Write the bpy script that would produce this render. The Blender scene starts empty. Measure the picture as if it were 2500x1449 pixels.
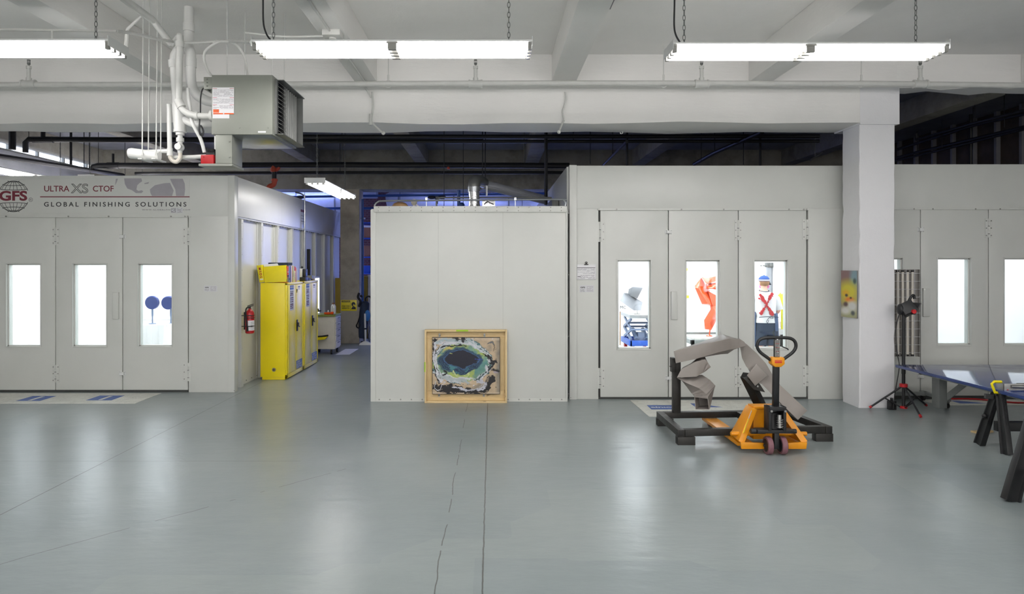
import bpy, bmesh, math, random
import numpy as np
from mathutils import Vector, Matrix
random.seed(7)
R = math.radians
SC = bpy.context.scene
COL = SC.collection
# ------------------------------------------------------------------ camera, world, exposure
cd = bpy.data.cameras.new('camera'); CAM = bpy.data.objects.new('camera', cd); COL.objects.link(CAM)
CAM.location = (0, 0, 1.95); CAM.rotation_euler = (R(90), 0, 0)
cd.sensor_width = 36; cd.lens = 24.0; cd.shift_x = 0.02; cd.shift_y = -0.031
cd.clip_start = 0.05; cd.clip_end = 200
SC.camera = CAM
w = bpy.data.worlds.new('world'); SC.world = w; w.use_nodes = True
w.node_tree.nodes['Background'].inputs[0].default_value = (0.8, 0.9, 1, 1)
w.node_tree.nodes['Background'].inputs[1].default_value = 0.05
SC.view_settings.view_transform = 'Standard'; SC.view_settings.look = 'None'
SC.view_settings.exposure = 0.14; SC.view_settings.gamma = 1.0; SC.view_settings.use_curve_mapping = False
SC.cycles.max_bounces = 7; SC.cycles.diffuse_bounces = 4; SC.cycles.glossy_bounces = 3
E_TUBE = 25.0       # fluorescent tubes of the hanging fixtures
E_BOOTH = 8.5       # light panels in the spray booths
E_DAY = 3.0         # daylight in the added windows behind the viewer
E_BLUE = 6.0        # bluish daylight in the added rear windows

# ------------------------------------------------------------------ materials
def lin(c):
    return tuple(((v/255)/12.92 if v/255 <= .04045 else ((v/255+.055)/1.055)**2.4) for v in c)
class NT:
    def __init__(s, name):
        s.m = bpy.data.materials.new(name); s.m.use_nodes = True
        s.t = s.m.node_tree; s.b = s.t.nodes['Principled BSDF']; s.o = s.t.nodes['Material Output']
    def n(s, typ, **kw):
        x = s.t.nodes.new(typ)
        for k, v in kw.items():
            if k in x.inputs.keys() if hasattr(x.inputs, 'keys') else False: x.inputs[k].default_value = v
            else: setattr(x, k, v)
        return x
    def l(s, a, b): s.t.links.new(a, b)
    def math(s, op, a, b=None, c=None):
        x = s.t.nodes.new('ShaderNodeMath'); x.operation = op
        for i, v in enumerate((a, b, c)):
            if v is None: continue
            if hasattr(v, 'default_value'): s.l(v, x.inputs[i])
            else: x.inputs[i].default_value = v
        return x.outputs[0]
    def mix(s, f, a, b):
        x = s.t.nodes.new('ShaderNodeMix'); x.data_type = 'RGBA'
        for sock, v in ((x.inputs[0], f), (x.inputs[6], a), (x.inputs[7], b)):
            if hasattr(v, 'default_value'): s.l(v, sock)
            elif isinstance(v, tuple): sock.default_value = (*v[:3], 1)
            else: sock.default_value = v
        return x.outputs[2]
    def ramp(s, f, stops):
        x = s.t.nodes.new('ShaderNodeValToRGB'); s.l(f, x.inputs[0]); e = x.color_ramp.elements
        while len(e) < len(stops): e.new(0.5)
        for q, (p, c) in zip(e, stops): q.position = p; q.color = (*c, 1) if len(c) == 3 else c
        return x.outputs[0]
    def noise(s, scale, detail=3, rough=.5, vec=None, dist=0):
        x = s.t.nodes.new('ShaderNodeTexNoise'); x.inputs['Scale'].default_value = scale
        x.inputs['Detail'].default_value = detail; x.inputs['Roughness'].default_value = rough; x.inputs['Distortion'].default_value = dist
        if vec is None:
            if not hasattr(s, 'tc'): s.tc = s.t.nodes.new('ShaderNodeTexCoord')
            vec = s.tc.outputs['Object']
        s.l(vec, x.inputs['Vector']); return x.outputs[0]
    def bump(s, h, strength=.2, dist=.01):
        x = s.t.nodes.new('ShaderNodeBump'); x.inputs['Strength'].default_value = strength; x.inputs['Distance'].default_value = dist
        s.l(h, x.inputs['Height']); s.l(x.outputs[0], s.b.inputs['Normal'])
def M(name, c, rough=.5, metal=0, var=.06, vs=6, bump=0, bs=40, coat=0, spec=.5, crough=.03):
    """painted / plain surface with a little procedural unevenness"""
    t = NT(name); c = lin(c)
    f = t.noise(vs, 4, .55)
    lo = tuple(v*(1-var) for v in c); hi = tuple(min(1, v*(1+var)) for v in c)
    t.l(t.ramp(f, [(.3, lo), (.7, hi)]), t.b.inputs['Base Color'])
    t.b.inputs['Metallic'].default_value = metal; t.b.inputs['Specular IOR Level'].default_value = spec
    rr = t.math('MULTIPLY_ADD', t.noise(vs*2.3, 2), .16, rough-.08); t.l(rr, t.b.inputs['Roughness'])
    if coat: t.b.inputs['Coat Weight'].default_value = coat; t.b.inputs['Coat Roughness'].default_value = crough
    if bump: t.bump(t.noise(bs, 4, .6), bump, .01)
    return t.m
def EM(name, c, s):
    t = NT(name); t.b.inputs['Base Color'].default_value = (*lin(c), 1)
    t.b.inputs['Emission Color'].default_value = (*lin(c), 1); t.b.inputs['Emission Strength'].default_value = s
    return t.m
def GL(name, tint=(245, 250, 250), refl=.08):
    t = NT(name); tr = t.n('ShaderNodeBsdfTransparent'); gl = t.n('ShaderNodeBsdfGlossy')
    tr.inputs[0].default_value = (*lin(tint), 1); gl.inputs['Roughness'].default_value = .02
    mx = t.n('ShaderNodeMixShader'); lw = t.n('ShaderNodeLayerWeight'); lw.inputs[0].default_value = .25
    t.l(t.math('MULTIPLY_ADD', lw.outputs['Fresnel'], .5, refl*.4), mx.inputs[0])
    t.l(tr.outputs[0], mx.inputs[1]); t.l(gl.outputs[0], mx.inputs[2]); t.l(mx.outputs[0], t.o.inputs[0]); return t.m

def floor_mat():
    t = NT('floor_epoxy'); geo = t.n('ShaderNodeNewGeometry')
    class _TC: outputs = {'Object': geo.outputs['Position']}
    tc = t.tc = _TC
    sp = t.n('ShaderNodeSeparateXYZ'); t.l(tc.outputs['Object'], sp.inputs[0]); X, Y = sp.outputs[0], sp.outputs[1]
    big = t.noise(.55, 4, .55); fine = t.noise(7, 5, .65)
    c = t.ramp(big, [(.3, lin((126, 136, 137))), (.52, lin((136, 145, 146))), (.72, lin((144, 152, 152)))])
    # roller-applied repaint patches: straight-edged, slightly different grey
    vor = t.n('ShaderNodeTexVoronoi', distance='CHEBYCHEV'); vor.inputs['Scale'].default_value = .6; t.l(tc.outputs['Object'], vor.inputs['Vector'])
    sv = t.n('ShaderNodeSeparateColor'); t.l(vor.outputs['Color'], sv.inputs[0])
    patch = t.math('GREATER_THAN', sv.outputs[0], .72)
    c = t.mix(t.math('MULTIPLY', patch, .3), c, lin((150, 158, 155)))
    c = t.mix(t.math('MULTIPLY', t.math('SUBTRACT', fine, .3), .25), c, lin((112, 123, 122)))
    wob = t.math('MULTIPLY', t.math('SUBTRACT', t.noise(1.5, 3), .5), .05)
    wob2 = t.math('MULTIPLY', t.math('SUBTRACT', t.noise(9, 4), .5), .012)
    Xw = t.math('ADD', t.math('ADD', X, wob), wob2)
    def line(coord, at, w):
        return t.math('LESS_THAN', t.math('ABSOLUTE', t.math('SUBTRACT', coord, at)), w)
    brk = t.math('GREATER_THAN', t.noise(2.2, 2), .42)
    l1 = line(t.math('ADD', X, wob2), -.055, .005)
    l2 = t.math('MULTIPLY', line(Xw, -.34, .004), brk)
    l3 = line(t.math('ADD', X, t.math('MULTIPLY', wob2, .3)), -3.84, .006)
    l4 = t.math('MULTIPLY', line(t.math('ADD', Y, t.math('MULTIPLY', wob2, .4)), 6.8, .004), t.math('LESS_THAN', X, -1.9))
    # hairline crack running diagonally
    dg = t.math('ADD', t.math('ADD', Y, t.math('MULTIPLY', X, -1.15)), t.math('MULTIPLY', wob, 3))
    l5 = t.math('MULTIPLY', t.math('MULTIPLY', line(dg, 8.15, .006), brk), t.math('LESS_THAN', X, -1.2))
    ls = t.math('MINIMUM', t.math('ADD', t.math('ADD', l1, l3), t.math('ADD', l2, t.math('ADD', l4, l5))), 1)
    c = t.mix(t.math('MULTIPLY', ls, .75), c, lin((62, 60, 54)))
    # pale scuffs
    mp = t.n('ShaderNodeMapping'); mp.inputs['Scale'].default_value = (.6, 5, 1); t.l(tc.outputs['Object'], mp.inputs[0])
    sc = t.ramp(t.noise(3.0, 6, .75, mp.outputs[0]), [(.74, (0, 0, 0)), (.88, (1, 1, 1))])
    if 1: c = t.mix(t.math('MULTIPLY', sc, .2), c, lin((178, 182, 178)))
    t.l(c, t.b.inputs['Base Color'])
    t.l(t.math('MULTIPLY_ADD', t.noise(1.3, 5, .6), .08, .255), t.b.inputs['Roughness'])
    t.b.inputs['Specular IOR Level'].default_value = .42
    mp2 = t.n('ShaderNodeMapping'); mp2.inputs['Scale'].default_value = (1, 2.2, 1); t.l(tc.outputs['Object'], mp2.inputs[0])
    h = t.math('ADD', t.math('MULTIPLY', t.noise(3.2, 3, .5, mp2.outputs[0]), 1.0), t.math('MULTIPLY', t.noise(26, 3, .6), .12))
    h = t.math('SUBTRACT', h, t.math('MULTIPLY', ls, .3))
    t.bump(h, .2, .02)
    return t.m
def concrete_mat(name, c, var=.1, crack=True, rough=.75, bump=.35, stain=None, sq=(1, 1, 5)):
    t = NT(name); c = lin(c); f = t.noise(.9, 6, .6)
    col = t.ramp(f, [(.25, tuple(v*(1-var) for v in c)), (.75, tuple(min(1, v*(1+var*.6)) for v in c))])
    mp = t.n('ShaderNodeMapping'); mp.inputs['Scale'].default_value = sq; t.l(t.tc.outputs['Object'], mp.inputs[0])
    h = t.math('ADD', t.noise(5, 6, .65, mp.outputs[0]), t.math('MULTIPLY', t.noise(40, 3, .7), .25))
    if crack:   # pits and chips showing darker concrete
        pit = t.ramp(t.noise(9, 8, .8), [(.70, (0, 0, 0)), (.76, (1, 1, 1))])
        col = t.mix(t.math('MULTIPLY', pit, .55), col, lin((96, 94, 88)))
        h = t.math('SUBTRACT', h, t.math('MULTIPLY', pit, .6))
    if stain:
        s2 = t.ramp(t.noise(1.7, 6, .7), [(.45, (0, 0, 0)), (.65, (1, 1, 1))]); col = t.mix(t.math('MULTIPLY', s2, .6), col, lin(stain))
    t.l(col, t.b.inputs['Base Color']); t.b.inputs['Roughness'].default_value = rough; t.bump(h, bump, .012); return t.m
def brick_mat():
    t = NT('brick_red'); tc = t.n('ShaderNodeTexCoord'); mp = t.n('ShaderNodeMapping'); mp.inputs['Rotation'].default_value = (R(90), 0, 0)
    t.l(tc.outputs['Object'], mp.inputs[0]); b = t.n('ShaderNodeTexBrick'); t.l(mp.outputs[0], b.inputs['Vector'])
    b.inputs['Color1'].default_value = (*lin((120, 70, 62)), 1); b.inputs['Color2'].default_value = (*lin((92, 56, 54)), 1)
    b.inputs['Mortar'].default_value = (*lin((130, 122, 116)), 1); b.inputs['Scale'].default_value = 4; b.inputs['Mortar Size'].default_value = .015
    t.l(b.outputs[0], t.b.inputs['Base Color']); t.b.inputs['Roughness'].default_value = .85; return t.m
def wood_mat(name, a, b, scale=(1, 14, 14)):
    t = NT(name); tc = t.n('ShaderNodeTexCoord'); t.tc = tc; mp = t.n('ShaderNodeMapping'); mp.inputs['Scale'].default_value = scale
    t.l(tc.outputs['Object'], mp.inputs[0]); f = t.noise(2.5, 6, .6, mp.outputs[0], 1.2)
    c = t.ramp(f, [(.3, lin(a)), (.7, lin(b))])
    kn = t.ramp(t.noise(6, 1, .4), [(.71, (0, 0, 0)), (.76, (1, 1, 1))]); c = t.mix(t.math('MULTIPLY', kn, .7), c, lin((116, 80, 48)))
    t.l(c, t.b.inputs['Base Color']); t.b.inputs['Roughness'].default_value = .6; t.bump(f, .15, .004); return t.m
def attr_mat(name, rough=.5, bump=0):
    t = NT(name); a = t.n('ShaderNodeVertexColor'); a.layer_name = 'paint'
    t.l(a.outputs[0], t.b.inputs['Base Color']); t.b.inputs['Roughness'].default_value = rough
    if bump: t.bump(t.noise(60, 4, .6), bump, .004)
    return t.m
def paper_mat():
    t = NT('masking_paper'); f = t.noise(2.2, 6, .7, None, 1.5)
    c = t.ramp(f, [(.3, lin((196, 196, 188))), (.7, lin((222, 222, 214)))])
    cr = t.ramp(t.noise(3.1, 5, .6, None, 2.5), [(.485, (0, 0, 0)), (.5, (1, 1, 1)), (.515, (0, 0, 0))])
    c = t.mix(t.math('MULTIPLY', cr, .5), c, lin((150, 150, 142)))
    t.l(c, t.b.inputs['Base Color']); t.b.inputs['Roughness'].default_value = .6; t.bump(t.math('ADD', f, cr), .3, .006); return t.m

K = {}
K['floor'] = floor_mat()
K['ceil'] = concrete_mat('white_painted_concrete', (239, 238, 235), .05)
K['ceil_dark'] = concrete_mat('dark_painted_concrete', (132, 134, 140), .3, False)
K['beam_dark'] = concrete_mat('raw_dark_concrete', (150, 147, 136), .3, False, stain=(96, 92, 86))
K['col'] = concrete_mat('white_painted_column', (234, 234, 236), .04, True, .6, .5, None, (1.2, 1.2, .8))
K['rawcol'] = concrete_mat('raw_concrete_column', (184, 176, 160), .2, False, .8, .4, (136, 126, 110))
K['brick'] = brick_mat()
K['wall'] = concrete_mat('white_painted_wall', (200, 201, 197), .05)
K['darkwall'] = M('dark_board', (74, 63, 54), .8, 0, .3, 3)
K['booth'] = M('booth_white_enamel', (205, 207, 202), .34, 0, .02, 2, spec=.5)
K['booth_side'] = M('booth_side_enamel', (208, 209, 206), .36, 0, .02, 2, spec=.6)
K['booth_in'] = M('booth_interior_white', (236, 236, 238), .4, 0, .01, 3)
K['seam'] = M('dark_gasket', (62, 64, 62), .7)
K['trimgrey'] = M('grey_joint', (184, 186, 182), .5)
K['bolt'] = M('steel_bolt', (150, 150, 146), .35, .8)
K['glass'] = GL('clear_glass')
K['tube'] = EM('lit_fluorescent_tube', (255, 251, 250), E_TUBE)
K['added_blue_tube'] = EM('added_blueish_tube_glow', (160, 176, 255), 26.0)
K['panel_light'] = EM('booth_light_panel', (250, 250, 255), E_BOOTH)
K['added_blue_day'] = EM('added_rear_window_glow', (150, 168, 255), E_BLUE)
K['side_lit'] = EM('lit_side_window', (246, 250, 252), 1.0)
K['added_front_day'] = EM('added_front_window_glow', (255, 251, 250), E_DAY)
K['white_day'] = EM('side_window_daylight', (226, 236, 255), 3.0)
K['white_paint'] = M('white_enamel', (214, 216, 214), .35, 0, .02, 5)
K['white_pipe'] = M('white_painted_pipe', (206, 207, 203), .45, 0, .04, 8, .08, 30)
K['pvc'] = M('white_pvc', (222, 223, 220), .35, 0, .02)
K['heater'] = M('grey_enamel_sheet', (138, 141, 133), .42, .2, .05, 3)
K['galv'] = M('galvanised_sheet', (168, 172, 176), .32, .85, .12, 5)
K['duct'] = M('duct_sheet', (178, 181, 188), .5, .35, .08, 5)
K['aisle_tube'] = EM('lit_aisle_tube', (255, 252, 250), 20.0)
K['galv_dull'] = M('dull_galvanised', (120, 122, 120), .5, .6, .1, 5)
K['foil'] = M('crinkled_foil', (205, 206, 208), .22, .95, .06, 5, .6, 16)
K['steel'] = M('bare_steel', (164, 164, 162), .35, .9, .08)
K['darksteel'] = M('mill_scale_steel', (58, 57, 55), .45, .55, .25, 5, .1, 30)
K['black'] = M('black_plastic', (28, 29, 31), .45, 0, .1)
K['blackpipe'] = M('black_painted_pipe', (24, 25, 28), .5, 0, .15)
K['rod'] = M('dark_rod', (44, 45, 48), .5, .4)
K['red'] = M('red_enamel', (172, 20, 26), .34, 0, .06)
K['redplastic'] = M('red_plastic', (196, 34, 40), .4)
K['orangefit'] = M('orange_red_fitting', (176, 66, 40), .5)
K['yellow'] = M('yellow_enamel', (246, 224, 4), .34, 0, .03, 3, coat=.15, spec=.6, crough=.3)
K['yellow_board'] = M('yellow_board', (168, 142, 44), .55, 0, .06)
K['ybinder'] = M('yellow_binder_vinyl', (232, 214, 10), .4)
K['paper'] = M('white_paper', (228, 228, 230), .6, 0, .02)
K['label'] = M('printed_label', (206, 207, 210), .5, 0, .03)
K['ink'] = M('dark_ink', (52, 52, 54), .6)
K['greyink'] = M('grey_ink', (128, 128, 132), .6)
K['maroon'] = M('maroon_ink', (118, 42, 56), .5)
K['signblue'] = M('blue_ink', (62, 92, 160), .5)
K['lavender'] = M('lavender_ink', (163, 160, 166), .5)
K['orangeink'] = M('orange_ink', (222, 92, 30), .5)
K['redink'] = M('red_ink', (184, 32, 40), .5)
K['navy'] = M('navy_cloth', (40, 52, 72), .8, 0, .1)
K['bluepipe'] = M('blue_painted_pipe', (34, 72, 140), .45)
K['bluesteel'] = M('blue_enamel_steel', (38, 84, 176), .4)
K['bluegrey'] = M('blue_grey_steel', (112, 128, 156), .45, .2)
K['truck'] = M('amber_yellow_enamel', (226, 148, 16), .35, 0, .05)
K['tyre'] = M('maroon_polyurethane', (128, 88, 96), .5)
K['taupe'] = M('primer_grey_steel', (146, 140, 135), .48, .25, .06, 4)
K['orange'] = M('glossy_orange_paint', (240, 84, 24), .18, 0, .03, coat=.4)
K['lampgrey'] = M('grey_lamp_reflector', (134, 131, 127), .6)
K['silverart'] = M('pale_grey_steel', (118, 120, 124), .35, .5, .06)
K['pine'] = wood_mat('pine_board', (206, 178, 128), (224, 200, 152), (2, 14, 14))
K['pine_v'] = wood_mat('pine_upright', (204, 178, 130), (222, 198, 150), (14, 14, 2))
K['green_tape'] = M('green_tape', (158, 196, 40), .5)
K['cream'] = M('cream_laminate', (216, 210, 198), .45)
K['greentop'] = M('green_worktop', (128, 140, 58), .5)
K['cardboard'] = M('brown_cardboard', (150, 104, 78), .75)
K['tabletop'] = M('blue_glossy_lacquer', (40, 60, 118), .08, 0, .06, 3, .06, 5, 0, .5)
K['tablegrey'] = M('grey_enamel_leg', (132, 136, 134), .4, .1)
K['masking'] = paper_mat()
K['sky_blue'] = M('light_blue_plastic', (50, 120, 190), .5)
K['skin'] = M('skin', (222, 172, 150), .55, 0, .06)
K['hair'] = M('light_brown_hair', (150, 112, 78), .7, 0, .15, 40)
K['tee'] = M('white_cotton', (226, 226, 228), .85, 0, .03, 12, .15, 12)
K['apron'] = M('blue_denim', (76, 94, 128), .85, 0, .08, 10, .15, 14)
K['cap'] = M('blue_cap', (34, 78, 150), .75)
K['pink'] = M('pink_filter', (232, 120, 190), .6)
K['plasticfilm'] = M('white_poly_sheet', (230, 230, 232), .35, 0, .02, 3, .5, 5)
K['pinkfilm'] = M('pinkish_poly_sheet', (226, 214, 214), .4, 0, .03, 3, .5, 5)
K['amber_tape'] = M('yellow_poly', (236, 232, 60), .5)
K['violet'] = M('violet_blue_metallic', (62, 74, 130), .34, .5)
K['rubber'] = M('black_rubber', (30, 30, 30), .7)  # also the dark patches on the stand's tube ends
K['lens'] = M('work_light_grille', (60, 60, 62), .4, .3)
K['goldfit'] = M('brass', (120, 104, 70), .4, .6)
K['tanfoam'] = M('tan_wrap', (168, 132, 92), .7, 0, .15, 8, .4, 12)

# ------------------------------------------------------------------ geometry helpers
def P(px, py, Y): return Vector(((px-1200)/1667*Y, Y, 1.95-(py-647)/1667*Y))
def base(o):
    v = Vector((0, 0, 0))
    while o is not None: v += o.location; o = o.parent
    return v
def link(name, me, parent=None, loc=(0, 0, 0)):
    o = bpy.data.objects.new(name, me); COL.objects.link(o); o.parent = parent; o.location = loc; return o
def tag(o, label=None, cat=None, group=None, kind=None):
    if label: o['label'] = label
    if cat: o['category'] = cat
    if group: o['group'] = group
    if kind: o['kind'] = kind
    return o
def thing(name, label, cat, loc=(0, 0, 0), group=None, rz=0):
    o = bpy.data.objects.new(name, None); COL.objects.link(o); o.empty_display_size = .1
    o.location = loc; o.rotation_euler.z = rz; return tag(o, label, cat, group)
def copy_tree(o, parent=None):
    c = o.copy(); COL.objects.link(c); c.parent = parent
    for ch in list(o.children): copy_tree(ch, c)
    return c
class MB:
    def __init__(s): s.v, s.f, s.m, s.k = [], [], [], 0
    def add(s, vs, fs):
        b = len(s.v); s.v += [Vector(q) for q in vs]; s.f += [tuple(i+b for i in f) for f in fs]; s.m += [s.k]*len(fs); return s
    def mat(s, k): s.k = k; return s
    def box(s, x0, x1, y0, y1, z0, z1):
        x0, x1 = min(x0, x1), max(x0, x1); y0, y1 = min(y0, y1), max(y0, y1); z0, z1 = min(z0, z1), max(z0, z1)
        return s.add([(x0,y0,z0),(x1,y0,z0),(x1,y1,z0),(x0,y1,z0),(x0,y0,z1),(x1,y0,z1),(x1,y1,z1),(x0,y1,z1)],
            [(0,3,2,1),(4,5,6,7),(0,1,5,4),(1,2,6,5),(2,3,7,6),(3,0,4,7)])
    def bar(s, p, q, w, h, up=(0, 0, 1)):
        p, q = Vector(p), Vector(q); d = (q-p).normalized(); u = Vector(up)
        if abs(d.dot(u)) > .98: u = Vector((0, 1, 0))
        a = d.cross(u).normalized(); b = a.cross(d).normalized()
        vs = [e + a*sx*w/2 + b*sz*h/2 for e in (p, q) for sx, sz in ((-1,-1),(1,-1),(1,1),(-1,1))]
        return s.add(vs, [(3,2,1,0),(4,5,6,7),(0,1,5,4),(1,2,6,5),(2,3,7,6),(3,0,4,7)])
    def tube(s, pts, r, n=10, closed=False, caps=True, flat=1.0):
        pts = [Vector(p) for p in pts]; N = len(pts)
        rs = r if isinstance(r, (list, tuple)) else [r]*N
        tans = []
        for i in range(N):
            a = pts[(i-1) % N] if (closed or i > 0) else pts[i]; b = pts[(i+1) % N] if (closed or i < N-1) else pts[i]
            d = b-a; tans.append(d.normalized() if d.length > 1e-9 else Vector((0, 0, 1)))
        u = Vector((0, 0, 1)) if abs(tans[0].z) < .9 else Vector((1, 0, 0))
        nrm = tans[0].cross(u).normalized(); vs = []
        for i in range(N):
            t = tans[i]; nrm = (nrm - t*nrm.dot(t)).normalized(); bn = t.cross(nrm)
            for j in range(n):
                a = 2*math.pi*j/n; vs.append(pts[i] + nrm*math.cos(a)*rs[i] + bn*math.sin(a)*rs[i]*flat)
        fs = []
        for i in range(N if closed else N-1):
            k = (i+1) % N
            for j in range(n): fs.append((i*n+j, i*n+(j+1) % n, k*n+(j+1) % n, k*n+j))
        if not closed and caps: fs += [tuple(range(n-1, -1, -1)), tuple(range((N-1)*n, N*n))]
        return s.add(vs, fs)
    def cyl(s, p, q, r, n=14, r2=None): return s.tube([p, q], [r, r if r2 is None else r2], n)
    def loft(s, secs, caps=True, closed=True):
        n = len(secs[0]); vs = [p for q in secs for p in q]; fs = []
        for i in range(len(secs)-1):
            for j in range(n if closed else n-1): fs.append((i*n+j, i*n+(j+1) % n, (i+1)*n+(j+1) % n, (i+1)*n+j))
        if caps: fs += [tuple(range(n-1, -1, -1)), tuple(range((len(secs)-1)*n, len(secs)*n))]
        return s.add(vs, fs)
    def prism(s, poly, d):
        d = Vector(d); poly = [Vector(p) for p in poly]; return s.loft([poly, [p+d for p in poly]])
    def lathe(s, prof, c=(0, 0, 0), n=24, axis='z'):
        secs = []
        for r, z in prof:
            q = []
            for j in range(n):
                a = 2*math.pi*j/n; x, y = r*math.cos(a), r*math.sin(a)
                v = {'z': (x, y, z), 'x': (z, x, y), 'y': (x, -z, y)}[axis]; q.append(Vector(v)+Vector(c))
            secs.append(q)
        return s.loft(secs)
    def ball(s, c, r, nu=16, nv=10):
        r = r if isinstance(r, (tuple, list)) else (r, r, r); secs = []
        for i in range(nv+1):
            p = math.pi*i/nv; q = max(math.sin(p), .01)
            secs.append([Vector((c[0]+r[0]*q*math.cos(2*math.pi*j/nu), c[1]+r[1]*q*math.sin(2*math.pi*j/nu), c[2]-r[2]*math.cos(p))) for j in range(nu)])
        return s.loft(secs)
    def chain(s, p, q, pitch=.045, r=.0035, w=.012):
        p, q = Vector(p), Vector(q); L = (q-p).length; n = max(1, int(L/pitch)); d = (q-p)/n
        for i in range(n):
            c = p + d*(i+.5); side = Vector((1, 0, 0)) if i % 2 else Vector((0, 1, 0)); dn = d.normalized(); h = d.length*.62
            loop = []
            for a in range(10):
                t = 2*math.pi*a/10; loop.append(c + dn*math.sin(t)*h + side*math.cos(t)*w)
            s.tube(loop, r, 5, True)
        return s
    def build(s, name, mats, parent=None, bev=0, world=True, smooth=35, sub=0):
        me = bpy.data.meshes.new(name); off = base(parent) if (world and parent is not None) else Vector((0, 0, 0))
        loc = Vector((0, 0, 0))
        if parent is None and world:
            lo = [min(v[i] for v in s.v) for i in range(3)]; hi = [max(v[i] for v in s.v) for i in range(3)]
            loc = Vector(((lo[0]+hi[0])/2, (lo[1]+hi[1])/2, lo[2])); off = loc
        me.from_pydata([v-off for v in s.v], [], s.f)
        for m in (mats if isinstance(mats, (list, tuple)) else [mats]): me.materials.append(K[m])
        me.polygons.foreach_set('material_index', s.m)
        bm = bmesh.new(); bm.from_mesh(me)
        bmesh.ops.recalc_face_normals(bm, faces=bm.faces)
        if bev:
            es = [e for e in bm.edges if len(e.link_faces) == 2 and e.calc_face_angle(0) > R(40)]
            bmesh.ops.bevel(bm, geom=es, offset=bev, segments=2, affect='EDGES', profile=.6, clamp_overlap=True)
        bm.to_mesh(me); bm.free()
        if smooth:
            me.polygons.foreach_set('use_smooth', [True]*len(me.polygons)); me.set_sharp_from_angle(angle=R(smooth))
        o = link(name, me, parent, loc)
        if sub:
            md = o.modifiers.new('sub', 'SUBSURF'); md.levels = sub; md.render_levels = sub
        return o
def arc(c, r, a0, a1, n=8, plane='xz'):
    out = []
    for i in range(n+1):
        a = R(a0+(a1-a0)*i/n); x, y = r*math.cos(a), r*math.sin(a)
        out.append(Vector(c)+Vector({'xz': (x, 0, y), 'xy': (x, y, 0), 'yz': (0, x, y)}[plane]))
    return out
def smooth_path(pts, n=6):
    """Catmull-Rom through the points"""
    pts = [Vector(p) for p in pts]; out = []
    for i in range(len(pts)-1):
        p0, p1, p2, p3 = pts[max(i-1, 0)], pts[i], pts[i+1], pts[min(i+2, len(pts)-1)]
        for k in range(n):
            t = k/n; out.append(.5*((2*p1)+(p2-p0)*t+(2*p0-5*p1+4*p2-p3)*t*t+(3*p1-p0-3*p2+p3)*t**3))
    return out+[pts[-1]]
FACE = {'front': Matrix(((1,0,0),(0,0,-1),(0,1,0))), 'right': Matrix(((0,0,1),(1,0,0),(0,1,0))), 'up': Matrix(((1,0,0),(0,1,0),(0,0,1)))}
def text(name, body, m, parent, loc, size, face='front', align='CENTER', xs=1, space=1, outline=0, bold=0, ext=.0008, rot=None, world=True):
    cu = bpy.data.curves.new(name, 'FONT'); cu.body = body; cu.size = 1; cu.align_x = align; cu.align_y = 'CENTER'; cu.space_character = space
    if outline: cu.fill_mode = 'NONE'; cu.bevel_depth = outline/size; cu.bevel_resolution = 0
    else:
        cu.extrude = ext/size; cu.offset = bold
    cu.resolution_u = 4
    ob = bpy.data.objects.new(name, cu); COL.objects.link(ob); dg = bpy.context.evaluated_depsgraph_get()
    me = bpy.data.meshes.new_from_object(ob.evaluated_get(dg)); bpy.data.objects.remove(ob)
    mt = (rot if rot is not None else FACE[face]).to_4x4() @ Matrix.Diagonal((size*xs, size, size, 1))
    off = base(parent) if (parent is not None and world) else Vector((0, 0, 0))
    me.transform(Matrix.Translation(Vector(loc)-off) @ mt); me.materials.clear(); me.materials.append(K[m])
    return link(name, me, parent)
def scribble(mb, x0, x1, z0, z1, y, rows, seed=0, face='front', x=0):
    """rows of tiny unreadable print on a label, as thin raised strips"""
    rnd = random.Random(seed); h = (z1-z0)/rows
    for i in range(rows):
        zc = z1-h*(i+.5); q = x0
        while q < x1-(x1-x0)*.05:
            ww = (x1-x0)*rnd.uniform(.08, .3); e = min(q+ww, x1)
            if rnd.random() < .85:
                if face == 'front': mb.box(q, e, y-.0012, y, zc-h*.2, zc+h*.2)
                else: mb.box(x, x+.0012, q, e, zc-h*.2, zc+h*.2)
            q = e+(x1-x0)*.03
def color_grid(name, W, H, img, mats, parent, origin, ux, uy, thick=None):
    """a flat painted surface: one vertex colour per cell corner"""
    h, w = img.shape[:2]; vs = []; fs = []
    for j in range(h):
        for i in range(w): vs.append(Vector(origin)+Vector(ux)*(W*i/(w-1))+Vector(uy)*(H*j/(h-1)))
    for j in range(h-1):
        for i in range(w-1): fs.append((j*w+i, j*w+i+1, (j+1)*w+i+1, (j+1)*w+i))
    off = base(parent); me = bpy.data.meshes.new(name); me.from_pydata([v-off for v in vs], [], fs)
    ca = me.color_attributes.new('paint', 'FLOAT_COLOR', 'POINT')
    rgb = img/255.; l = np.where(rgb <= .04045, rgb/12.92, ((rgb+.055)/1.055)**2.4)
    ca.data.foreach_set('color', np.concatenate([l, np.ones((h, w, 1))], 2).astype(np.float32).ravel())
    me.materials.append(mats); return link(name, me, parent)

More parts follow.
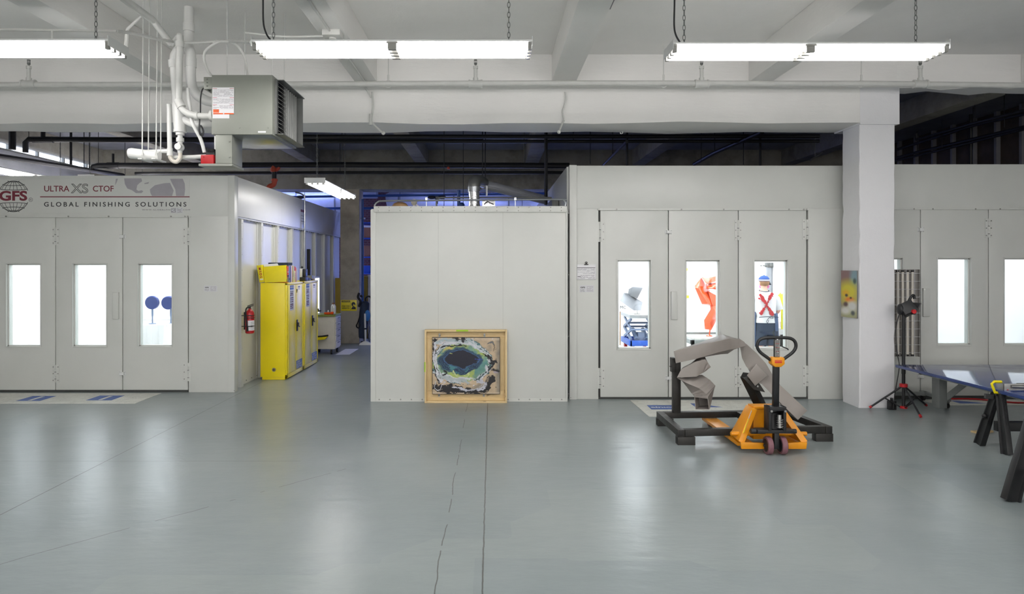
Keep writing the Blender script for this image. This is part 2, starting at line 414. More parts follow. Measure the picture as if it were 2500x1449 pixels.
# ================================================================== the setting
def struct(name, mb, m, label=None, bev=0, smooth=35):
    o = mb.build(name, m, None, bev, True, smooth); o['kind'] = 'structure'
    if label: o['label'] = label; o['category'] = 'building part'
    return o
B = lambda *a: MB().box(*a)
struct('floor', B(-11, 10, -6.2, 24, -.15, 0), 'floor')
struct('ceiling', B(-11, 10, -6.2, 10.0, 4.82, 5.0), 'ceil')
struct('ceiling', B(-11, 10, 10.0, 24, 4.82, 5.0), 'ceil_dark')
bw = MB().box(-11, 10, -6.2, -6.0, 0, 1.1).box(-11, 10, -6.2, -6.0, 4.2, 4.82)
bw.box(-11, -5.15, -6.2, -6.0, 1.1, 4.2)
for k in range(1, 5): bw.box(-11+k*5.05, -10.2+k*5.05, -6.2, -6.0, 1.1, 4.2)
struct('wall_back', bw, 'wall')
for k in range(1, 4):  # added unseen windows, giving the booth fronts an even fill light
    x0, x1 = -10.2+k*5.05, -5.95+k*5.05; f = MB()
    for i in range(6): xx = x0+(x1-x0)*i/5; f.box(xx-.03, xx+.03, -6.12, -6.02, 1.1, 4.2)
    for z in (1.12, 2.1, 3.1, 4.18): f.box(x0, x1, -6.12, -6.02, z-.03, z+.03)
    wn = struct('window_%d' % (k+4), f, 'white_paint', 'added tall factory window, unseen, in the wall behind the viewer')
    MB().box(x0, x1, -6.17, -6.15, 1.1, 4.2).build('pane', 'added_front_day', wn)
struct('wall_left', B(-11, -10, -6, 10, 0, 4.82), 'wall')
struct('wall_right', B(9.5, 10, -6, 10, 0, 4.82), 'wall')
# rear bay: left wall with a high window strip, rear brick wall with added low windows, right dark boarded wall with studs
wl = MB().box(-11, -10, 10, 18.6, 0, 4.33).box(-11, -10, 22.4, 23, 0, 4.24).box(-11, -10, 18.6, 22.4, 0, .8).box(-11, -10, 18.6, 22.4, 4.0, 4.33); wl.box(-11, -10, 10, 23, 4.46, 4.82); wl.box(-11, -10, 10, 11.4, 4.33, 4.46); wl.box(-11, -10, 19.6, 23, 4.24, 4.46)
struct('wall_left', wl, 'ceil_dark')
fr = MB()
for i in range(10): fr.box(-10.08, -9.98, 11.4+i*.91-.02, 11.4+i*.91+.02, 4.33, 4.46)
fr.box(-10.08, -9.97, 11.4, 19.6, 4.31, 4.34); fr.box(-10.08, -9.97, 11.4, 19.6, 4.45, 4.48)
wn = struct('window_1', fr, 'galv_dull', 'high strip window running along the left rear wall')
MB().box(-10.06, -10.04, 11.4, 19.6, 4.34, 4.45).build('pane', 'white_day', wn)
f = MB()  # added unseen window, bluish side light for the duct fronts
for i in range(6): f.box(-10.08, -9.98, 18.6+i*.76-.03, 18.6+i*.76+.03, .8, 4.0)
for z in (.82, 1.9, 3.0, 3.98): f.box(-10.08, -9.98, 18.6, 22.4, z-.03, z+.03)
wn = struct('window_8', f, 'galv_dull', 'added tall divided window in the left rear wall, unseen behind the left booth')
MB().box(-10.2, -10.18, 18.6, 22.4, .8, 4.0).build('pane', 'added_blue_day', wn)
rw = MB()
for x0, x1 in ((-11, -9.2), (-6.2, -1.6), (1.4, 10)): rw.box(x0, x1, 23, 23.5, .9, 3.3)
rw.box(-11, 10, 23, 23.5, 0, .9); rw.box(-11, 10, 23, 23.5, 3.3, 4.82)
struct('wall_rear', rw, 'brick')
for i, (x0, x1) in enumerate(((-9.2, -6.2), (-1.6, 1.4))):  # added unseen windows that light the ducts bluish from behind
    f = MB(); n = 4
    for k in range(n+1): xx = x0+(x1-x0)*k/n; f.box(xx-.03, xx+.03, 23.05, 23.15, .9, 3.3)
    for z in (.92, 1.7, 2.5, 3.28): f.box(x0, x1, 23.05, 23.15, z-.025, z+.025)
    wn = struct('window_%d' % (i+2), f, 'galv_dull', 'added tall divided window, unseen, in the brick rear wall'); wn['group'] = 'added rear windows'
    MB().box(x0, x1, 23.2, 23.22, .9, 3.3).build('pane', 'added_blue_day', wn)
st = MB().box(9.5, 10, 10, 23, 0, 4.82).mat(1)
for i in range(21): st.box(9.42, 9.5, 10.3+i*.61, 10.36+i*.61, 0, 4.82)
st.build('wall_right', ['darkwall', 'greyink'])['kind'] = 'structure'
# big cross beam over the booth fronts, and the white column that carries it
mb = MB(); secs = []
for i in range(29):     # a slightly uneven hand-finished lower edge
    x = -11+16.52*i/28; d = .012*math.sin(i*1.7)+.01*math.sin(i*.6)
    secs.append([Vector((x, 9.3, 4.82)), Vector((x, 9.3, 3.885+d)), Vector((x, 10.0, 3.895-d)), Vector((x, 10.0, 4.82))])
mb.loft(secs); struct('ceiling_beam', mb, 'ceil', 'wide white concrete cross beam above the booth doors')
mb = MB(); secs = []
for i in range(15):
    x = 5.52+4.2*i/14; d = .02*math.sin(i*2.1)+.012*math.sin(i*5.3)
    secs.append([Vector((x, 9.3, 4.82)), Vector((x, 9.3, 4.36+d)), Vector((x, 9.62, 4.37-d)), Vector((x, 9.62, 4.82))])
mb.loft(secs); struct('ceiling_beam', mb, 'ceil', 'shallow white concrete edge beam beyond the column')
struct('ceiling_beam', B(-11, 10, 17, 17.7, 3.84, 4.82), 'beam_dark', 'dark raw concrete cross beam at the far side of the rear bay')
mb = MB(); secs = []
rnd = random.Random(3)
for i in range(34):     # column with chipped corners
    z = 3.9*i/33; c = [max(0, rnd.gauss(0, .006)) for _ in range(4)]
    k = .02 if i == 0 else 0
    secs.append([Vector((5.03+c[0]-k*.3, 9.34+c[1]*.4, z)), Vector((5.04+c[0], 9.33, z)), Vector((5.51-c[1], 9.34, z)), Vector((5.52-c[1], 9.35, z)), Vector((5.52-c[2], 9.78, z)), Vector((5.03+c[3], 9.78, z))])
mb.loft(secs); struct('column', mb, 'col', 'square white-painted concrete column with chipped corners')
struct('column', B(5.02, 5.555, 9.295, 10.0, 3.87, 4.37), 'col', 'widened head block at the top of the white column')
struct('column', B(-3.77, -3.29, 17.0, 17.5, 0, 3.86), 'rawcol', 'raw brown-grey concrete column at the end of the aisle', .02)
for x, wd in ((-9.81, .3), (-7.11, .3), (-4.41, .3), (-1.71, .3), (.985, .33), (3.655, .31), (7.37, .32)):
    struct('ceiling_beam', B(x-wd/2, x+wd/2, -6, 9.3, 4.44, 4.82), 'ceil', bev=.015)
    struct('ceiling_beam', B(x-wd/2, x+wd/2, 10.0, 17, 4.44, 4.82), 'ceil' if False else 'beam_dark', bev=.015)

# ================================================================== spray booths
def hinge(door, x, z0, z1, Y, w0, w1, right=False):
    """butt hinge with knuckles and screws across the seam at x"""
    h = MB().box(x-w0, x+w1, Y-.007, Y, z0, z1); n = 5; dz = (z1-z0)/n
    for i in range(n): h.cyl((x, Y-.01, z0+dz*i+.004), (x, Y-.01, z0+dz*(i+1)-.004), .011 if i % 2 else .0125, 8)
    h.mat(1)
    for i in (.12, .5, .88):
        for sx in ((-w0*.7,) if w0 > w1*1.5 else (w1*.7,) if w1 > w0*1.5 else (-w0*.7, w1*.7)):
            h.cyl((x+sx, Y-.007, z0+(z1-z0)*i), (x+sx, Y-.011, z0+(z1-z0)*i), .009, 8)
    h.mat(2)
    for i in (1, 3): h.box(x-.014, x+.014, Y-.0085, Y-.002, z0+dz*i-.004, z0+dz*i+.004)
    return h.build('hinge', ['booth', 'bolt', 'seam'], door)
def latch(door, x, z, Y):
    h = MB().box(x-.05, x-.012, Y-.006, Y, z-.035, z+.035); h.box(x+.012, x+.05, Y-.006, Y, z-.035, z+.035)
    h.box(x-.028, x+.03, Y-.034, Y-.006, z-.022, z+.022); h.mat(1)
    for sx in (-.036, .04):
        for sz in (-.024, .024): h.cyl((x+sx, Y-.006, z+sz), (x+sx, Y-.011, z+sz), .007, 8)
    return h.build('latch', ['white_paint', 'bolt'], door, .002)
def door(booth, x0, x1, z0, z1, Y, wx0, wx1, wz0, wz1, label=None):
    g = .006; t = .055; d = MB()
    A = [(x0+g, z0), (x1-g, z0), (x1-g, z1), (x0+g, z1)]; I = [(wx0, wz0), (wx1, wz0), (wx1, wz1), (wx0, wz1)]
    vs = [(x, y, z) for x, z, y in [(*q, yy) for q in A+I for yy in (Y, Y+t)]]; fs = []
    for k in range(4):
        a, b, c, e = 2*k, 2*((k+1) % 4), 8+2*k, 8+2*((k+1) % 4)
        fs += [(a, b, e, c), (a+1, c+1, e+1, b+1), (a, a+1, b+1, b), (c, e, e+1, c+1)]
    d.add(vs, fs)
    d = d.build('door', 'booth', booth, .003)
    f = MB(); e = .018
    for a in ((wx0-e, wx0, wz0-e, wz1+e), (wx1, wx1+e, wz0-e, wz1+e), (wx0, wx1, wz0-e, wz0), (wx0, wx1, wz1, wz1+e)): f.box(a[0], a[1], Y-.008, Y+.001, a[2], a[3])
    for a in ((wx0, wx0+e, wz0, wz1), (wx1-e, wx1, wz0, wz1), (wx0, wx1, wz0, wz0+e), (wx0, wx1, wz1-e, wz1)): f.box(a[0], a[1], Y+t*.55, Y+t+.06, a[2], a[3])
    f.build('window_frame', 'booth', d, .002)
    MB().box(wx0+.004, wx1-.004, Y+t*.7, Y+t*.7+.006, wz0+.004, wz1-.004).build('pane', 'glass', d)
    return d
def px2(x, Y): return (x-1200)/1667*Y
def handle(d, x0, x1, z0, z1, Y):
    MB().box(x0, x1, Y-.035, Y-.001, z0, z1).build('pull_handle', 'booth', d, .006)

# ---- booth with the printed header, on the left
YL = 10.49; XL = -3.96
bl = thing('spray_booth', 'long white paint booth with a printed globe sign on its header', 'spray booth', (-6.2, YL, 0))
zs = lambda y: 1.95-(y-647)/1667*YL
zt = 3.325; zd = zs(530)
MB().box(-9.0, px2(557, YL), YL, YL+.1, zd+.012, zt).build('header', 'booth', bl, .004)
r = MB().box(-9.0, px2(465, YL), YL-.02, YL+.09, zd-.002, zd+.014).mat(1)
for xx in (17, 169, 267, 419, 453, 460): r.cyl((px2(xx, YL), YL-.02, zd+.012), (px2(xx, YL), YL-.03, zd+.012), .012, 8)
r.build('door_rail', ['booth', 'bolt'], bl)
MB().box(px2(460, YL)+.004, px2(557, YL), YL, YL+.1, 0, zd+.014).build('front_panel', 'booth', bl, .003)
c = MB().box(px2(557, YL), XL+.015, YL-.012, YL+.14, 0, zt+.002); c.mat(1).cyl((px2(573, YL), YL-.012, .03), (px2(573, YL), YL-.02, .03), .012, 8)
c.build('corner_post', ['booth', 'bolt'], bl, .006)
MB().box(-9.0, px2(463, YL), YL+.008, YL+.09, .0, .035).build('threshold', 'seam', bl)
seams = [-30, 135, 299, 459]; dl = []
wins = [(15, 98), (177, 259), (337, 419)]
for i in range(3):
    x0, x1 = px2(seams[i], YL), px2(seams[i+1], YL)
    dl.append(door(bl, x0, x1, .035, zd, YL+.004, px2(wins[i][0], YL), px2(wins[i][1], YL), zs(845), zs(644)))
MB().box(-9.0, px2(seams[0], YL)-.004, YL, YL+.06, .03, zd).build('front_panel', 'booth', bl, .003)
g = MB()
for s in seams: g.box(px2(s, YL)-.02, px2(s, YL)+.02, YL+.05, YL+.075, .03, zd)
g.build('door_gasket', 'seam', bl)
for y0, y1 in ((598, 555), (933, 890)): hinge(dl[1], px2(135, YL), zs(y0), zs(y1), YL+.004, .045, .06)
for y0, y1 in ((598, 555), (930, 885)): hinge(dl[2], px2(459.5, YL), zs(y0), zs(y1), YL+.004, .085, .035)
latch(dl[2], px2(299, YL), zs(577), YL+.004); latch(dl[2], px2(299, YL), zs(911), YL+.004)
handle(dl[1], px2(277, YL), px2(291, YL), zs(778), zs(713), YL+.004)
# side facing the aisle: deep header, ribs and inset panels
s = MB().box(XL-.1, XL, YL+.1, 18.2, 2.715, zt).mat(1)
for yy in (12.9, 14.55, 16.1): s.box(XL-.001, XL+.0006, yy-.004, yy+.004, 2.715, zt)
s.build('side_header', ['booth_side', 'trimgrey'], bl, .003)
s = MB().box(XL-.16, XL-.1, YL+.1, 18.2, 0, 2.715); s.mat(1)
for i in range(30): yy = YL+.3+i*.25; s.cyl((XL-.1, yy, .05), (XL-.088, yy, .05), .008, 6)
s.build('side_wall', ['booth_side', 'bolt'], bl)
for i, yy in enumerate((10.95, 11.9, 12.8, 13.75, 14.65, 15.55, 16.4, 17.3)):
    rb = MB().box(XL-.1, XL-.035, yy-.05, yy+.05, 0, 2.715).box(XL-.1, XL-.09, yy-.11, yy+.11, 0, 2.715).mat(1)
    for k in range(11): rb.cyl((XL-.035, yy-.02, .12+k*.25), (XL-.029, yy-.02, .12+k*.25), .009, 6)
    rb.build('side_rib', ['booth_side', 'bolt'], bl, .003)
t = MB().box(XL-.16, XL-.02, YL+.14, 18.2, 2.69, 2.715).mat(1)
for i in range(48): t.cyl((XL-.07, YL+.3+i*.16, 2.69), (XL-.07, YL+.3+i*.16, 2.675), .009, 6)
t.build('header_flange', ['booth_side', 'bolt'], bl)
MB().box(XL, XL+.0015, 14.15, 14.42, 2.8, 3.12).mat(1).box(XL+.0015, XL+.0025, 14.16, 14.41, 3.06, 3.11).mat(2).box(XL+.0015, XL+.0025, 14.18, 14.4, 2.86, 2.875).box(XL+.0015, XL+.0025, 14.18, 14.38, 2.92, 2.93).box(XL+.0015, XL+.0025, 14.18, 14.4, 2.98, 2.99).build('warning_label', ['label', 'maroon', 'greyink'], bl)
def booth_shell(b, x0, x1, y0, y1, h, lights, side_left=True, side_right=True):
    MB().box(x0, x1, y1, y1+.06, 0, h).build('rear_wall', 'booth_in', b)
    if side_left: MB().box(x0-.05, x0, y0, y1, 0, h).build('inner_wall', 'booth_in', b)
    if side_right: MB().box(x1, x1+.05, y0, y1, 0, h).build('inner_wall', 'booth_in', b)
    MB().box(x0-.05, x1+.05, y0, y1+.06, h, h+.06).build('booth_roof', 'booth_in', b)
    MB().box(x0, x1, y0, y1, .0, .012).build('booth_floor', 'masking', b)
    for a in lights: MB().box(*a).build('light_panel', 'panel_light', b)
booth_shell(bl, -9.0, -4.14, YL+.14, 17.6, 3.1, [(-8.6, -8.0, 11.2, 17, 3.06, 3.09), (-6.9, -6.3, 11.2, 17, 3.06, 3.09), (-5.0, -4.4, 11.2, 17, 3.06, 3.09)])
ib = MB()
for z in (.55, 1.2, 1.75, 2.4): ib.box(-9.0, -4.14, 17.585, 17.6, z-.004, z+.006); ib.box(-8.995, -8.98, 10.7, 17.6, z-.004, z+.006)
ib.build('wall_seam', 'booth_in', bl)
# ---- printed sign on the header
sg = MB().box(-9, px2(463, YL), YL-.002, YL+.001, zs(519), zs(437)).build('sign', 'booth', bl)
ys = YL-.003
def sx(x): return px2(x, YL)
for body, xc, sz, m, out in (('ULTRA', 138, .125, 'maroon', 0), ('CTOF', 252, .125, 'maroon', 0)):
    text('lettering', body, m, sg, (sx(xc), ys, zs(461)), sz, xs=1.0 if body == 'CTOF' else 1.02, bold=.01)
text('lettering', 'XS', 'ink', sg, (sx(195), ys, zs(461)), .2, xs=1.12, outline=.0035, bold=.012)
text('lettering', 'GLOBAL FINISHING SOLUTIONS', 'ink', sg, (sx(107), ys, zs(499)), .097, align='LEFT', xs=1.12, space=1.46, bold=.014)
text('lettering', 'WWW.GLOBALFINISHING.COM', 'greyink', sg, (sx(347), ys, zs(512)), .032, align='LEFT', xs=1.35, space=1.25)
MB().box(sx(98), sx(463), ys-.0005, ys+.001, zs(481.3), zs(479)).build('underline', 'maroon', sg)
text('lettering', 'GFS', 'maroon', sg, (sx(32), ys, zs(479)), .2, xs=1.3, bold=.035)
text('lettering', '®', 'greyink', sg, (sx(75), ys, zs(488)), .09)
gl = MB(); cx, cz, rr = sx(33), zs(479), 37.5/1667*YL
def gpt(lon, lat): return Vector((cx+rr*math.sin(lon)*math.cos(lat), ys, cz+rr*math.sin(lat)))
for a0, a1 in ((22, 158), (202, 338)): gl.tube(arc((cx, ys, cz), rr, a0, a1, 24), .004, 4)
for lat, wd in ((68, .8), (44, .006), (24, .006), (-24, .006), (-44, .006), (-68, .8)):
    L = R(lat); gl.tube([Vector((cx+rr*math.cos(L)*math.sin(R(q)), ys, cz+rr*math.sin(L)+.035*(1 if lat > 0 else -1)*(math.cos(R(q))-1)*-1*.6)) for q in range(-90, 91, 12)], .004, 4)
for lon in (-60, -38, -16, 0, 16, 38, 60):
    for sgn in (1, -1): gl.tube([gpt(R(lon), R(sgn*q)) for q in range(26, 87, 8)], .003, 4)
gl.build('globe_emblem', 'ink', sg)
def flat(pts, m, name='map_print'):
    MB().prism([(sx(x), ys, zs(y)) for x, y in pts], (0, .0015, 0)).build(name, m, sg)
flat([(303,435),(345,435),(347,442),(340,447),(335,452),(333,462),(338,466),(346,464),(350,467),(345,471),(332,471),(322,464),(311,460),(305,449)], 'lavender')
flat([(352,447),(364,444),(362,448),(353,449)], 'lavender'); flat([(366,462),(378,452),(400,447),(415,446),(424,465),(420,478),(371,478),(367,470)], 'lavender')
flat([(415,436),(446,436),(451,448),(452,462),(450,478),(430,478),(428,462),(420,447)], 'lavender'); flat([(283,436),(288,436),(285,444),(281,452)], 'lavender')
lb = MB().box(sx(417), sx(446), ys-.002, ys, zs(520), zs(507)).mat(1); scribble(lb, sx(418), sx(430), zs(519), zs(508), ys-.002, 5, 4); lb.mat(2); scribble(lb, sx(433), sx(445), zs(519), zs(508), ys-.002, 5, 5)
lb.build('sticker', ['label', 'ink', 'greyink'], sg)
def nameplate(parent, x0, x1, y0, y1, Y, seed):
    z = lambda y: 1.95-(y-647)/1667*Y; a, b2 = px2(x0, Y), px2(x1, Y); p = MB().box(a, b2, Y-.003, Y, z(y1), z(y0)).mat(1)
    w_ = b2-a; h_ = z(y0)-z(y1); zz = z(y1)
    scribble(p, a+w_*.06, a+w_*.36, zz+h_*.06, zz+h_*.45, Y-.003, 4, seed); p.mat(2); scribble(p, a+w_*.5, a+w_*.94, zz+h_*.08, zz+h_*.9, Y-.003, 6, seed+1)
    o = p.build('nameplate', ['label', 'greyink', 'lavender'], parent)
    text('lettering', 'GFS', 'ink', o, (a+w_*.22, Y-.0035, zz+h_*.68), h_*.3, xs=1.3, bold=.03)
nameplate(bl, 498, 530, 697, 711, YL, 3)

# ---- booth in the middle-right
YR = 9.95
zr = lambda y: 1.95-(y-647)/1667*YR
rx = lambda x: px2(x, YR)
bm_ = thing('spray_booth', 'white paint booth with a worker and an orange sculpture visible through its windows', 'spray booth', (3.2, YR, 0))
zt = 3.4; zd = zr(513)
h = MB().box(rx(1408), 5.14, YR, YR+.1, zr(509), zt).mat(1); h.box(rx(2023)-.003, rx(2023)+.003, YR-.001, YR+.01, zr(509), zt)
h.build('header', ['booth', 'trimgrey'], bm_, .004)
c = MB().box(rx(1390), rx(1408)-.003, YR-.03, YR+.12, 0, zt+.005).mat(1).cyl((rx(1393), YR-.03, .03), (rx(1393), YR-.036, .03), .01, 8)
c.build('corner_post', ['booth', 'bolt'], bm_, .006)
MB().box(rx(1408), rx(1461), YR, YR+.08, 0, zr(509)).build('front_panel', 'booth', bm_, .003)
MB().box(rx(1972)+.008, 5.14, YR, YR+.08, 0, zr(509)).build('front_panel', 'booth', bm_, .003)
r = MB().box(rx(1459), rx(1974), YR-.018, YR+.09, zd, zr(508.8)).mat(1)
for xx in (1462, 1505, 1663, 1766, 1925, 1961, 1968): r.cyl((rx(xx), YR-.018, zd+.012), (rx(xx), YR-.026, zd+.012), .011, 8)
r.build('door_rail', ['booth', 'bolt'], bm_)
MB().box(rx(1461), rx(1974), YR+.008, YR+.09, 0, .03).build('threshold', 'seam', bm_)
seams = [1465, 1632, 1803, 1970]; wins = [(1508, 1589), (1675, 1757), (1842, 1923)]; dm = []
for i in range(3):
    dm.append(door(bm_, rx(seams[i]), rx(seams[i+1]), .03, zd, YR+.004, rx(wins[i][0]), rx(wins[i][1]), zr(851), zr(635)))
g = MB()
for q in seams: g.box(rx(q)-.02, rx(q)+.02, YR+.05, YR+.075, .03, zd)
g.build('door_gasket', 'seam', bm_)
for y0, y1 in ((590, 541), (948, 898)):
    hinge(dm[0], rx(1465), zr(y0), zr(y1), YR+.004, .035, .07); hinge(dm[1], rx(1802), zr(y0-4), zr(y1-4), YR+.004, .05, .05); hinge(dm[2], rx(1971), zr(y0-6), zr(y1-6), YR+.004, .07, .035)
latch(dm[0], rx(1632), zr(566), YR+.004); latch(dm[0], rx(1632), zr(922), YR+.004)
handle(dm[1], rx(1638), rx(1652), zr(779), zr(711), YR+.004)
nameplate(bm_, 1415, 1450, 696, 713, YR, 9)
MB().box(1.11, 1.16, YR+.12, 17.4, 0, zt).build('side_wall', 'booth', bm_)
booth_shell(bm_, 1.2, 5.42, YR+.12, 17.2, 3.1, [(1.5, 2.1, 10.6, 16.8, 3.06, 3.09), (3.0, 3.6, 10.6, 16.8, 3.06, 3.09), (4.5, 5.1, 10.6, 16.8, 3.06, 3.09)])
jb = MB().box(1.0, 1.1, 11.2, 12.6, 2.72, 3.02).box(.99, 1.0, 11.18, 12.62, 2.70, 3.04); jb.build('junction_box', 'galv_dull', bm_, .004)

# ---- booth at the right edge
br = thing('spray_booth', 'white paint booth behind the column, at the right edge, with plain glowing door windows', 'spray booth', (7.2, YR, 0))
zt3 = 3.42; zd = zr(511.5)
MB().box(5.155, 9.3, YR, YR+.1, zd+.01, zt3).build('header', 'booth', br, .004)
r = MB().box(5.2, 9.0, YR-.016, YR+.09, zd, zd+.02).mat(1)
for xx in (2230, 2276, 2380, 2440): r.cyl((rx(xx), YR-.016, zd+.01), (rx(xx), YR-.024, zd+.01), .01, 8)
r.build('door_rail', ['booth', 'bolt'], br)
seams = [2082, 2248, 2414, 2580]; wins = [(2124, 2205), (2290, 2371), (2453, 2534)]; dr = []
MB().box(5.155, rx(2082)-.01, YR, YR+.08, 0, zd).build('front_panel', 'booth', br, .003)
MB().box(rx(2580)+.01, 9.3, YR, YR+.08, 0, zd).build('front_panel', 'booth', br, .003)
for i in range(3):
    dr.append(door(br, rx(seams[i]), rx(seams[i+1]), .05, zd, YR+.004, rx(wins[i][0]), rx(wins[i][1]), zr(841), zr(630)))
g = MB()
for q in seams: g.box(rx(q)-.02, rx(q)+.02, YR+.05, YR+.075, .03, zd)
g.box(5.2, 9.2, YR+.01, YR+.09, 0, .05); g.build('door_gasket', 'seam', br)
for y0, y1 in ((580, 533), (940, 892)): hinge(dr[1], rx(2414), zr(y0), zr(y1), YR+.004, .05, .05)
latch(dr[0], rx(2248), zr(560), YR+.004); latch(dr[0], rx(2248), zr(918), YR+.004)
handle(dr[1], rx(2252), rx(2268), zr(772), zr(703), YR+.004)
booth_shell(br, 5.5, 9.2, YR+.12, 16.2, 3.1, [(6.0, 6.5, 10.8, 15.8, 3.06, 3.09), (8.0, 8.5, 10.8, 15.8, 3.06, 3.09)])

# ================================================================== white partition box between the booths
pr = thing('partition_box', 'large blank white panel box behind the boxed painting', 'partition', (-.3, 9.78, 0))
YP = 9.78; zp = lambda y: 1.95-(y-647)/1667*YP; xp = lambda x: px2(x, YP)
f = MB().box(xp(915), xp(1383), YP, YP+.06, .03, zp(515)).mat(1)
for xx in (1070, 1228): f.box(xp(xx)-.003, xp(xx)+.003, YP-.0008, YP, .03, zp(515))
f.build('front_panel', ['booth', 'trimgrey'], pr, .002)
f = MB().box(xp(905), xp(917), YP-.012, YP+2.4, 0, zp(512)).box(xp(1381), 1.09, YP-.012, YP+.1, 0, zp(512)); f.build('edge_post', 'booth', pr, .004)
f = MB().box(xp(913), xp(1384), YP-.02, YP-.002, zp(518), zp(503)).mat(1)
for i in range(18):
    for y in (506, 514): f.cyl((xp(925+i*26.2), YP-.02, zp(y)), (xp(925+i*26.2), YP-.028, zp(y)), .011, 8)
f.build('top_flange', ['booth', 'bolt'], pr, .003)
f = MB().box(xp(917), xp(1381), YP-.006, YP+.01, 0, .045).mat(1)
for i in range(18): f.cyl((xp(926+i*26.2), YP-.006, .03), (xp(926+i*26.2), YP-.014, .03), .01, 8)
for y in (520, 670, 820, 960): f.cyl((xp(1388), YP-.012, zp(y)), (xp(1388), YP-.02, zp(y)), .006, 6)
f.build('bottom_flange', ['booth', 'bolt'], pr)
MB().box(xp(905), 1.09, YP+.05, YP+2.4, zp(509)-.04, zp(509)).build('roof_panel', 'booth', pr)
MB().box(xp(917), 1.09, YP+2.34, YP+2.4, 0, zp(509)).build('rear_panel', 'booth', pr)

# ================================================================== hanging fluorescent fixtures
def make_fixture(CH=.94, tube='tube'):
    t = thing('fluorescent_fixture', 'x', 'light fixture')
    L, W = 2.45, .34
    h = MB()
    h.loft([[Vector((x, -W/2, .042)), Vector((x, -W/2, .056)), Vector((x, -W*.2, .085)), Vector((x, W*.2, .085)), Vector((x, W/2, .056)), Vector((x, W/2, .042))] for x in (-L/2, L/2)])
    h.build('reflector_housing', 'white_paint', t, 0, False)
    for x in (-L/2-.004, L/2): MB().box(x, x+.004, -W/2, W/2, 0, .085).build('end_plate', 'white_paint', t, 0, False)
    for half in (-1, 1):
        for k in range(4):
            y = (-1.5+k)*.088; xa, xb = half*.045, half*(L/2-.045)
            MB().cyl((xa, y, 0), (xb, y, 0), .0165, 10).build('tube', tube, t, 0, False)
    for x in (-L/2+.02, 0, L/2-.02):
        sk = MB().box(x-(.05 if x == 0 else .014), x+(.05 if x == 0 else .014), -W*.46, W*.46, .028, .042)
        for k in range(4): y = (-1.5+k)*.088; sk.box(x-(.038 if x == 0 else .016), x+(.038 if x == 0 else .016), y-.016, y+.016, -.024, .03)
        sk.build('lamp_holder', 'bolt', t, 0, False)
    for x in (-L/2+.14, L/2-.2):
        ch = MB().chain((x, 0, .085), (x, 0, CH)); ch.tube([(x-.02, 0, .086), (x+.02, 0, .086)], .006, 6).build('chain', 'galv_dull', t, 0, False)
    return t
FX = make_fixture()
def place_fx(o, x, y, z, label, rz=0, group=None):
    o.location = (x, y, z); o.rotation_euler.z = rz; o['label'] = label
    if group: o['group'] = group
place_fx(FX, -.87, 6.12, 3.86, 'lit fluorescent strip fixture on chains above the aisle, middle of the front row', group='fluorescent fixtures in the front bay')
for x, y, z, l in ((2.84, 6.22, 3.87, 'lit fluorescent strip fixture hanging above the crumpled steel sculpture'),
        (-4.56, 6.10, 3.86, 'lit fluorescent strip fixture cut off by the left picture edge, above the left booth')):
    place_fx(copy_tree(FX), x, y, z, l, 0, 'fluorescent fixtures in the front bay')
for x, y in ((5.45, -4.0), (-8.45, 2.4), (-4.5, 2.4), (-.87, 2.4), (2.9, 2.4), (8.2, 2.4), (-5.75, -1.6), (-.87, -1.6), (5.5, -1.6)):
    place_fx(copy_tree(FX), x, y, 3.86, 'fluorescent strip fixture of the rows nearer the viewer, outside the view', 0, 'fluorescent fixtures nearer the viewer')
FXA = make_fixture(1.53, 'aisle_tube'); place_fx(FXA, -2.84, 12.2, 3.27, 'lit fluorescent strip fixture hanging lengthwise above the aisle behind the beam', R(90), 'fluorescent fixtures over the aisle')
FL = make_fixture(1.09)
for k, (x, y, z) in enumerate(((-9.3, 13.7, 3.72), (-8.3, 15.2, 3.72))):
    place_fx(FL if k == 0 else copy_tree(FL), x, y, z, ['lit fixture at the far left behind the beam, nearer the left wall', 'lit fixture at the far left behind the beam, nearer the aisle'][k], R(90), 'fluorescent fixtures over the left rear bay')
FB = make_fixture(.49, 'added_blue_tube')  # added hidden lamps, standing in for bluish daylight on the ducts
for k, (x, y) in enumerate(((-5.6, 18.7), (-1.0, 18.7), (-8.6, 18.7), (2.6, 18.7))):
    place_fx(FB if k == 0 else copy_tree(FB), x, y, 4.32, 'added bluish fixture, hidden behind the far dark beam to light the ducts', 0, 'added bluish fixtures behind the far beam')
def cable_(name, label, pts, r, m, cat='cable', group=None):
    o = MB().tube(smooth_path(pts), r, 7).build(name, m); return tag(o, label, cat, group)
cable_('power_cable', 'black power cable looping down to the middle fluorescent fixture', [P(642, -90, 6.1), P(642, 0, 6.1), P(643, 55, 6.1), P(650, 82, 6.1), P(660, 97, 6.1)], .008, 'black', group='fixture power cables')
cable_('power_cable', 'black power cable running down to the fixture above the sculpture', [P(1647, -90, 6.2), P(1647, 0, 6.2), P(1646, 60, 6.2), P(1650, 85, 6.2), P(1660, 103, 6.2)], .008, 'black', group='fixture power cables')

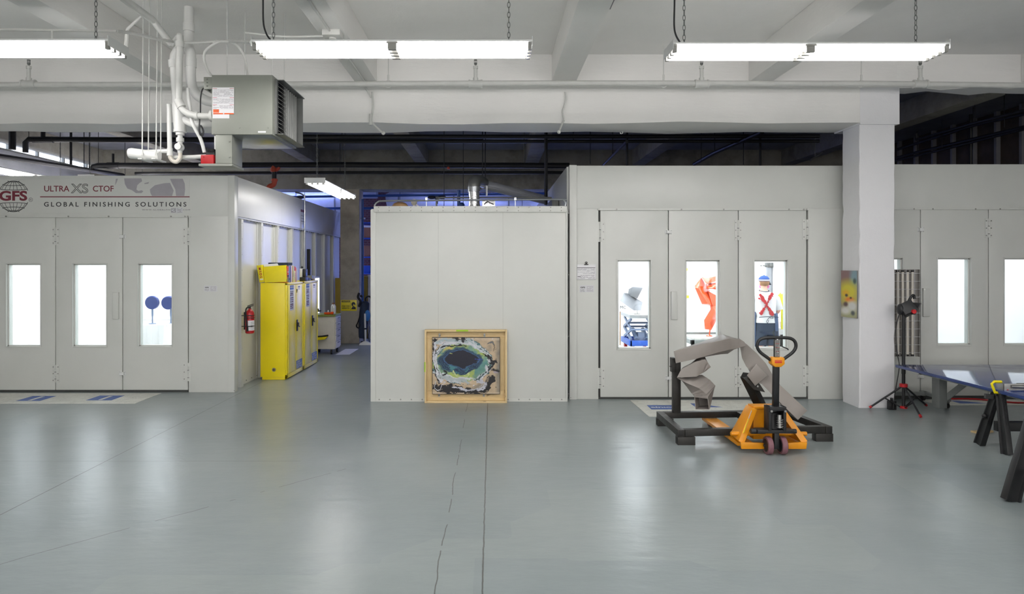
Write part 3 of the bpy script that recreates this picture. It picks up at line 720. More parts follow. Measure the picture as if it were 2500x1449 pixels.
# ================================================================== pipes, conduits and hangers under the white ceiling
def pipe(name, label, parts_, m, cat='pipe', group=None, n=12):
    """parts_: list of (points, radius) joined into one mesh"""
    mb = MB()
    for pts, r in parts_: mb.tube(pts, r, n)
    return tag(mb.build(name, m), label, cat, group)
def V(*a): return Vector(a)
YS = 8.9; ZS = 4.31
sp = thing('sprinkler_pipe', 'white sprinkler pipe running along the front of the cross beam', 'pipe', (-.8, YS, ZS))
mb = MB().tube([V(-11, YS, ZS-.02), V(-5, YS, ZS-.01), V(1, YS, ZS+.012), V(5, YS, ZS+.005), V(9.5, YS, ZS-.05)], .036, 14)
mb.build('pipe_run', 'white_pipe', sp)
for x in (70, 1161, 1713, 2247):
    X = px2(x, YS)
    t = MB().cyl((X-.075, YS, ZS), (X+.075, YS, ZS), .05, 14).cyl((X-.09, YS, ZS), (X-.07, YS, ZS), .056, 14).cyl((X+.07, YS, ZS), (X+.09, YS, ZS), .056, 14)
    t.cyl((X, YS, ZS+.03), (X, YS, ZS+.23), .024, 12).cyl((X, YS, ZS+.03), (X, YS, ZS+.08), .034, 12).cyl((X, YS, ZS+.2), (X, YS, ZS+.235), .031, 12)
    tt = t.build('tee_fitting', 'white_pipe', sp)
    h = MB().cyl((X, YS, ZS+.235), (X, YS, ZS+.27), .012, 8).bar((X-.016, YS, ZS+.27), (X-.016, YS, ZS+.31), .006, .008).bar((X+.016, YS, ZS+.27), (X+.016, YS, ZS+.31), .006, .008).cyl((X, YS, ZS+.31), (X, YS, ZS+.315), .022, 10).cyl((X, YS, ZS+.255), (X, YS, ZS+.275), .02, 8).cyl((X, YS, ZS+.27), (X, YS, ZS+.31), .004, 6)
    h.build('sprinkler_head', 'galv_dull', tt)
for x in (948, 1620, 2103):
    X = px2(x, YS)
    MB().cyl((X, YS, ZS+.03), (X, YS, 4.82), .006, 6).tube(arc((X, YS, ZS), .044, 0, 360, 16), .008, 5).cyl((X, YS, ZS+.04), (X, YS, ZS+.12), .013, 8).build('hanger_rod', 'white_pipe', sp)
# conduits on the joists and down the beam
A = thing('conduit', 'white conduit along a joist, through a box and down the beam', 'conduit', (-1.7, 7.5, 4.42), 'white conduits')
ya, yb = 3.5, 9.24
MB().tube([V(-1.71, ya, 4.425), V(-1.71, 7.2, 4.425)], .013, 8).tube([V(-1.71, 7.4, 4.425), V(-1.71, yb-.03, 4.42), V(-1.71, yb, 4.36), V(-1.63, yb, 4.22)], .013, 8).build('upper_run', 'white_pipe', A)
MB().tube(smooth_path([V(-1.62, 9.27, 4.3), V(-1.61, 9.27, 4.1), V(-1.63, 9.27, 3.95), V(-1.63, 9.27, 3.88)]), .014, 8).tube(smooth_path([V(-1.63, 9.27, 3.9), V(-1.6, 9.28, 3.86), V(-1.52, 9.35, 3.79), V(-1.49, 9.4, 3.77)]), .014, 8).cyl((-1.64, 9.265, 3.85), (-1.64, 9.265, 4.0), .024, 10).ball((-1.49, 9.4, 3.77), .028, 10, 6).build('lower_run', 'white_pipe', A)
MB().box(-1.79, -1.6, 7.2, 7.4, 4.38, 4.44).cyl((-1.7, 7.3, 4.38), (-1.7, 7.3, 4.36), .04, 12).build('junction_box', 'white_pipe', A, .004)
MB().tube(smooth_path([V(-1.79, 7.3, 4.4), V(-2.2, 7.2, 4.36), V(-2.5, 6.9, 4.3)]), .011, 8).build('branch_run', 'white_pipe', A)
Bc = thing('conduit', 'thin white conduit wandering down the beam to a knobbed end, right of its middle', 'conduit', (1.0, 9.27, 4.2), 'white conduits')
MB().tube(smooth_path([V(1.0, 9.27, 4.3), V(1.01, 9.27, 4.22), V(.985, 9.27, 4.1), V(.965, 9.27, 4.04), V(.98, 9.27, 3.93)]), .011, 8).build('upper_run', 'white_pipe', Bc)
MB().tube([V(.985, 9.27, 3.92), V(.96, 9.29, 3.87), V(.925, 9.36, 3.78)], .013, 8).ball((.925, 9.36, 3.775), .026, 10, 6).build('lower_run', 'white_pipe', Bc)
t = tag(MB().tube([V(1.3, 3.5, 4.8), V(1.32, 7.6, 4.8)], .006, 6).build('wire', 'greyink'), 'thin wire run under the slab beside a joist', 'wire')
# wall hooks hanging under the beam edge
for x, y in ((1520, 326), (1992, 318)):
    q = P(x, y, 9.9); tag(MB().tube(smooth_path([q+V(0, 0, .06), q+V(0, 0, .01), q+V(-.025, 0, 0), q+V(-.035, 0, .02)], 4), .008, 6).build('beam_hook', 'white_pipe'), 'small white hook under the beam edge, %s' % ('left of the two' if x < 1600 else 'nearest the white column'), 'hook', 'beam hooks')
# conduit with flexible run at the upper left
q = 6.35
F = thing('conduit', 'white conduit at the upper left that turns into a ribbed flexible hose', 'conduit', P(290, 76, q), 'white conduits')
MB().tube([P(-200, 72, q), P(0, 72, q), P(285, 76, q)], .013, 8).cyl(P(128, 72, q), P(128, 96, q), .012, 8).build('rigid_run', 'white_pipe', F)
fx_ = smooth_path([P(285, 76, q), P(330, 82, 6.6), P(385, 95, 6.9), P(440, 103, 7.2), P(500, 103, 7.2), P(560, 100, 7.0), P(612, 103, 6.4)], 14)
MB().tube(fx_, [.014+.003*(i % 2) for i in range(len(fx_))], 8).build('flexible_hose', 'white_pipe', F)
for k, pts in enumerate(([P(560, 102, 7.0), P(535, 102, 7.05), P(505, 120, 7.1), P(498, 140, 7.1), P(505, 168, 7.15), P(516, 184, 7.2)], [P(562, 103, 7.0), P(580, 112, 7.05), P(597, 140, 7.1), P(604, 183, 7.2)])):
    tag(MB().tube(smooth_path(pts), .014, 8).build('heater_wire_loop', 'white_pipe'), ['white flexible wire loop entering the rear corner of the heater top', 'white flexible wire loop entering the middle of the heater top'][k], 'wire', 'heater wire loops')
tag(MB().tube(smooth_path([P(345, 40, 6.9), P(312, 70, 6.9), P(311, 78, 6.9)], 5), .014, 8).cyl(P(311, 76, 6.9), P(308, 115, 6.9), .022, 10).build('drop_pipe', 'white_pipe'), 'short white pipe drop beside the end of the cut-off fixture', 'pipe')

# ================================================================== unit heater
H = thing('unit_heater', 'grey sheet-metal unit heater hung from the ceiling, louvres facing the aisle', 'heater', (-2.6, 7.0, 3.29))
XR, XLh = -2.247, -2.87
zb, ztp = 3.29, 3.90
mb = MB().box(XLh, XR, 7.0, 7.86, zb, ztp).mat(1)
for x, y in ((522, 332), (585, 270), (585, 236), (585, 312), (655, 312), (655, 194)): mb.cyl(P(x, min(y, 326), 7.0), P(x, min(y, 326), 7.0)+V(0, -.006, 0), .007, 6)
mb.build('casing', ['heater', 'bolt'], H, .006)
o = MB().box(XR-.0, XR+.012, 7.12, 7.84, zb+.03, ztp-.03).build('outlet_dark_plate', 'black', H)  # flat black plate stands for the dark opening behind the louvres
for i in range(13):
    z = zb+.055+i*.042; MB().add([(XR+.014, 7.13, z+.012), (XR+.014, 7.32, z+.012), (XR+.05, 7.32, z-.014), (XR+.05, 7.13, z-.014), (XR+.014, 7.13, z+.016), (XR+.014, 7.32, z+.016), (XR+.05, 7.32, z-.01), (XR+.05, 7.13, z-.01)], [(0,1,2,3),(7,6,5,4),(0,3,7,4),(1,5,6,2),(0,4,5,1),(3,2,6,7)]).build('horizontal_louvre', 'galv_dull', H)
for i in range(7):
    y = 7.34+i*.07; MB().add([(XR+.012, y, zb+.035), (XR+.03, y+.004, zb+.035), (XR+.03, y+.004, ztp-.035), (XR+.012, y, ztp-.035), (XR+.012, y+.006, zb+.035), (XR+.03, y+.01, zb+.035), (XR+.03, y+.01, ztp-.035), (XR+.012, y+.006, ztp-.035)], [(0,1,2,3),(7,6,5,4),(0,3,7,4),(1,5,6,2),(0,4,5,1),(3,2,6,7)]).build('vertical_louvre', 'galv_dull', H)
fr = MB().box(XR, XR+.085, 7.1, 7.9, ztp-.03, ztp-.022).box(XR, XR+.085, 7.1, 7.9, zb+.02, zb+.028).box(XR, XR+.02, 7.08, 7.13, zb+.02, ztp-.02).box(XR, XR+.07, 7.875, 7.88, zb+.02, ztp-.02)
fr.build('outlet_frame', 'galv_dull', H)
MB().loft([[V(-2.84, 7.03, zb), V(-2.27, 7.03, zb), V(-2.27, 7.8, zb), V(-2.84, 7.8, zb)], [V(-2.55, 7.06, zb-.02), V(-2.27, 7.06, zb-.02), V(-2.27, 7.75, zb-.02), V(-2.7, 7.75, zb-.02)]]).build('bottom_pan', 'galv', H, .004)
mb = MB().box(-2.835, -2.665, 7.01, 7.3, 2.995, zb).mat(1)
for z in (3.06, 3.22): mb.cyl((-2.69, 7.01, z), (-2.69, 7.0, z), .01, 8)
mb.build('control_column', ['heater', 'bolt'], H, .004)
MB().box(-3.0, -2.655, 6.99, 7.32, 2.965, 2.99).build('shelf_bracket', 'heater', H, .003)
lp = MB().box(*(P(519, 288, 7)[0], P(560, 288, 7)[0], 6.996, 6.9985, P(0, 289, 7)[2], P(0, 260, 7)[2])); lp.box(P(519, 0, 7)[0], P(571.5, 0, 7)[0], 6.995, 6.9975, P(0, 279, 7)[2], P(0, 213.5, 7)[2]).mat(1)
for x0, x1, y0, y1 in ((521, 535, 267, 275), (521, 545, 276, 279), (548, 571, 276, 279)): lp.box(P(x0, 0, 7)[0], P(x1, 0, 7)[0], 6.9935, 6.995, P(0, y1, 7)[2], P(0, y0, 7)[2])
lp.mat(2)
for y in (216, 238.5, 255.5):
    for x0, x1 in ((520, 530), (561, 571)): lp.box(P(x0, 0, 7)[0], P(x1, 0, 7)[0], 6.9935, 6.995, P(0, y+.8, 7)[2], P(0, y, 7)[2])
lp.mat(3)
for k, (a, b2) in enumerate(((219, 236), (241, 253), (257, 266))): scribble(lp, P(521, 0, 7)[0], P(570, 0, 7)[0], P(0, b2, 7)[2], P(0, a, 7)[2], 6.995, max(3, int((b2-a)/2)), 30+k)
lp.build('instruction_label', ['paper', 'orangeink', 'redink', 'lavender'], H)
MB().box(P(630, 0, 7)[0], P(649, 0, 7)[0], 6.9965, 6.9985, P(0, 323.5, 7)[2], P(0, 320, 7)[2]).build('model_plate', 'paper', H)
mb = MB().box(-2.96, -2.872, 7.02, 7.2, 3.76, 3.885).mat(1)
for z in (3.79, 3.825, 3.86): mb.box(-2.93, -2.915, 7.014, 7.02, z-.006, z+.006)
mb.build('junction_box', ['heater', 'black'], H, .003)
for x, y in ((-2.8, 7.75), (-2.35, 7.75), (-2.3, 7.15), (-2.75, 7.1)): MB().cyl((x, y, ztp), (x, y, 4.82), .005, 6).build('hanger_rod', 'white_pipe', H)
def pp(name, label, segs, m='pvc', cat='pipe', group='white pipes at the heater'): return pipe(name, label, segs, m, cat, group)
v = thing('vent_pipe', 'fat white vent pipe from the ceiling, curving into the left side of the heater', 'pipe', (-3.4, 7.5, 4.4), 'white pipes at the heater')
MB().tube(smooth_path([V(-3.37, 7.6, 4.82), V(-3.37, 7.6, 4.5), V(-3.33, 7.5, 4.34), V(-3.27, 7.42, 4.24), V(-3.27, 7.42, 4.0), V(-3.25, 7.42, 3.88), V(-3.19, 7.42, 3.79), V(-3.09, 7.42, 3.735), V(-3.0, 7.42, 3.72)], 8), .053, 16).build('pipe_run', 'pvc', v)
MB().cyl((-3.37, 7.6, 4.55), (-3.37, 7.6, 4.64), .06, 16).build('coupling', 'pvc', v); MB().cyl((-3.27, 7.42, 4.1), (-3.27, 7.42, 4.2), .06, 16).build('coupling', 'pvc', v)
MB().cyl((-3.02, 7.42, 3.72), (-2.87, 7.42, 3.72), .058, 16).cyl((-2.9, 7.42, 3.72), (-2.872, 7.42, 3.72), .07, 16).build('collar', 'galv', v)
dpg = pp('gas_pipe', 'long white pipe running back along the joist, then down and into the heater', [([V(-3.5, 2.5, 4.5), V(-3.47, 7.0, 4.46), V(-3.38, 7.2, 4.28)], .035), (smooth_path([V(-3.22, 7.05, 4.32), V(-3.22, 7.05, 4.2), V(-3.23, 7.05, 3.7), V(-3.22, 7.05, 3.6), V(-3.14, 7.05, 3.52), V(-3.02, 7.05, 3.49), V(-2.87, 7.05, 3.49)], 6), .034), ([V(-3.36, 7.2, 4.28), V(-3.22, 7.05, 4.32)], .03), ([V(-3.22, 7.05, 4.26), V(-3.22, 7.05, 4.2)], .042), ([V(-3.24, 7.05, 3.66), V(-3.2, 7.05, 3.58)], .044), ([V(-3.06, 7.05, 3.49), V(-3.03, 7.05, 3.49)], .045), ([V(-2.9, 7.05, 3.49), V(-2.872, 7.05, 3.49)], .06)], 'white_pipe')
dr_ = thing('drain_pipe', 'white condensate drain with tee, valve and hooked trap hanging left of the heater', 'pipe', (-3.25, 7.3, 3.6), 'white pipes at the heater')
MB().tube(smooth_path([V(-3.33, 7.3, 4.28), V(-3.38, 7.3, 4.22), V(-3.40, 7.3, 4.12), V(-3.37, 7.3, 3.7), V(-3.35, 7.3, 3.62)], 6), .04, 14).tube([V(-3.41, 7.3, 4.14), V(-3.40, 7.3, 4.06)], .047, 14).build('upper_run', 'pvc', dr_)
MB().cyl((-3.35, 7.3, 3.68), (-3.33, 7.3, 3.39), .062, 16).cyl((-3.33, 7.3, 3.40), (-3.33, 7.3, 3.37), .066, 16).cyl((-3.33, 7.3, 3.37), (-3.33, 7.3, 3.34), .045, 14).tube([V(-3.33, 7.3, 3.52), V(-3.2, 7.3, 3.46), V(-2.9, 7.3, 3.46), V(-2.87, 7.3, 3.46)], .04, 12).build('drain_tee', 'pvc', dr_)
MB().cyl((-3.33, 7.3, 3.345), (-3.33, 7.3, 3.28), .026, 12).cyl((-3.33, 7.3, 3.31), (-3.33, 7.3, 3.27), .04, 12).cyl((-3.33, 7.3, 3.27), (-3.33, 7.3, 3.15), .026, 12).ball((-3.33, 7.3, 3.21), .045, 14, 8).cyl((-3.33, 7.24, 3.21), (-3.33, 7.32, 3.21), .035, 12).build('drain_valve', 'pvc', dr_)
MB().tube(smooth_path([V(-3.33, 7.3, 3.16), V(-3.33, 7.3, 3.1), V(-3.36, 7.3, 3.06), V(-3.40, 7.3, 3.06), V(-3.435, 7.3, 3.1), V(-3.435, 7.3, 3.14)], 6), .022, 10).build('trap_bend', 'cream', dr_)
MB().cyl((-3.44, 7.3, 3.12), (-3.45, 7.3, 3.67), .024, 12).cyl((-3.44, 7.3, 3.12), (-3.44, 7.3, 3.2), .03, 12).build('standpipe', 'pvc', dr_)
MB().tube([V(-3.45, 7.3, 3.17), V(-3.75, 7.25, 3.15), V(-3.8, 7.25, 3.15)], .022, 10).tube([V(-3.46, 7.35, 3.11), V(-3.2, 7.35, 3.115), V(-2.96, 7.3, 3.12)], .022, 10).cyl((-2.94, 7.3, 3.12), (-2.94, 7.3, 3.33), .024, 10).build('lower_run', 'pvc', dr_)
cn = thing('condensate_neutralizer', 'small white cylinder slung on four thin rods left of the heater', 'canister', (-3.65, 7.3, 3.1))
MB().tube([V(-3.82, 7.2, 3.13), V(-3.8, 7.2, 3.13), V(-3.54, 7.2, 3.10), V(-3.50, 7.2, 3.10)], [.05, .056, .052, .046], 16).build('cylinder_body', 'pvc', cn)
for a, b2, y in ((350, 347, 7.13), (365, 362, 7.27), (385, 381, 7.13), (395, 392, 7.27)):
    p0, p1 = P(a, 0, y), P(b2, 372, y); MB().cyl((p0.x, y, 4.82), (p1.x, y, p1.z), .006, 6).cyl((p1.x, y, p1.z-.03), (p1.x, y, p1.z), .012, 6).build('hanger_rod', 'white_pipe', cn)
for x in (355, 388): X = P(x, 0, 7.2).x; MB().bar((X, 7.08, 3.055), (X, 7.32, 3.055), .04, .012).build('strap_channel', 'white_pipe', cn)
tag(MB().tube(smooth_path([P(458, 215, 7.1), P(462, 255, 7.1), P(470, 300, 7.1), P(490, 340, 7.1), P(499, 372, 7.1)], 6), .018, 10).build('flexible_tube', 'pvc'), 'white flexible tube dropping to the red pump under the heater', 'tube')
cp = thing('condensate_pump', 'small red condensate pump sitting on the shelf under the heater', 'pump', (-2.92, 7.1, 2.99))
MB().box(-2.985, -2.85, 7.0, 7.28, 2.99, 3.085).build('pump_tank', 'red', cp, .012)
mb = MB().box(-2.95, -2.86, 7.05, 7.25, 3.085, 3.12)
for i in range(6): mb.box(-2.93+i*.012, -2.925+i*.012, 7.03, 7.2, 3.12, 3.15)
mb.build('pump_motor', 'blackpipe', cp); MB().box(-2.96, -2.95, 6.99, 7.0, 3.055, 3.07).build('latch_clip', 'redink', cp)
w_ = smooth_path([P(513, 222, 7.05), P(497, 215, 7.05), P(490, 235, 7.05), P(489, 275, 7.05), P(487, 300, 7.05), P(486, 318, 7.05), P(490, 330, 7.05), P(496, 322, 7.05), P(490, 306, 7.05), P(487, 318, 7.05), P(493, 332, 7.05), P(497, 320, 7.05), P(492, 308, 7.05)], 7)
tag(MB().tube(w_, .007, 6).build('coiled_cable', 'black'), 'black cord coiled up beside the heater', 'cord')

# ================================================================== aisle: extinguisher, cabinets, binders, cart
def ext():
    t = thing('fire_extinguisher', 'red fire extinguisher strapped in a black bracket on the booth side', 'fire extinguisher', (-3.85, 10.93, .86))
    x, y = -3.87, 10.93
    MB().lathe([(.055, .86), (.068, .87), (.07, .9), (.07, 1.16), (.062, 1.2), (.035, 1.235), (.022, 1.245), (.022, 1.26)], (x, y, 0), 20).build('cylinder_body', 'red', t)
    MB().cyl((x, y, 1.255), (x, y, 1.285), .018, 10).bar((x-.02, y-.04, 1.285), (x+.03, y+.07, 1.3), .018, .01).bar((x-.02, y-.04, 1.3), (x+.03, y+.08, 1.325), .018, .008).build('valve_handle', 'black', t)
    MB().tube(smooth_path([V(x, y-.02, 1.275), V(x-.02, y-.085, 1.27), V(x-.03, y-.1, 1.2), V(x-.02, y-.085, 1.05), V(x-.01, y-.08, .96)], 6), .011, 8).cyl((x-.01, y-.08, .97), (x-.01, y-.08, .9), .014, 8, .018).build('hose', 'rubber', t)
    b = MB()
    for z in (.98, 1.11, 1.15): b.tube([V(x+.073*math.cos(a*math.pi/10), y+.073*math.sin(a*math.pi/10), z) for a in range(20)], .005, 6, True)
    b.bar((x-.08, y, .92), (x-.08, y, 1.2), .03, .006)
    for z in (1.15, .98): b.bar((x-.1, y-.09, z), (x+.07, y-.076, z), .012, .012)
    b.build('wall_bracket', 'black', t)
    lab = [[V(x+.0715*math.cos(R(a)), y+.0715*math.sin(R(a)), z) for a in range(-95, 31, 12)] for z in (.91, 1.07)]
    MB().loft(lab, False, False).build('label', 'paper', t)
    mk = MB()
    for i in range(5): mk.loft([[V(x+.0722*math.cos(R(a)), y+.0722*math.sin(R(a)), z) for a in (-60, -50, -40, -30, -20)] for z in (.93+i*.027, .938+i*.027)], False, False)
    mk.build('label_print', 'greyink', t)
ext()
CX0, CX1 = -3.93, -3.48
def cabinet(y0, y1, label, gold=False, first=True):
    t = thing('safety_cabinet', label, 'cabinet', (-3.7, (y0+y1)/2, 0), 'yellow safety cabinets')
    H_ = 1.65; ym = (y0+y1)/2
    MB().box(CX0, CX1-.03, y0, y1, .05, H_).box(CX0+.02, CX1-.04, y0+.02, y1-.02, 0, .05).box(CX1-.03, CX1, y0, y0+.05, .02, H_).box(CX1-.03, CX1, y1-.05, y1, .02, H_).box(CX1-.03, CX1, y0, y1, H_-.04, H_).box(CX1-.03, CX1, y0, y1, .02, .09).build('body', 'yellow', t, .005)
    for k, (a, b2) in enumerate(((y0+.05, ym-.003), (ym+.003, y1-.05))):
        d = MB().box(CX1-.028, CX1+.004, a, b2, .095, H_-.045).build('door', 'yellow', t, .004)
        hg = MB(); yy = y0+.05 if k == 0 else y1-.05
        hg.cyl((CX1+.004, yy, .1), (CX1+.004, yy, H_-.05), .007, 6).build('piano_hinge', 'yellow', d)
        if k == 0:
            l = MB().box(CX1+.004, CX1+.006, a+.11, a+.33, 1.17, 1.6).mat(1).box(CX1+.006, CX1+.007, a+.11, a+.33, 1.53, 1.6)
            l.mat(2)
            for i in range(3): scribble(l, a+.13, a+.31, 1.19+i*.115, 1.28+i*.115, 0, 3, i+3, 'right', CX1+.006)
            l.mat(3); scribble(l, a+.13, a+.3, 1.19, 1.51, 0, 9, 44, 'right', CX1+.006); l.build('warning_label', ['label', 'signblue', 'maroon', 'greyink'], d)
            text('lettering', 'DANGER' if False else 'WARNING', 'label', d, (CX1+.0075, a+.22, 1.565), .04, 'right')
        else:
            MB().box(CX1+.004, CX1+.02, a+.03, a+.1, .78, .98).mat(1).box(CX1+.02, CX1+.045, a+.045, a+.085, .86, .93).bar((CX1+.035, a+.065, .87), (CX1+.035, a+.14, .85), .016, .016).build('paddle_handle', ['black', 'darksteel'], d, .003)
            l = MB().box(CX1+.004, CX1+.0055, a+.03, b2-.04, .1, .25).mat(1); scribble(l, a+.05, b2-.08, .11, .19, 0, 5, 12, 'right', CX1+.0055); l.build('notice_label', ['bluegrey', 'label'], d)
            text('lettering', 'NOTICE', 'label', d, (CX1+.0065, (a+b2)/2-.05, .215), .045, 'right')
            l = MB().box(CX1+.004, CX1+.0055, a+.16, a+.26, 1.55, 1.575).box(CX1+.004, CX1+.0055, a+.18, a+.24, 1.515, 1.53); l.build('small_sticker', 'greyink', d)
            if first: MB().box(CX1+.004, CX1+.005, a+.04, a+.1, 1.46, 1.53).mat(1).bar((CX1+.0055, a+.05, 1.47), (CX1+.0055, a+.09, 1.52), .001, .014, (1, 0, 0)).bar((CX1+.0055, a+.05, 1.52), (CX1+.0055, a+.07, 1.495), .001, .012, (1, 0, 0)).build('torn_sticker', ['yellow_board', 'ink'], d)
    MB().cyl((-3.7, y0, .175), (-3.7, y0-.01, .175), .032, 16).mat(1).cyl((-3.7, y0-.01, .175), (-3.7, y0-.014, .175), .02, 12).build('vent_cap', ['steel', 'goldfit'], t)
    return t
cabinet(11.61, 12.62, 'nearer of the two yellow safety cabinets, with leaning binders on its top')
cabinet(12.64, 13.68, 'farther of the two yellow safety cabinets, next to the white cart', first=False)
ZC = 1.651
# binders and papers along the cabinet top
Z1 = Vector((0, 0, 1))
def slab(name, label, corner, a, b2, c, mats, cat='binder', group='binders and books on the cabinets', bev=.003, extra=None):
    """a leaning book block: corner + three edge vectors (spine edge a = width along shelf, b = height, c = depth)"""
    o, a, b2, c = Vector(corner), Vector(a), Vector(b2), Vector(c)
    mb = MB().loft([[o, o+a, o+a+c, o+c], [o+b2, o+a+b2, o+a+b2+c, o+b2+c]])
    m = mb.build(name, mats, None, bev); return tag(m, label, cat, group)
# yellow binder with vertical letters, leaning
bd = thing('binder', 'yellow binder leaning left with red letters MSDS down its spine', 'binder', (-3.95, 11.62, ZC), 'binders and books on the cabinets')
o = V(-3.95, 11.62, ZC+.004); a = V(.085, 0, .012); b_ = V(-.05, 0, .29); c = V(0, .28, 0)
MB().loft([[o, o+a, o+a+c, o+c], [o+b_, o+a+b_, o+a+b_+c, o+b_+c]]).build('cover', 'ybinder', bd, .004)
up = b_.normalized(); rt = (a - up*a.dot(up)).normalized(); rot = Matrix((( rt.x, up.x, 0), (0, 0, -1), (rt.z, up.z, 0)))
for i, ch in enumerate('MSDS'): text('lettering', ch, 'redink', bd, o+a*.5+b_*(.78-i*.16)+V(0, -.002, 0), .052, rot=rot @ Matrix.Rotation(R(-90), 3, 'Z') if True else rot, bold=.03)
MB().prism([o+a*.2+b_*.13, o+a*.85+b_*.13, o+a*.85+b_*.2, o+a*.2+b_*.2], (0, -.0015, 0)).build('spine_label', 'label', bd)
big = thing('binder', 'large yellow binder facing out, tilted against the other binders', 'binder', (-3.66, 11.62, ZC), 'binders and books on the cabinets')
o = V(-3.855, 11.6, ZC+.004); a = V(.385, 0, .012); b_ = V(-.05, .07, .285); c = V(0, .07, 0)
MB().loft([[o, o+a, o+a+V(-.015, 0, .0), o+c+V(0.02, 0, 0)], [o+b_*.94, o+a+b_*1.0, o+a+b_*1.0+c, o+b_*.94+c]]).build('cover', 'ybinder', big, .003)
MB().loft([[o+V(.03, .02, .02)+b_*.1, o+a*.9+V(0, .02, 0)+b_*.1, o+a*.9+V(0, .06, 0)+b_*.1, o+V(.03, .06, .02)+b_*.1], [o+V(-.0, .02, 0)+b_*1.08, o+a*.6+V(0, .02, 0)+b_*1.12, o+a*.6+V(0, .06, 0)+b_*1.12, o+V(0, .06, 0)+b_*1.08]]).build('loose_pages', 'paper', big)
y = 11.72; x1 = CX1-.02
def upright(label, y, w_, h, m, d=.27, x1=x1, **kw):
    t = thing('binder', label, 'binder', (x1-d/2, y+w_/2, ZC), 'binders and books on the cabinets')
    MB().box(x1-d, x1, y, y+w_, ZC, ZC+h).build('cover', m, t, .003); return t
t = upright('orange, red and green patterned binder beside the big yellow one', 11.70, .08, .28, 'orangeink')
MB().box(x1, x1+.001, 11.705, 11.775, ZC+.01, ZC+.09).mat(1).box(x1, x1+.001, 11.705, 11.775, ZC+.175, ZC+.19).mat(2).box(x1, x1+.001, 11.705, 11.775, ZC+.1, ZC+.13).build('spine_label', ['greentop', 'label', 'ink'], t)
t = upright('grey-blue binder with a black dot, under the dark flat box', 11.79, .09, .29, 'bluegrey')
MB().cyl((x1, 11.835, ZC+.06), (x1+.002, 11.835, ZC+.06), .016, 12).build('finger_ring', 'black', t)
upright('navy binder next to the grey-blue one', 11.885, .03, .29, 'navy')
t = upright('white binder with a pale pink spine edge', 11.92, .075, .29, 'paper'); MB().box(x1, x1+.001, 11.922, 11.935, ZC, ZC+.29).build('spine_label', 'pink', t)
upright('brown hardback book beside the white binder', 12.0, .025, .285, 'cardboard')
t = upright('yellow manual with black lettering on its spine', 12.03, .045, .29, 'ybinder')
mk = MB()
for i in range(9): mk.box(x1, x1+.001, 12.042, 12.062, ZC+.1+i*.02, ZC+.113+i*.02)
mk.build('spine_print', 'ink', t)
upright('cream paperback standing beside the yellow manual', 12.08, .04, .285, 'cream')
t = upright('short bright yellow handbook with faded spine print', 12.13, .06, .2, 'ybinder'); mk = MB()
for i in range(4): mk.box(x1, x1+.001, 12.15, 12.17, ZC+.05+i*.03, ZC+.06+i*.03)
mk.build('spine_print', 'ink', t)
t = upright('dark red picture binder with a white top edge', 12.2, .075, .28, 'red', .25, x1-.01); MB().box(x1-.01, x1-.009, 12.205, 12.27, ZC+.2, ZC+.25).mat(1).box(x1-.01, x1-.009, 12.205, 12.27, ZC+.262, ZC+.278).build('spine_label', ['orangeink', 'paper'], t)
upright('thin white folder at the end of the binder row', 12.285, .02, .24, 'paper')
t = tag(MB().box(x1-.34, x1-.0, 11.74, 12.0, ZC+.295, ZC+.345).build('flat_box', 'navy', None, .004), 'dark flat box lying across the tops of the binders', 'box')
# gadget stack on the farther cabinet
g = thing('paint_test_meter', 'black hand-held device with a blue screen, white side and knob, on the cabinet', 'device', (-3.58, 12.92, ZC+.0))
MB().box(-3.56, -3.50, 12.85, 13.0, ZC+.075, ZC+.23).build('meter_body', 'black', g, .012); MB().box(-3.61, -3.56, 12.83, 12.98, ZC+.075, ZC+.235).build('side_panel', 'label', g, .008)
MB().box(-3.50, -3.498, 12.89, 12.96, ZC+.1, ZC+.16).build('screen', 'signblue', g); MB().ball((-3.58, 12.9, ZC+.26), .022, 12, 8).cyl((-3.58, 12.9, ZC+.23), (-3.58, 12.9, ZC+.25), .008, 8).build('knob', 'black', g)
MB().box(-3.6, -3.49, 12.8, 13.02, ZC, ZC+.072).build('stand', 'black', g, .004)
for k, (y0, y1, h, m, lab) in enumerate(((13.05, 13.13, .06, 'paper', 'small white carton beside the black device'), (13.15, 13.33, .055, 'black', 'low black carton on the farther cabinet'), (13.38, 13.48, .1, 'galv_dull', 'small grey metal box on the farther cabinet'))):
    tag(MB().box(-3.64, -3.52, y0, y1, ZC, ZC+h).build('small_carton', m, None, .003), lab, 'box')
tag(MB().loft([[V(-3.62, 13.14, ZC+.064), V(-3.52, 13.14, ZC+.064), V(-3.52, 13.15, ZC+.07), V(-3.62, 13.15, ZC+.07)], [V(-3.6, 13.5, ZC+.012), V(-3.5, 13.5, ZC+.01), V(-3.5, 13.5, ZC+.016), V(-3.6, 13.5, ZC+.018)]]).build('folded_ruler', 'yellow_board'), 'long yellowish strip lying over the cartons', 'ruler')
tag(MB().box(-3.62, -3.53, 13.55, 13.66, ZC, ZC+.09).build('tissue_box', 'lavender', None, .006), 'lavender box at the far end of the cabinets', 'box')

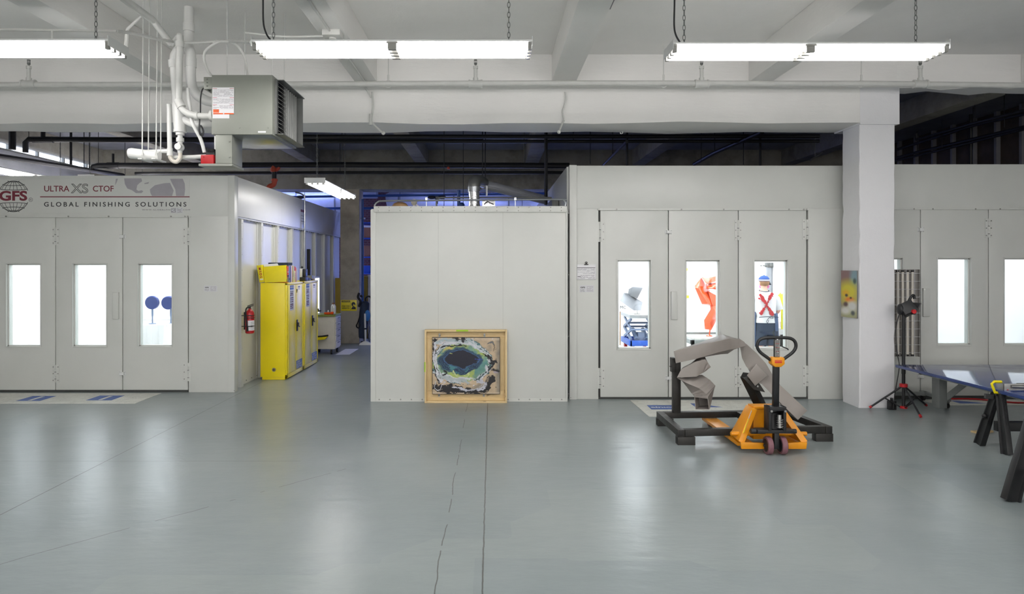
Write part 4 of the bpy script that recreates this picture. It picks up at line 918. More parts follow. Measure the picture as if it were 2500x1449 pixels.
# conduit on the booth side, and the black side-door frame with its lit window
cdt = thing('conduit', 'grey conduit and thin wire running up the booth side and bending over its top', 'conduit', (-3.94, 14.3, 0), 'white conduits')
MB().tube(smooth_path([V(-3.915, 14.3, .1), V(-3.915, 14.3, 2), V(-3.915, 14.3, 3.3), V(-3.93, 14.3, 3.4), V(-4.0, 14.28, 3.45), V(-4.1, 14.26, 3.47)], 6), .016, 8).box(-3.955, -3.905, 14.27, 14.33, 2.69, 2.72).build('pipe_run', 'galv', cdt)
sd = thing('side_window_frame', 'tall black framed lit side window in the booth wall, behind the white cart', 'window', (-3.97, 15.1, .2))
MB().box(-4.0, -3.925, 14.78, 14.84, 0, 2.3).build('frame_post', 'black', sd); MB().box(-3.965, -3.95, 15.0, 15.7, .6, 1.7).build('window_frame', 'booth', sd)
MB().box(-3.952, -3.945, 15.05, 15.65, .66, 1.66).build('pane', 'side_lit', sd); MB().box(-3.945, -3.93, 14.95, 15.25, .55, 1.12).build('grey_cover', 'tablegrey', sd)

# white drawer cart with a green worktop
ct = thing('drawer_cart', 'white wheeled drawer cart with a green worktop', 'cart', (-3.7, 15.15, 0))
MB().box(-3.92, -3.42, 14.9, 15.42, .12, .83).build('body', 'cream', ct, .006); MB().box(-3.94, -3.4, 14.87, 15.44, .83, .87).build('worktop', 'greentop', ct, .006)
for i in range(5):
    z = .15+i*.135; d = MB().box(-3.42, -3.4, 14.93, 15.4, z, z+.125).build('drawer', 'cream', ct, .004); MB().box(-3.4, -3.385, 15.08, 15.25, z+.09, z+.105).build('drawer_pull', 'greyink', d)
for x, y in ((-3.5, 14.95), (-3.47, 15.36), (-3.87, 14.97), (-3.87, 15.36)):
    cs = MB().cyl((x-.018, y, .052), (x+.018, y, .052), .052, 16).build('caster', 'rubber', ct); MB().cyl((x, y, .06), (x, y, .12), .014, 8).box(x-.026, x+.026, y-.02, y+.02, .095, .12).build('caster_fork', 'galv_dull', cs)
bt = thing('bottle', 'white plastic jug with a dark cap on the cart', 'bottle', (-3.52, 15.2, .871))
MB().lathe([(.05, .871), (.055, .88), (.055, 1.03), (.045, 1.06), (.026, 1.075), (.026, 1.09)], (-3.52, 15.2, 0), 18).build('jug_body', 'pvc', bt); MB().cyl((-3.52, 15.2, 1.085), (-3.52, 15.2, 1.115), .03, 14).build('cap', 'cardboard', bt)
tag(MB().lathe([(.022, .871), (.024, .92), (.012, .94), (.012, .96)], (-3.6, 15.05, 0), 12).build('small_bottle', 'pvc'), 'small white squeeze bottle left of the white jug', 'bottle')
for k, (x, y, r) in enumerate(((-3.5, 14.98, .03), (-3.57, 14.96, .026), (-3.64, 14.99, .024))):
    o = MB().cyl((x-.03, y, .871+r), (x+.03, y, .871+r), r, 14).cyl((x-.034, y, .871+r), (x+.034, y, .871+r), r*.5, 10).build('sanding_roll', 'orange'); tag(o, ['large orange roll at the front edge of the cart top', 'middle-sized orange roll between two others on the cart', 'smallest orange roll farthest left on the cart'][k], 'roll', 'orange rolls on the cart')
gu = thing('spray_gun', 'dark spray gun with a low cup lying on the cart', 'tool', (-3.82, 15.0, .871))
MB().tube([V(-3.9, 14.98, .935), V(-3.82, 14.98, .945), V(-3.74, 14.98, .95)], [.016, .022, .012], 10).bar((-3.86, 14.98, .94), (-3.88, 14.98, .875), .02, .03).build('gun_body', 'darksteel', gu, .002); MB().lathe([(.032, .96), (.036, .99), (.03, 1.0)], (-3.82, 14.98, 0), 14).build('cup', 'black', gu)
tag(MB().box(-3.92, -3.84, 14.92, 15.03, .871, .9).build('rag', 'tanfoam', None, .01), 'crumpled tan rag under the spray gun', 'rag')
dp = thing('yellow_tray', 'yellow tray with a black handle hanging low on the cart side', 'tray', (-3.85, 14.84, .3))
MB().loft([[V(-3.99, 14.8, .30), V(-3.62, 14.8, .34), V(-3.56, 14.8, .40), V(-3.99, 14.8, .37)], [V(-3.99, 14.895, .30), V(-3.62, 14.895, .34), V(-3.56, 14.895, .40), V(-3.99, 14.895, .37)]]).build('tray_body', 'ybinder', dp, .006)
MB().tube([V(-3.98, 14.84, .385), V(-3.68, 14.84, .405), V(-3.55, 14.84, .425)], .018, 8).build('handle', 'black', dp)
# caution sign
cs = thing('caution_sign', 'yellow caution sign with a respirator picture on the raw column', 'sign', (-3.55, 16.985, .81))
x0, x1_, z0, z1 = -3.745, -3.355, .815, 1.085; y = 16.985
MB().box(x0, x1_, y, y+.012, z0, z1).build('sign_plate', 'yellow', cs, .004)
MB().box(x0+.015, x0+.22, y-.001, y, z1-.055, z1-.012).box(x0+.232, x0+.236, y-.001, y, z0+.02, z1-.02).build('sign_bars', 'ink', cs)
text('lettering', 'CAUTION', 'yellow', cs, (x0+.117, y-.002, z1-.034), .04, bold=.02)
text('lettering', 'WEAR YOUR\nRESPIRATOR', 'ink', cs, (x0+.117, y-.0015, z0+.09), .052, xs=.62, bold=.02)
pc = MB().prism([(x0+.31+.05*math.cos(a), y-.001, z0+.165+.055*math.sin(a)) for a in [i*math.pi/10 for i in range(20)]], (0, .001, 0)).prism([(x0+.25, y-.001, z0+.04), (x0+.37, y-.001, z0+.04), (x0+.36, y-.001, z0+.1), (x0+.29, y-.001, z0+.11)], (0, .001, 0)).mat(1)
pc.prism([(x0+.30, y-.002, z0+.13), (x0+.345, y-.002, z0+.12), (x0+.345, y-.002, z0+.15), (x0+.305, y-.002, z0+.165)], (0, .001, 0)); pc.build('respirator_symbol', ['ink', 'yellow'], cs)

# ================================================================== things behind the aisle
YB = 18.2
tag(MB().box(-3.93, -3.78, 17.15, 17.22, 0, 1.63).build('yellow_board', 'yellow_board', None, .006), 'tall yellow board standing left of the raw column', 'board', 'yellow boards')
tag(MB().box(-3.62, -3.30, 18.1, 18.7, 0, 1.66).build('yellow_cabinet', 'yellow_board', None, .006), 'dull yellow cabinet standing right of the raw column', 'cabinet')
tag(MB().box(-3.29, -3.05, 18.15, 18.7, 0, 1.69).build('white_carton', 'paper', None, .01), 'tall white carton beside the dull yellow cabinet', 'box')
bp = thing('pipe', 'blue upright pipe on the right side of the raw column', 'pipe', (-3.2, 17.1, 0), 'blue pipes')
MB().cyl((-3.22, 17.05, .3), (-3.22, 17.05, 3.6), .03, 12).build('pipe_run', 'bluepipe', bp); MB().box(-3.26, -3.18, 17.03, 17.2, 3.1, 3.14).build('pipe_clamp', 'galv_dull', bp)
for z, lab in ((3.72, 'upper of the two blue pipes crossing above the partition'), (3.44, 'lower of the two blue pipes crossing above the partition')):
    b = thing('pipe', lab, 'pipe', (-2, 17.9, z), 'blue pipes'); MB().cyl((-6.6, 17.9, z), (1.9, 17.9, z+(.12 if z > 3.6 else 0)), .032, 12).build('pipe_run', 'bluepipe', b)
    for x in (-2.4, -4.9, .8): MB().cyl((x, 17.9, z), (x, 17.9, 4.82), .006, 6).build('hanger_rod', 'rod', b)
    for x in (-1.43, -5.15): MB().cyl((x, 17.9, z-.16), (x, 17.9, z+.02), .028, 10).ball((x-.13, 17.9, z+.01), (.12, .05, .05), 10, 6).ball((x+.13, 17.9, z+.01), (.12, .05, .05), 10, 6).ball((x, 17.9, z-.03), (.06, .06, .07), 10, 6).build('valve_fitting', 'black', b)
# shelving with boxes
sh = thing('storage_rack', 'blue steel storage rack seen in the gap right of the raw column', 'rack', (-3.3, 20.3, 0))
for x in (-4.3, -2.4):
    for y in (19.9, 20.7): MB().box(x-.03, x+.03, y-.03, y+.03, 0, 3.7).build('upright', 'bluesteel', sh)
for z in (1.72, 2.2, 2.75, 3.2): MB().box(-4.3, -2.4, 19.9, 20.7, z-.03, z).build('shelf', 'bluesteel', sh)
for k, (x0, x1_, z, h, m, lab) in enumerate(((-4.05, -3.3, 2.2, .32, 'cardboard', 'brown cardboard box on the upper rack shelf'), (-3.25, -2.9, 2.2, .42, 'sky_blue', 'light blue bin beside the brown box'), (-4.0, -3.3, 2.75, .3, 'cardboard', 'brown cardboard box on the top rack shelf'), (-3.95, -3.55, 1.72, .22, 'bluesteel', 'dark blue tool case on the lower rack shelf'), (-3.45, -3.1, 1.72, .34, 'sky_blue', 'light blue crate on the lower rack shelf'))):
    o = tag(MB().box(x0, x1_, 19.95, 20.5, z, z+h).build('storage_box', m, None, .01), lab, 'box', 'boxes on the rack')
tag(MB().loft([[V(-3.95, 19.96, 3.05+.002), V(-3.4, 19.96, 3.052), V(-3.4, 20.2, 3.052), V(-3.95, 20.2, 3.052)], [V(-3.85, 19.95, 3.12), V(-3.4, 19.95, 3.1), V(-3.45, 20.2, 3.12), V(-3.9, 20.2, 3.1)]]).build('folded_sheet', 'plasticfilm', None, .01), 'folded white plastic sheet on the top brown box', 'sheet')
# backpack vacuum hanging on the column edge, its wand and floor head
vb = thing('backpack_vacuum', 'black and blue backpack vacuum leaning by the raw column, with hose and straps', 'vacuum cleaner', (-3.3, 17.15, 0))
def at(px, py, Y=17.0): return P(px, py, Y)
MB().tube(smooth_path([at(892, 735), at(889, 765), at(886, 800), at(884, 825)], 5), [.06]+[.1+.02*math.sin(i*.3) for i in range(14)]+[.07], 14).build('vacuum_body', 'navy', vb)
MB().ball(at(897, 770, 16.9), (.07, .06, .14), 12, 8).build('side_cover', 'sky_blue', vb)
MB().tube(smooth_path([at(893, 742), at(893, 728), at(899, 723), at(906, 727), at(907, 745)], 6), .022, 8).build('hose', 'black', vb)
MB().tube(smooth_path([at(882, 760, 16.95), at(874, 785, 16.92), at(870, 795, 16.92), at(875, 800, 16.92), at(880, 790, 16.92)], 6), .03, 8, flat=.4).build('shoulder_strap', 'black', vb); MB().tube(smooth_path([at(897, 785, 16.9), at(902, 800, 16.9), at(900, 822, 16.9), at(903, 838, 16.9)], 6), .018, 8, flat=.4).build('waist_strap', 'black', vb)
MB().bar(at(884, 830)+V(0, 0, -.02), V(at(884, 830).x, 17.0, 0), .05, .05).build('support_foot', 'black', vb)
tag(MB().tube(smooth_path([at(877, 715, 16.98), at(874, 725, 16.96), at(880, 735, 16.95), at(876, 748, 16.97)], 5), .03, 8).ball(at(882, 722, 16.96), .035, 8, 6).build('hanging_tools', 'black'), 'bunch of black tools hung on the column edge above the vacuum', 'tools')
wd = thing('vacuum_wand', 'white vacuum wand standing upright on a wide white floor head', 'vacuum wand', (-3.22, 16.75, 0))
q = at(891, 765, 16.75); q2 = V(-3.09, 16.75, .06)
MB().cyl(q, q2, .024, 12).build('tube', 'pvc', wd); MB().cyl(q.lerp(q2, .5), q.lerp(q2, .55), .03, 12).build('clamp_ring', 'black', wd)
MB().loft([[V(-3.24, 16.68, 0), V(-2.94, 16.68, 0), V(-2.94, 16.8, 0), V(-3.24, 16.8, 0)], [V(-3.22, 16.69, .04), V(-2.96, 16.69, .04), V(-2.96, 16.79, .04), V(-3.22, 16.79, .04)], [V(-3.13, 16.72, .09), V(-3.05, 16.72, .09), V(-3.05, 16.78, .09), V(-3.13, 16.78, .09)]]).build('floor_head', 'pvc', wd, .004)
tag(MB().box(-3.4, -3.1, 14.9, 15.9, .0, .004).build('floor_marking', 'paper'), 'white taped rectangle on the aisle floor beside the cart', 'floor marking')

# ================================================================== dark services in the rear bay
def ipipe(label, segs, m='blackpipe', group='black ceiling pipes', name='pipe'):
    q = segs[0][0]; a = Vector(q[len(q)//2]); b2 = Vector(q[-1]); a = a if len(q) > 2 else a.lerp(Vector(q[0]), .5)
    return pipe(name, label, segs+[([a, V(a.x, a.y, 4.82)], .006)], m, 'pipe', group, 10)
Yp = 12.5
ipipe('black pipe under the rear ceiling with an elbow at its left end', [([P(62, 372, Yp), P(62, 348, Yp), P(70, 340, Yp), P(300, 341, Yp), P(1180, 341, Yp)], .05), ([P(30, 320, Yp), P(30, 365, Yp)], .06), ([P(105, 300, Yp), P(105, 341, Yp)], .04), ([P(80, 341, Yp), P(130, 341, Yp)], .058)])
ipipe('black pipe high behind the beam, upper of the pair', [([P(722, 333, 12.0), P(1400, 333, 12.0), P(2000, 332, 12.0)], .035)])
ipipe('black pipe high behind the beam, lower of the pair', [([P(722, 346, 12.3), P(1400, 345, 12.3), P(2000, 344, 12.3)], .03)])
ipipe('black pipe main crossing the rear bay above the left booth', [([P(226, 412, 14.5), P(228, 407, 14.5), P(240, 404, 14.5), P(830, 402, 14.5), P(1390, 404, 14.5)], .06), ([P(276, 375, 14.5), P(276, 402, 14.5)], .025), ([P(262, 404, 14.5), P(290, 404, 14.5)], .07)])
ipipe('thin black pipe just below the main crossing pipe', [([P(330, 423, 15.5), P(830, 421, 15.5), P(1390, 421, 15.5)], .035)])
ipipe('black pipe along the joists above the left booth', [([P(-60, 372, 12), P(300, 428, 16.2)], .05)])
ipipe('black diagonal pipe rising towards the beam above the middle booth', [([P(1470, 405, 15), P(1530, 345, 11.5)], .025)])
ipipe('long dark pipe slanting above the right side of the middle booth', [([P(1695, 400, 15), P(1745, 372, 13.4), P(1860, 322, 11.5)], .04)])
ipipe('grey pipe slanting under the rear ceiling beside the column', [([P(1978, 391, 14), P(1990, 383, 14), P(2008, 372, 14)], .018)], 'galv_dull')
ipipe('dark grey pipe climbing to the right beyond the column', [([P(2238, 326, 14.0), P(2238, 341, 14.0), P(2380, 300, 11.6), P(2560, 255, 10.4)], .028)], 'rod')
ipipe('black pipe pair along the right dark wall, upper', [([P(2186, 366, 15.2), P(2380, 305, 12.6), P(2560, 265, 10.6)], .03)])
ipipe('black pipe pair along the right dark wall, lower', [([P(2186, 386, 15.4), P(2240, 371, 14.6), P(2560, 296, 10.6)], .03)])
ipipe('long black pipe low along the right dark wall', [([P(2186, 392, 15.2), P(2300, 365, 13.5), P(2560, 300, 10.4)], .025)])
for k, (px, y0, y1, Y, r, m) in enumerate(((173, 335, 402, 12.5, .022, 'rod'), (205, 340, 408, 13, .008, 'rod'), (218, 345, 412, 13, .008, 'rod'), (305, 335, 428, 14.6, .006, 'rod'), (835, 360, 401, 14.5, .01, 'galv_dull'), (1084, 345, 506, 12.5, .006, 'rod'), (1131, 340, 500, 13.5, .006, 'rod'), (1178, 325, 450, 12.3, .008, 'rod'), (1185, 325, 450, 12.3, .008, 'rod'), (1333, 400, 500, 12.2, .03, 'blackpipe'), (1280, 360, 404, 14.5, .012, 'galv_dull'), (1531, 325, 404, 12, .02, 'rod'), (1441, 350, 400, 13.5, .006, 'rod'), (1856, 330, 404, 13, .022, 'rod'), (1815, 345, 402, 13, .008, 'rod'), (1712, 345, 395, 13, .006, 'rod'), (2370, 308, 404, 13, .03, 'blackpipe'), (2491, 300, 404, 12.4, .04, 'blackpipe'), (2452, 235, 310, 11.5, .006, 'rod'), (2376, 270, 300, 12.4, .006, 'rod'))):
    a, b2 = P(px, y0, Y), P(px, y1, Y); a.z = 4.82
    if px in (1084, 1131): b2.z = max(b2.z, 2.81)
    tag(MB().cyl(a, b2, r, 8).build('hanger_rod', m), 'dark hanger rod dropping from the rear ceiling', 'rod', 'dark hanger rods')
of = thing('pipe_fitting', 'orange-red grooved elbow stack hanging above the left booth', 'pipe fitting', P(670, 430, 14.5))
e = 14.5
MB().tube(smooth_path([P(668, 402, e), P(668, 415, e), P(668, 420, e)], 4), .055, 12).cyl(P(668, 411, e), P(668, 419, e), .07, 12).tube(smooth_path([P(681, 398, e), P(681, 408, e), P(676, 414, e), P(668, 413, e)], 5), .035, 10).build('upper_elbow', 'orangefit', of)
MB().cyl(P(669, 418, e), P(669, 440, e), .05, 12).build('pipe_stub', 'blackpipe', of)
MB().tube(smooth_path([P(670, 436, e), P(670, 444, e), P(667, 451, e), P(658, 455, e), P(655, 462, e)], 5), .055, 12).cyl(P(670, 437, e), P(670, 442, e), .07, 12).build('lower_elbow', 'orangefit', of)
for k, (px, py) in enumerate(((1095, 406), (1332, 406))):
    q = P(px, py, 14.5); o = MB().cyl(q+V(0, 0, -.06), q+V(0, 0, .07), .03, 10).cyl(q+V(0, 0, -.03), q+V(0, 0, .04), .045, 10).build('pipe_coupling', 'orangefit'); tag(o, ['red coupling on the black main pipe over the middle of the partition', 'red coupling on the black main pipe near the middle booth'][k], 'coupling', 'red couplings')
# ducts lit blue by the added rear windows and fixtures
d1 = thing('air_duct', 'large round galvanised duct crossing behind the partition in blue light', 'duct', (-.5, 20.2, 3.4), 'round ducts')
MB().tube([V(-3.05, 20.2, 3.7), V(-2.95, 20.2, 3.72), V(2.0, 20.2, 3.62)], [.36, .42, .42], 24).build('duct_run', 'duct', d1)
for x in (-2.7, -1.1, .5): MB().cyl((x-.02, 20.2, 3.70-.02*(x+2.7)), (x+.02, 20.2, 3.70-.02*(x+2.7)), .43, 24).build('duct_band', 'galv_dull', d1)
d2 = thing('air_duct', 'large round galvanised duct with a reducer above the left booth, in blue light', 'duct', (-5, 19.6, 3.5), 'round ducts')
MB().tube([V(-6.4, 19.6, 3.72), V(-6.0, 19.6, 3.74), V(-3.9, 19.6, 3.74)], [.2, .46, .46], 24).build('duct_run', 'duct', d2)
MB().tube([V(-9.5, 21.5, 4.25), V(-3.6, 21.5, 4.25)], .2, 16).build('upper_branch', 'duct', d2)
for x in (-5.5, -4.4): MB().cyl((x-.02, 19.6, 3.74), (x+.02, 19.6, 3.74), .47, 24).build('duct_band', 'galv_dull', d2)
# things on the partition roof
ZR = 2.761
gr = thing('guard_conduit', 'long bent steel conduit rail along the top of the white partition', 'conduit', (-.3, 9.95, ZR), 'steel rails on the partition')
yq = 9.95; MB().tube(smooth_path([P(914, 502, yq), P(922, 493, yq), P(945, 490, yq), P(1100, 488.5, yq), P(1360, 486.5, yq), P(1376, 489, yq), P(1381, 496, yq), P(1380, 502, yq)], 6), .014, 10).build('pipe_run', 'galv', gr)
for px in (1041, 1258): q = P(px, 487, yq); MB().bar(q+V(0, 0, .02), V(q.x, yq, ZR), .01, .008).box(q.x-.016, q.x+.016, yq-.018, yq+.018, q.z-.01, q.z+.03).build('conduit_clamp', 'galv', gr)
gr2 = tag(MB().tube(smooth_path([P(1066, 506, 11), P(1066, 492, 11), P(1072, 484, 11), P(1085, 482, 11), P(1320, 482, 11), P(1345, 483, 11)], 6), .014, 10).build('guard_conduit', 'galv_dull'), 'second steel conduit rail farther back on the partition roof', 'conduit', 'steel rails on the partition')
ex = thing('exhaust_stack', 'shiny foil exhaust stack with a dark elbow on the partition roof', 'duct', P(1158, 503, 10.9))
q = 10.9; MB().tube([P(1158, 512, q), P(1158, 490, q), P(1157, 467, q)], [.1, .085, .088], 20).build('foil_sleeve', 'foil', ex)
MB().tube([P(1157, 468, q), P(1157, 456, q)], .1, 20).build('collar', 'galv', ex)
MB().tube(smooth_path([P(1157, 458, q), P(1157, 450, q), P(1161, 441, q+.1), P(1170, 441, q+.5), P(1180, 445, q+1)], 6), .095, 18).build('elbow', 'galv_dull', ex)
tag(MB().tube([P(1180, 450, 12), P(1260, 470, 12.3), P(1330, 487, 12.6)], .085, 16).cyl(P(1172, 453, 11.2), P(1340, 483, 11.9), .012, 8).build('air_duct', 'duct'), 'dull duct slanting down to the right behind the foil stack', 'duct', 'round ducts')
fb = thing('junction_box', 'small metal equipment box with wiring beside the foil stack', 'electrical box', P(1190, 503, 10.6)); q = P(1190, 500, 10.6)
MB().box(q.x-.08, q.x+.12, 10.5, 10.8, ZR, ZR+.18).build('enclosure', 'foil', fb, .006); MB().tube(smooth_path([q+V(-.05, -.12, 0), q+V(0, -.14, .04), q+V(.05, -.13, .02), q+V(.1, -.12, .0)], 6), .006, 6).build('wiring', 'black', fb); MB().cyl(q+V(-.01, -.0, .14), q+V(-.01, 0, .3), .014, 8).build('antenna_fitting', 'label', fb)
q = P(975, 503, 10.05); tag(MB().loft([[V(q.x+a*.13*math.cos(t), 10.12+a*.1*math.sin(t), ZR+z*1.25) for t in [i*math.pi/8 for i in range(16)]] for a, z in ((1, 0), (.95, .05), (.7, .085), (.3, .1))]).build('wrapped_bundle', 'tanfoam'), 'rounded tan wrapped bundle on the partition roof', 'bundle')
q = P(1011, 492, 10.1); tag(MB().ball((q.x, 10.1, ZR+.12), (.045, .045, .05), 12, 8).bar((q.x+.02, 10.1, ZR+.1), (q.x+.12, 10.1, ZR+.005), .02, .02).cyl((q.x, 10.1, ZR), (q.x, 10.1, ZR+.08), .015, 8).build('round_lamp', 'cream'), 'small round-headed lamp on the partition roof', 'lamp')
q = P(1120, 500, 11.5); tag(MB().cyl((q.x, 11.5, ZR), (q.x, 11.5, ZR+.45), .028, 12).ball((q.x+.05, 11.5, ZR+.2), .05, 10, 6).build('pipe', 'bluepipe'), 'short upright blue pipe left of the foil stack', 'pipe', 'blue pipes')

# ================================================================== boxed painting leaning on the partition
def paint_canvas(W, H):
    """an abstract poured-paint picture: dark swirling pool, white and black loops on raw canvas"""
    rg = np.random.RandomState(5); yy, xx = np.mgrid[0:H, 0:W]; u = xx/(W-1); v = 1-yy[::-1]/(H-1); v = yy/(H-1); uu, vv = u, v
    def noise(f, s):
        r = np.random.RandomState(s); g = r.rand(f+2, f+2); X = uu*f; Y = vv*f; i = X.astype(int); j = Y.astype(int); a = X-i; b = Y-j
        a = a*a*(3-2*a); b = b*b*(3-2*b)
        return (g[j, i]*(1-a)+g[j, i+1]*a)*(1-b)+(g[j+1, i]*(1-a)+g[j+1, i+1]*a)*b
    def fbm(f, s): return noise(f, s)*.5+noise(f*2, s+1)*.25+noise(f*4, s+2)*.15+noise(f*8, s+3)*.1
    n1, n2, n3 = fbm(4, 10), fbm(7, 20), fbm(14, 30); u0, v0 = u, v
    wu, wv = (fbm(5, 70)-.5)*.1+(fbm(13, 75)-.5)*.045, (fbm(5, 80)-.5)*.1+(fbm(13, 85)-.5)*.045; un, vn = np.clip(u0+wu, 0, .999), np.clip(v0+wv, 0, .999)
    img = np.zeros((H, W, 3)); C = lambda *c: np.array(c, float)
    def put(mask, col):
        m = np.clip(mask, 0, 1)[..., None]; img[:] = img*(1-m)+col*m
    img[:] = C(198, 176, 146)
    put(np.clip((n2-.45)*3, 0, .7)*(u > .55), C(140, 134, 122)); put(np.clip((u-.93)*14, 0, .7)*n1*1.5, C(120, 118, 112)); put(((v > .95) | (v < .03))*.6, C(214, 196, 170))
    u, v = un, vn
    def ell(cx, cy, rx_, ry_, wob=.25, pn=1.0):
        dx = (u-cx)/rx_; dy = (v-cy)/ry_; tip = np.clip(dx, 0, 2)*.18*np.abs(dy)
        return np.sqrt(dx**2+dy**2)+tip+(n1-.5)*wob+(n3-.5)*wob*.4
    e = ell(.44, .57, .44, .36)
    put((e < 1.12), C(24, 24, 26)); put(((e > .92) & (e < 1.1) & (n3 > .42)), C(206, 212, 216)); put(((e > .95) & (e < 1.06) & (n2 < .46)), C(30, 30, 33))
    band = np.sin(e*46+n2*14+u*5); put((e < 1.13)*(e > .9)*(band > .55), C(196, 204, 210)); put((e < 1.13)*(e > .9)*(band < -.75), C(90, 128, 132))
    put((e < .93), C(120, 158, 140)); put((e < .93)*np.clip((n2-.42)*5, 0, 1), C(172, 190, 104)); put((e < .9)*(u < .28)*(v > .58)*np.clip((n3-.4)*5, 0, 1), C(206, 186, 110))
    put((e < .9)*(u > .62)*np.clip((n1-.4)*4, 0, 1), C(94, 146, 142))
    e2 = ell(.42, .59, .33, .25, .3); put((e2 < 1.0)*np.clip((1.02-e2)*8, 0, 1), C(28, 52, 84)); put((e2 < 1)*(np.abs(np.sin(e2*34+n3*5)) > .9)*.6, C(86, 136, 150)); put((e2 < .9)*np.clip((n3-.5)*6, 0, 1)*(v < .52), C(72, 132, 140))
    e3 = ell(.44, .62, .23, .16, .2); put(np.clip((1.05-e3)*7, 0, 1), C(20, 22, 42))
    put(((e3 > 1.0) & (e3 < 1.07)), C(60, 96, 140))
    def stroke(pts, w_, col, rough=.35, seed=0):
        pts = np.array([(p.x, p.y) for p in smooth_path([(a, b, 0) for a, b in pts], 10)]); asp = H/W*1.0
        d = np.full((H, W), 9.)
        for i, (a, b) in enumerate(zip(pts[:-1], pts[1:])):
            ab = b-a; L = (ab**2).sum()+1e-9; t = np.clip(((u-a[0])*ab[0]+(v-a[1])*ab[1])/L, 0, 1)
            d = np.minimum(d, np.hypot(u-a[0]-t*ab[0], (v-a[1]-t*ab[1])*.86))
        st_ = fbm(22, 90+seed % 7); a = np.clip((w_*(1+rough*(fbm(11, 50+seed)-.5)*5)-d)/.003, 0, 1)*np.where((d > w_*.4) & (st_ < .45), .25, 1); put(a, C(*col))
    wh, bl_ = (214, 216, 222), (26, 25, 28)
    for k, (p, w_, c) in enumerate((
        ([(.02, .95), (.03, .6), (.05, .35), (.1, .2)], .03, bl_), ([(.03, .9), (.04, .6), (.06, .3), (.12, .24)], .022, wh), ([(.1, .84), (.07, .6), (.1, .38), (.14, .3)], .012, wh),
        ([(.05, .92), (.2, .95), (.35, .9), (.5, .92), (.62, .88), (.74, .76)], .03, (176, 192, 198)), ([(.1, .9), (.3, .89), (.5, .9), (.65, .84), (.8, .7), (.86, .6)], .016, wh), ([(.12, .83), (.3, .85), (.5, .86)], .012, bl_),
        ([(.3, .99), (.36, .96)], .022, bl_), ([(.41, .99), (.44, .94)], .03, bl_), ([(.56, .96), (.6, .9), (.66, .88)], .008, wh),
        ([(.76, .7), (.8, .68)], .022, bl_), ([(.84, .66), (.9, .6), (.95, .585)], .03, bl_), ([(.86, .58), (.9, .54), (.85, .46)], .02, bl_), ([(.8, .62), (.86, .59), (.84, .62)], .012, wh),
        ([(.78, .5), (.82, .4), (.76, .3), (.7, .24)], .018, wh), ([(.84, .42), (.78, .3)], .006, bl_),
        ([(.05, .12), (.2, .1), (.4, .06), (.6, .04), (.78, .1), (.88, .24)], .055, bl_), ([(.03, .1), (.1, .05), (.3, .05), (.5, .03)], .03, bl_),
        ([(.3, .1), (.45, .07), (.6, .08), (.74, .12), (.78, .16), (.7, .21), (.6, .22)], .026, (200, 202, 214)), ([(.42, .18), (.55, .2), (.64, .18), (.56, .14)], .035, (206, 184, 152)), ([(.04, .2), (.03, .1), (.1, .06), (.14, .14), (.18, .2), (.08, .21)], .007, wh), ([(.1, .3), (.2, .27), (.35, .25), (.5, .22)], .032, (180, 190, 194)), ([(.16, .36), (.28, .3), (.4, .28), (.56, .28), (.64, .26)], .014, wh),
        ([(.18, .42), (.22, .36), (.16, .32)], .014, bl_), ([(.3, .4), (.38, .32), (.5, .3)], .008, (196, 210, 150)), ([(.9, .44), (.95, .38), (.98, .34)], .024, bl_), ([(.9, .4), (.95, .35)], .01, (170, 160, 176)), ([(.9, .93), (.94, .85), (.92, .76)], .006, bl_), ([(.84, .9), (.9, .92), (.93, .88)], .012, (110, 110, 112)), ([(.86, .16), (.9, .22)], .02, bl_), ([(.97, .1), (.98, .5)], .006, (150, 146, 136)),
        ([(.62, .6), (.68, .62), (.72, .64)], .006, (60, 84, 190)), ([(.26, .72), (.3, .7)], .01, (206, 214, 130)), ([(.46, .34), (.52, .36), (.52, .32), (.47, .32)], .01, (206, 220, 150)))):
        stroke(p, w_, c, .4, k)
    for k in range(60):
        a, b = rg.rand(), rg.rand(); put((np.hypot(u-a, (v-b)*.86) < rg.uniform(.003, .008)).astype(float)*((e > 1.05)*1.), C(*(bl_ if rg.rand() < .6 else wh)))
    return img*(.93+.14*(n3-.5))[..., None]
YC = 9.665
cr = thing('wooden_crate', 'pine shadow-box crate standing on the floor against the partition', 'crate', (-.36, YC, 0))
xa, xb, za, zb_ = -.948, .22, 0.0, 1.035; th = .026; dp_ = .1
K2 = lambda x: x
MB().box(xa, xa+th, YC-.0, YC+dp_, za, zb_).build('side_rail', 'pine_v', cr, .002); MB().box(xb-th, xb, YC, YC+dp_, za, zb_).build('side_rail', 'pine_v', cr, .002)
MB().box(xa+th, xb-th, YC, YC+dp_, zb_-th, zb_).build('top_rail', 'pine', cr, .002); MB().box(xa+th, xb-th, YC, YC+dp_, za, za+th).build('bottom_rail', 'pine', cr, .002)
MB().box(xa+th, xb-th, YC+dp_-.02, YC+dp_, .145, zb_-.12).build('back_board', 'pine_v', cr); MB().box(xa+th, xb-th, YC+dp_-.03, YC+dp_, zb_-.14, zb_-th).build('back_slat', 'pine', cr, .002); MB().box(xa+th, xb-th, YC+dp_-.035, YC+dp_, za+th, .16).build('back_slat', 'pine', cr, .002)
for x in (xa+th, xb-th-.1): MB().box(x, x+.1, YC+dp_-.028, YC+dp_-.018, .16, zb_-.14).build('back_slat', 'pine_v', cr, .002)
MB().box(-.5, -.33, YC-.003, YC, zb_-.022, zb_+.002).build('tape_strip', 'green_tape', cr); MB().box(xa-.003, xa+.012, YC-.003, YC+.05, .44, .58).build('tape_strip', 'green_tape', cr)
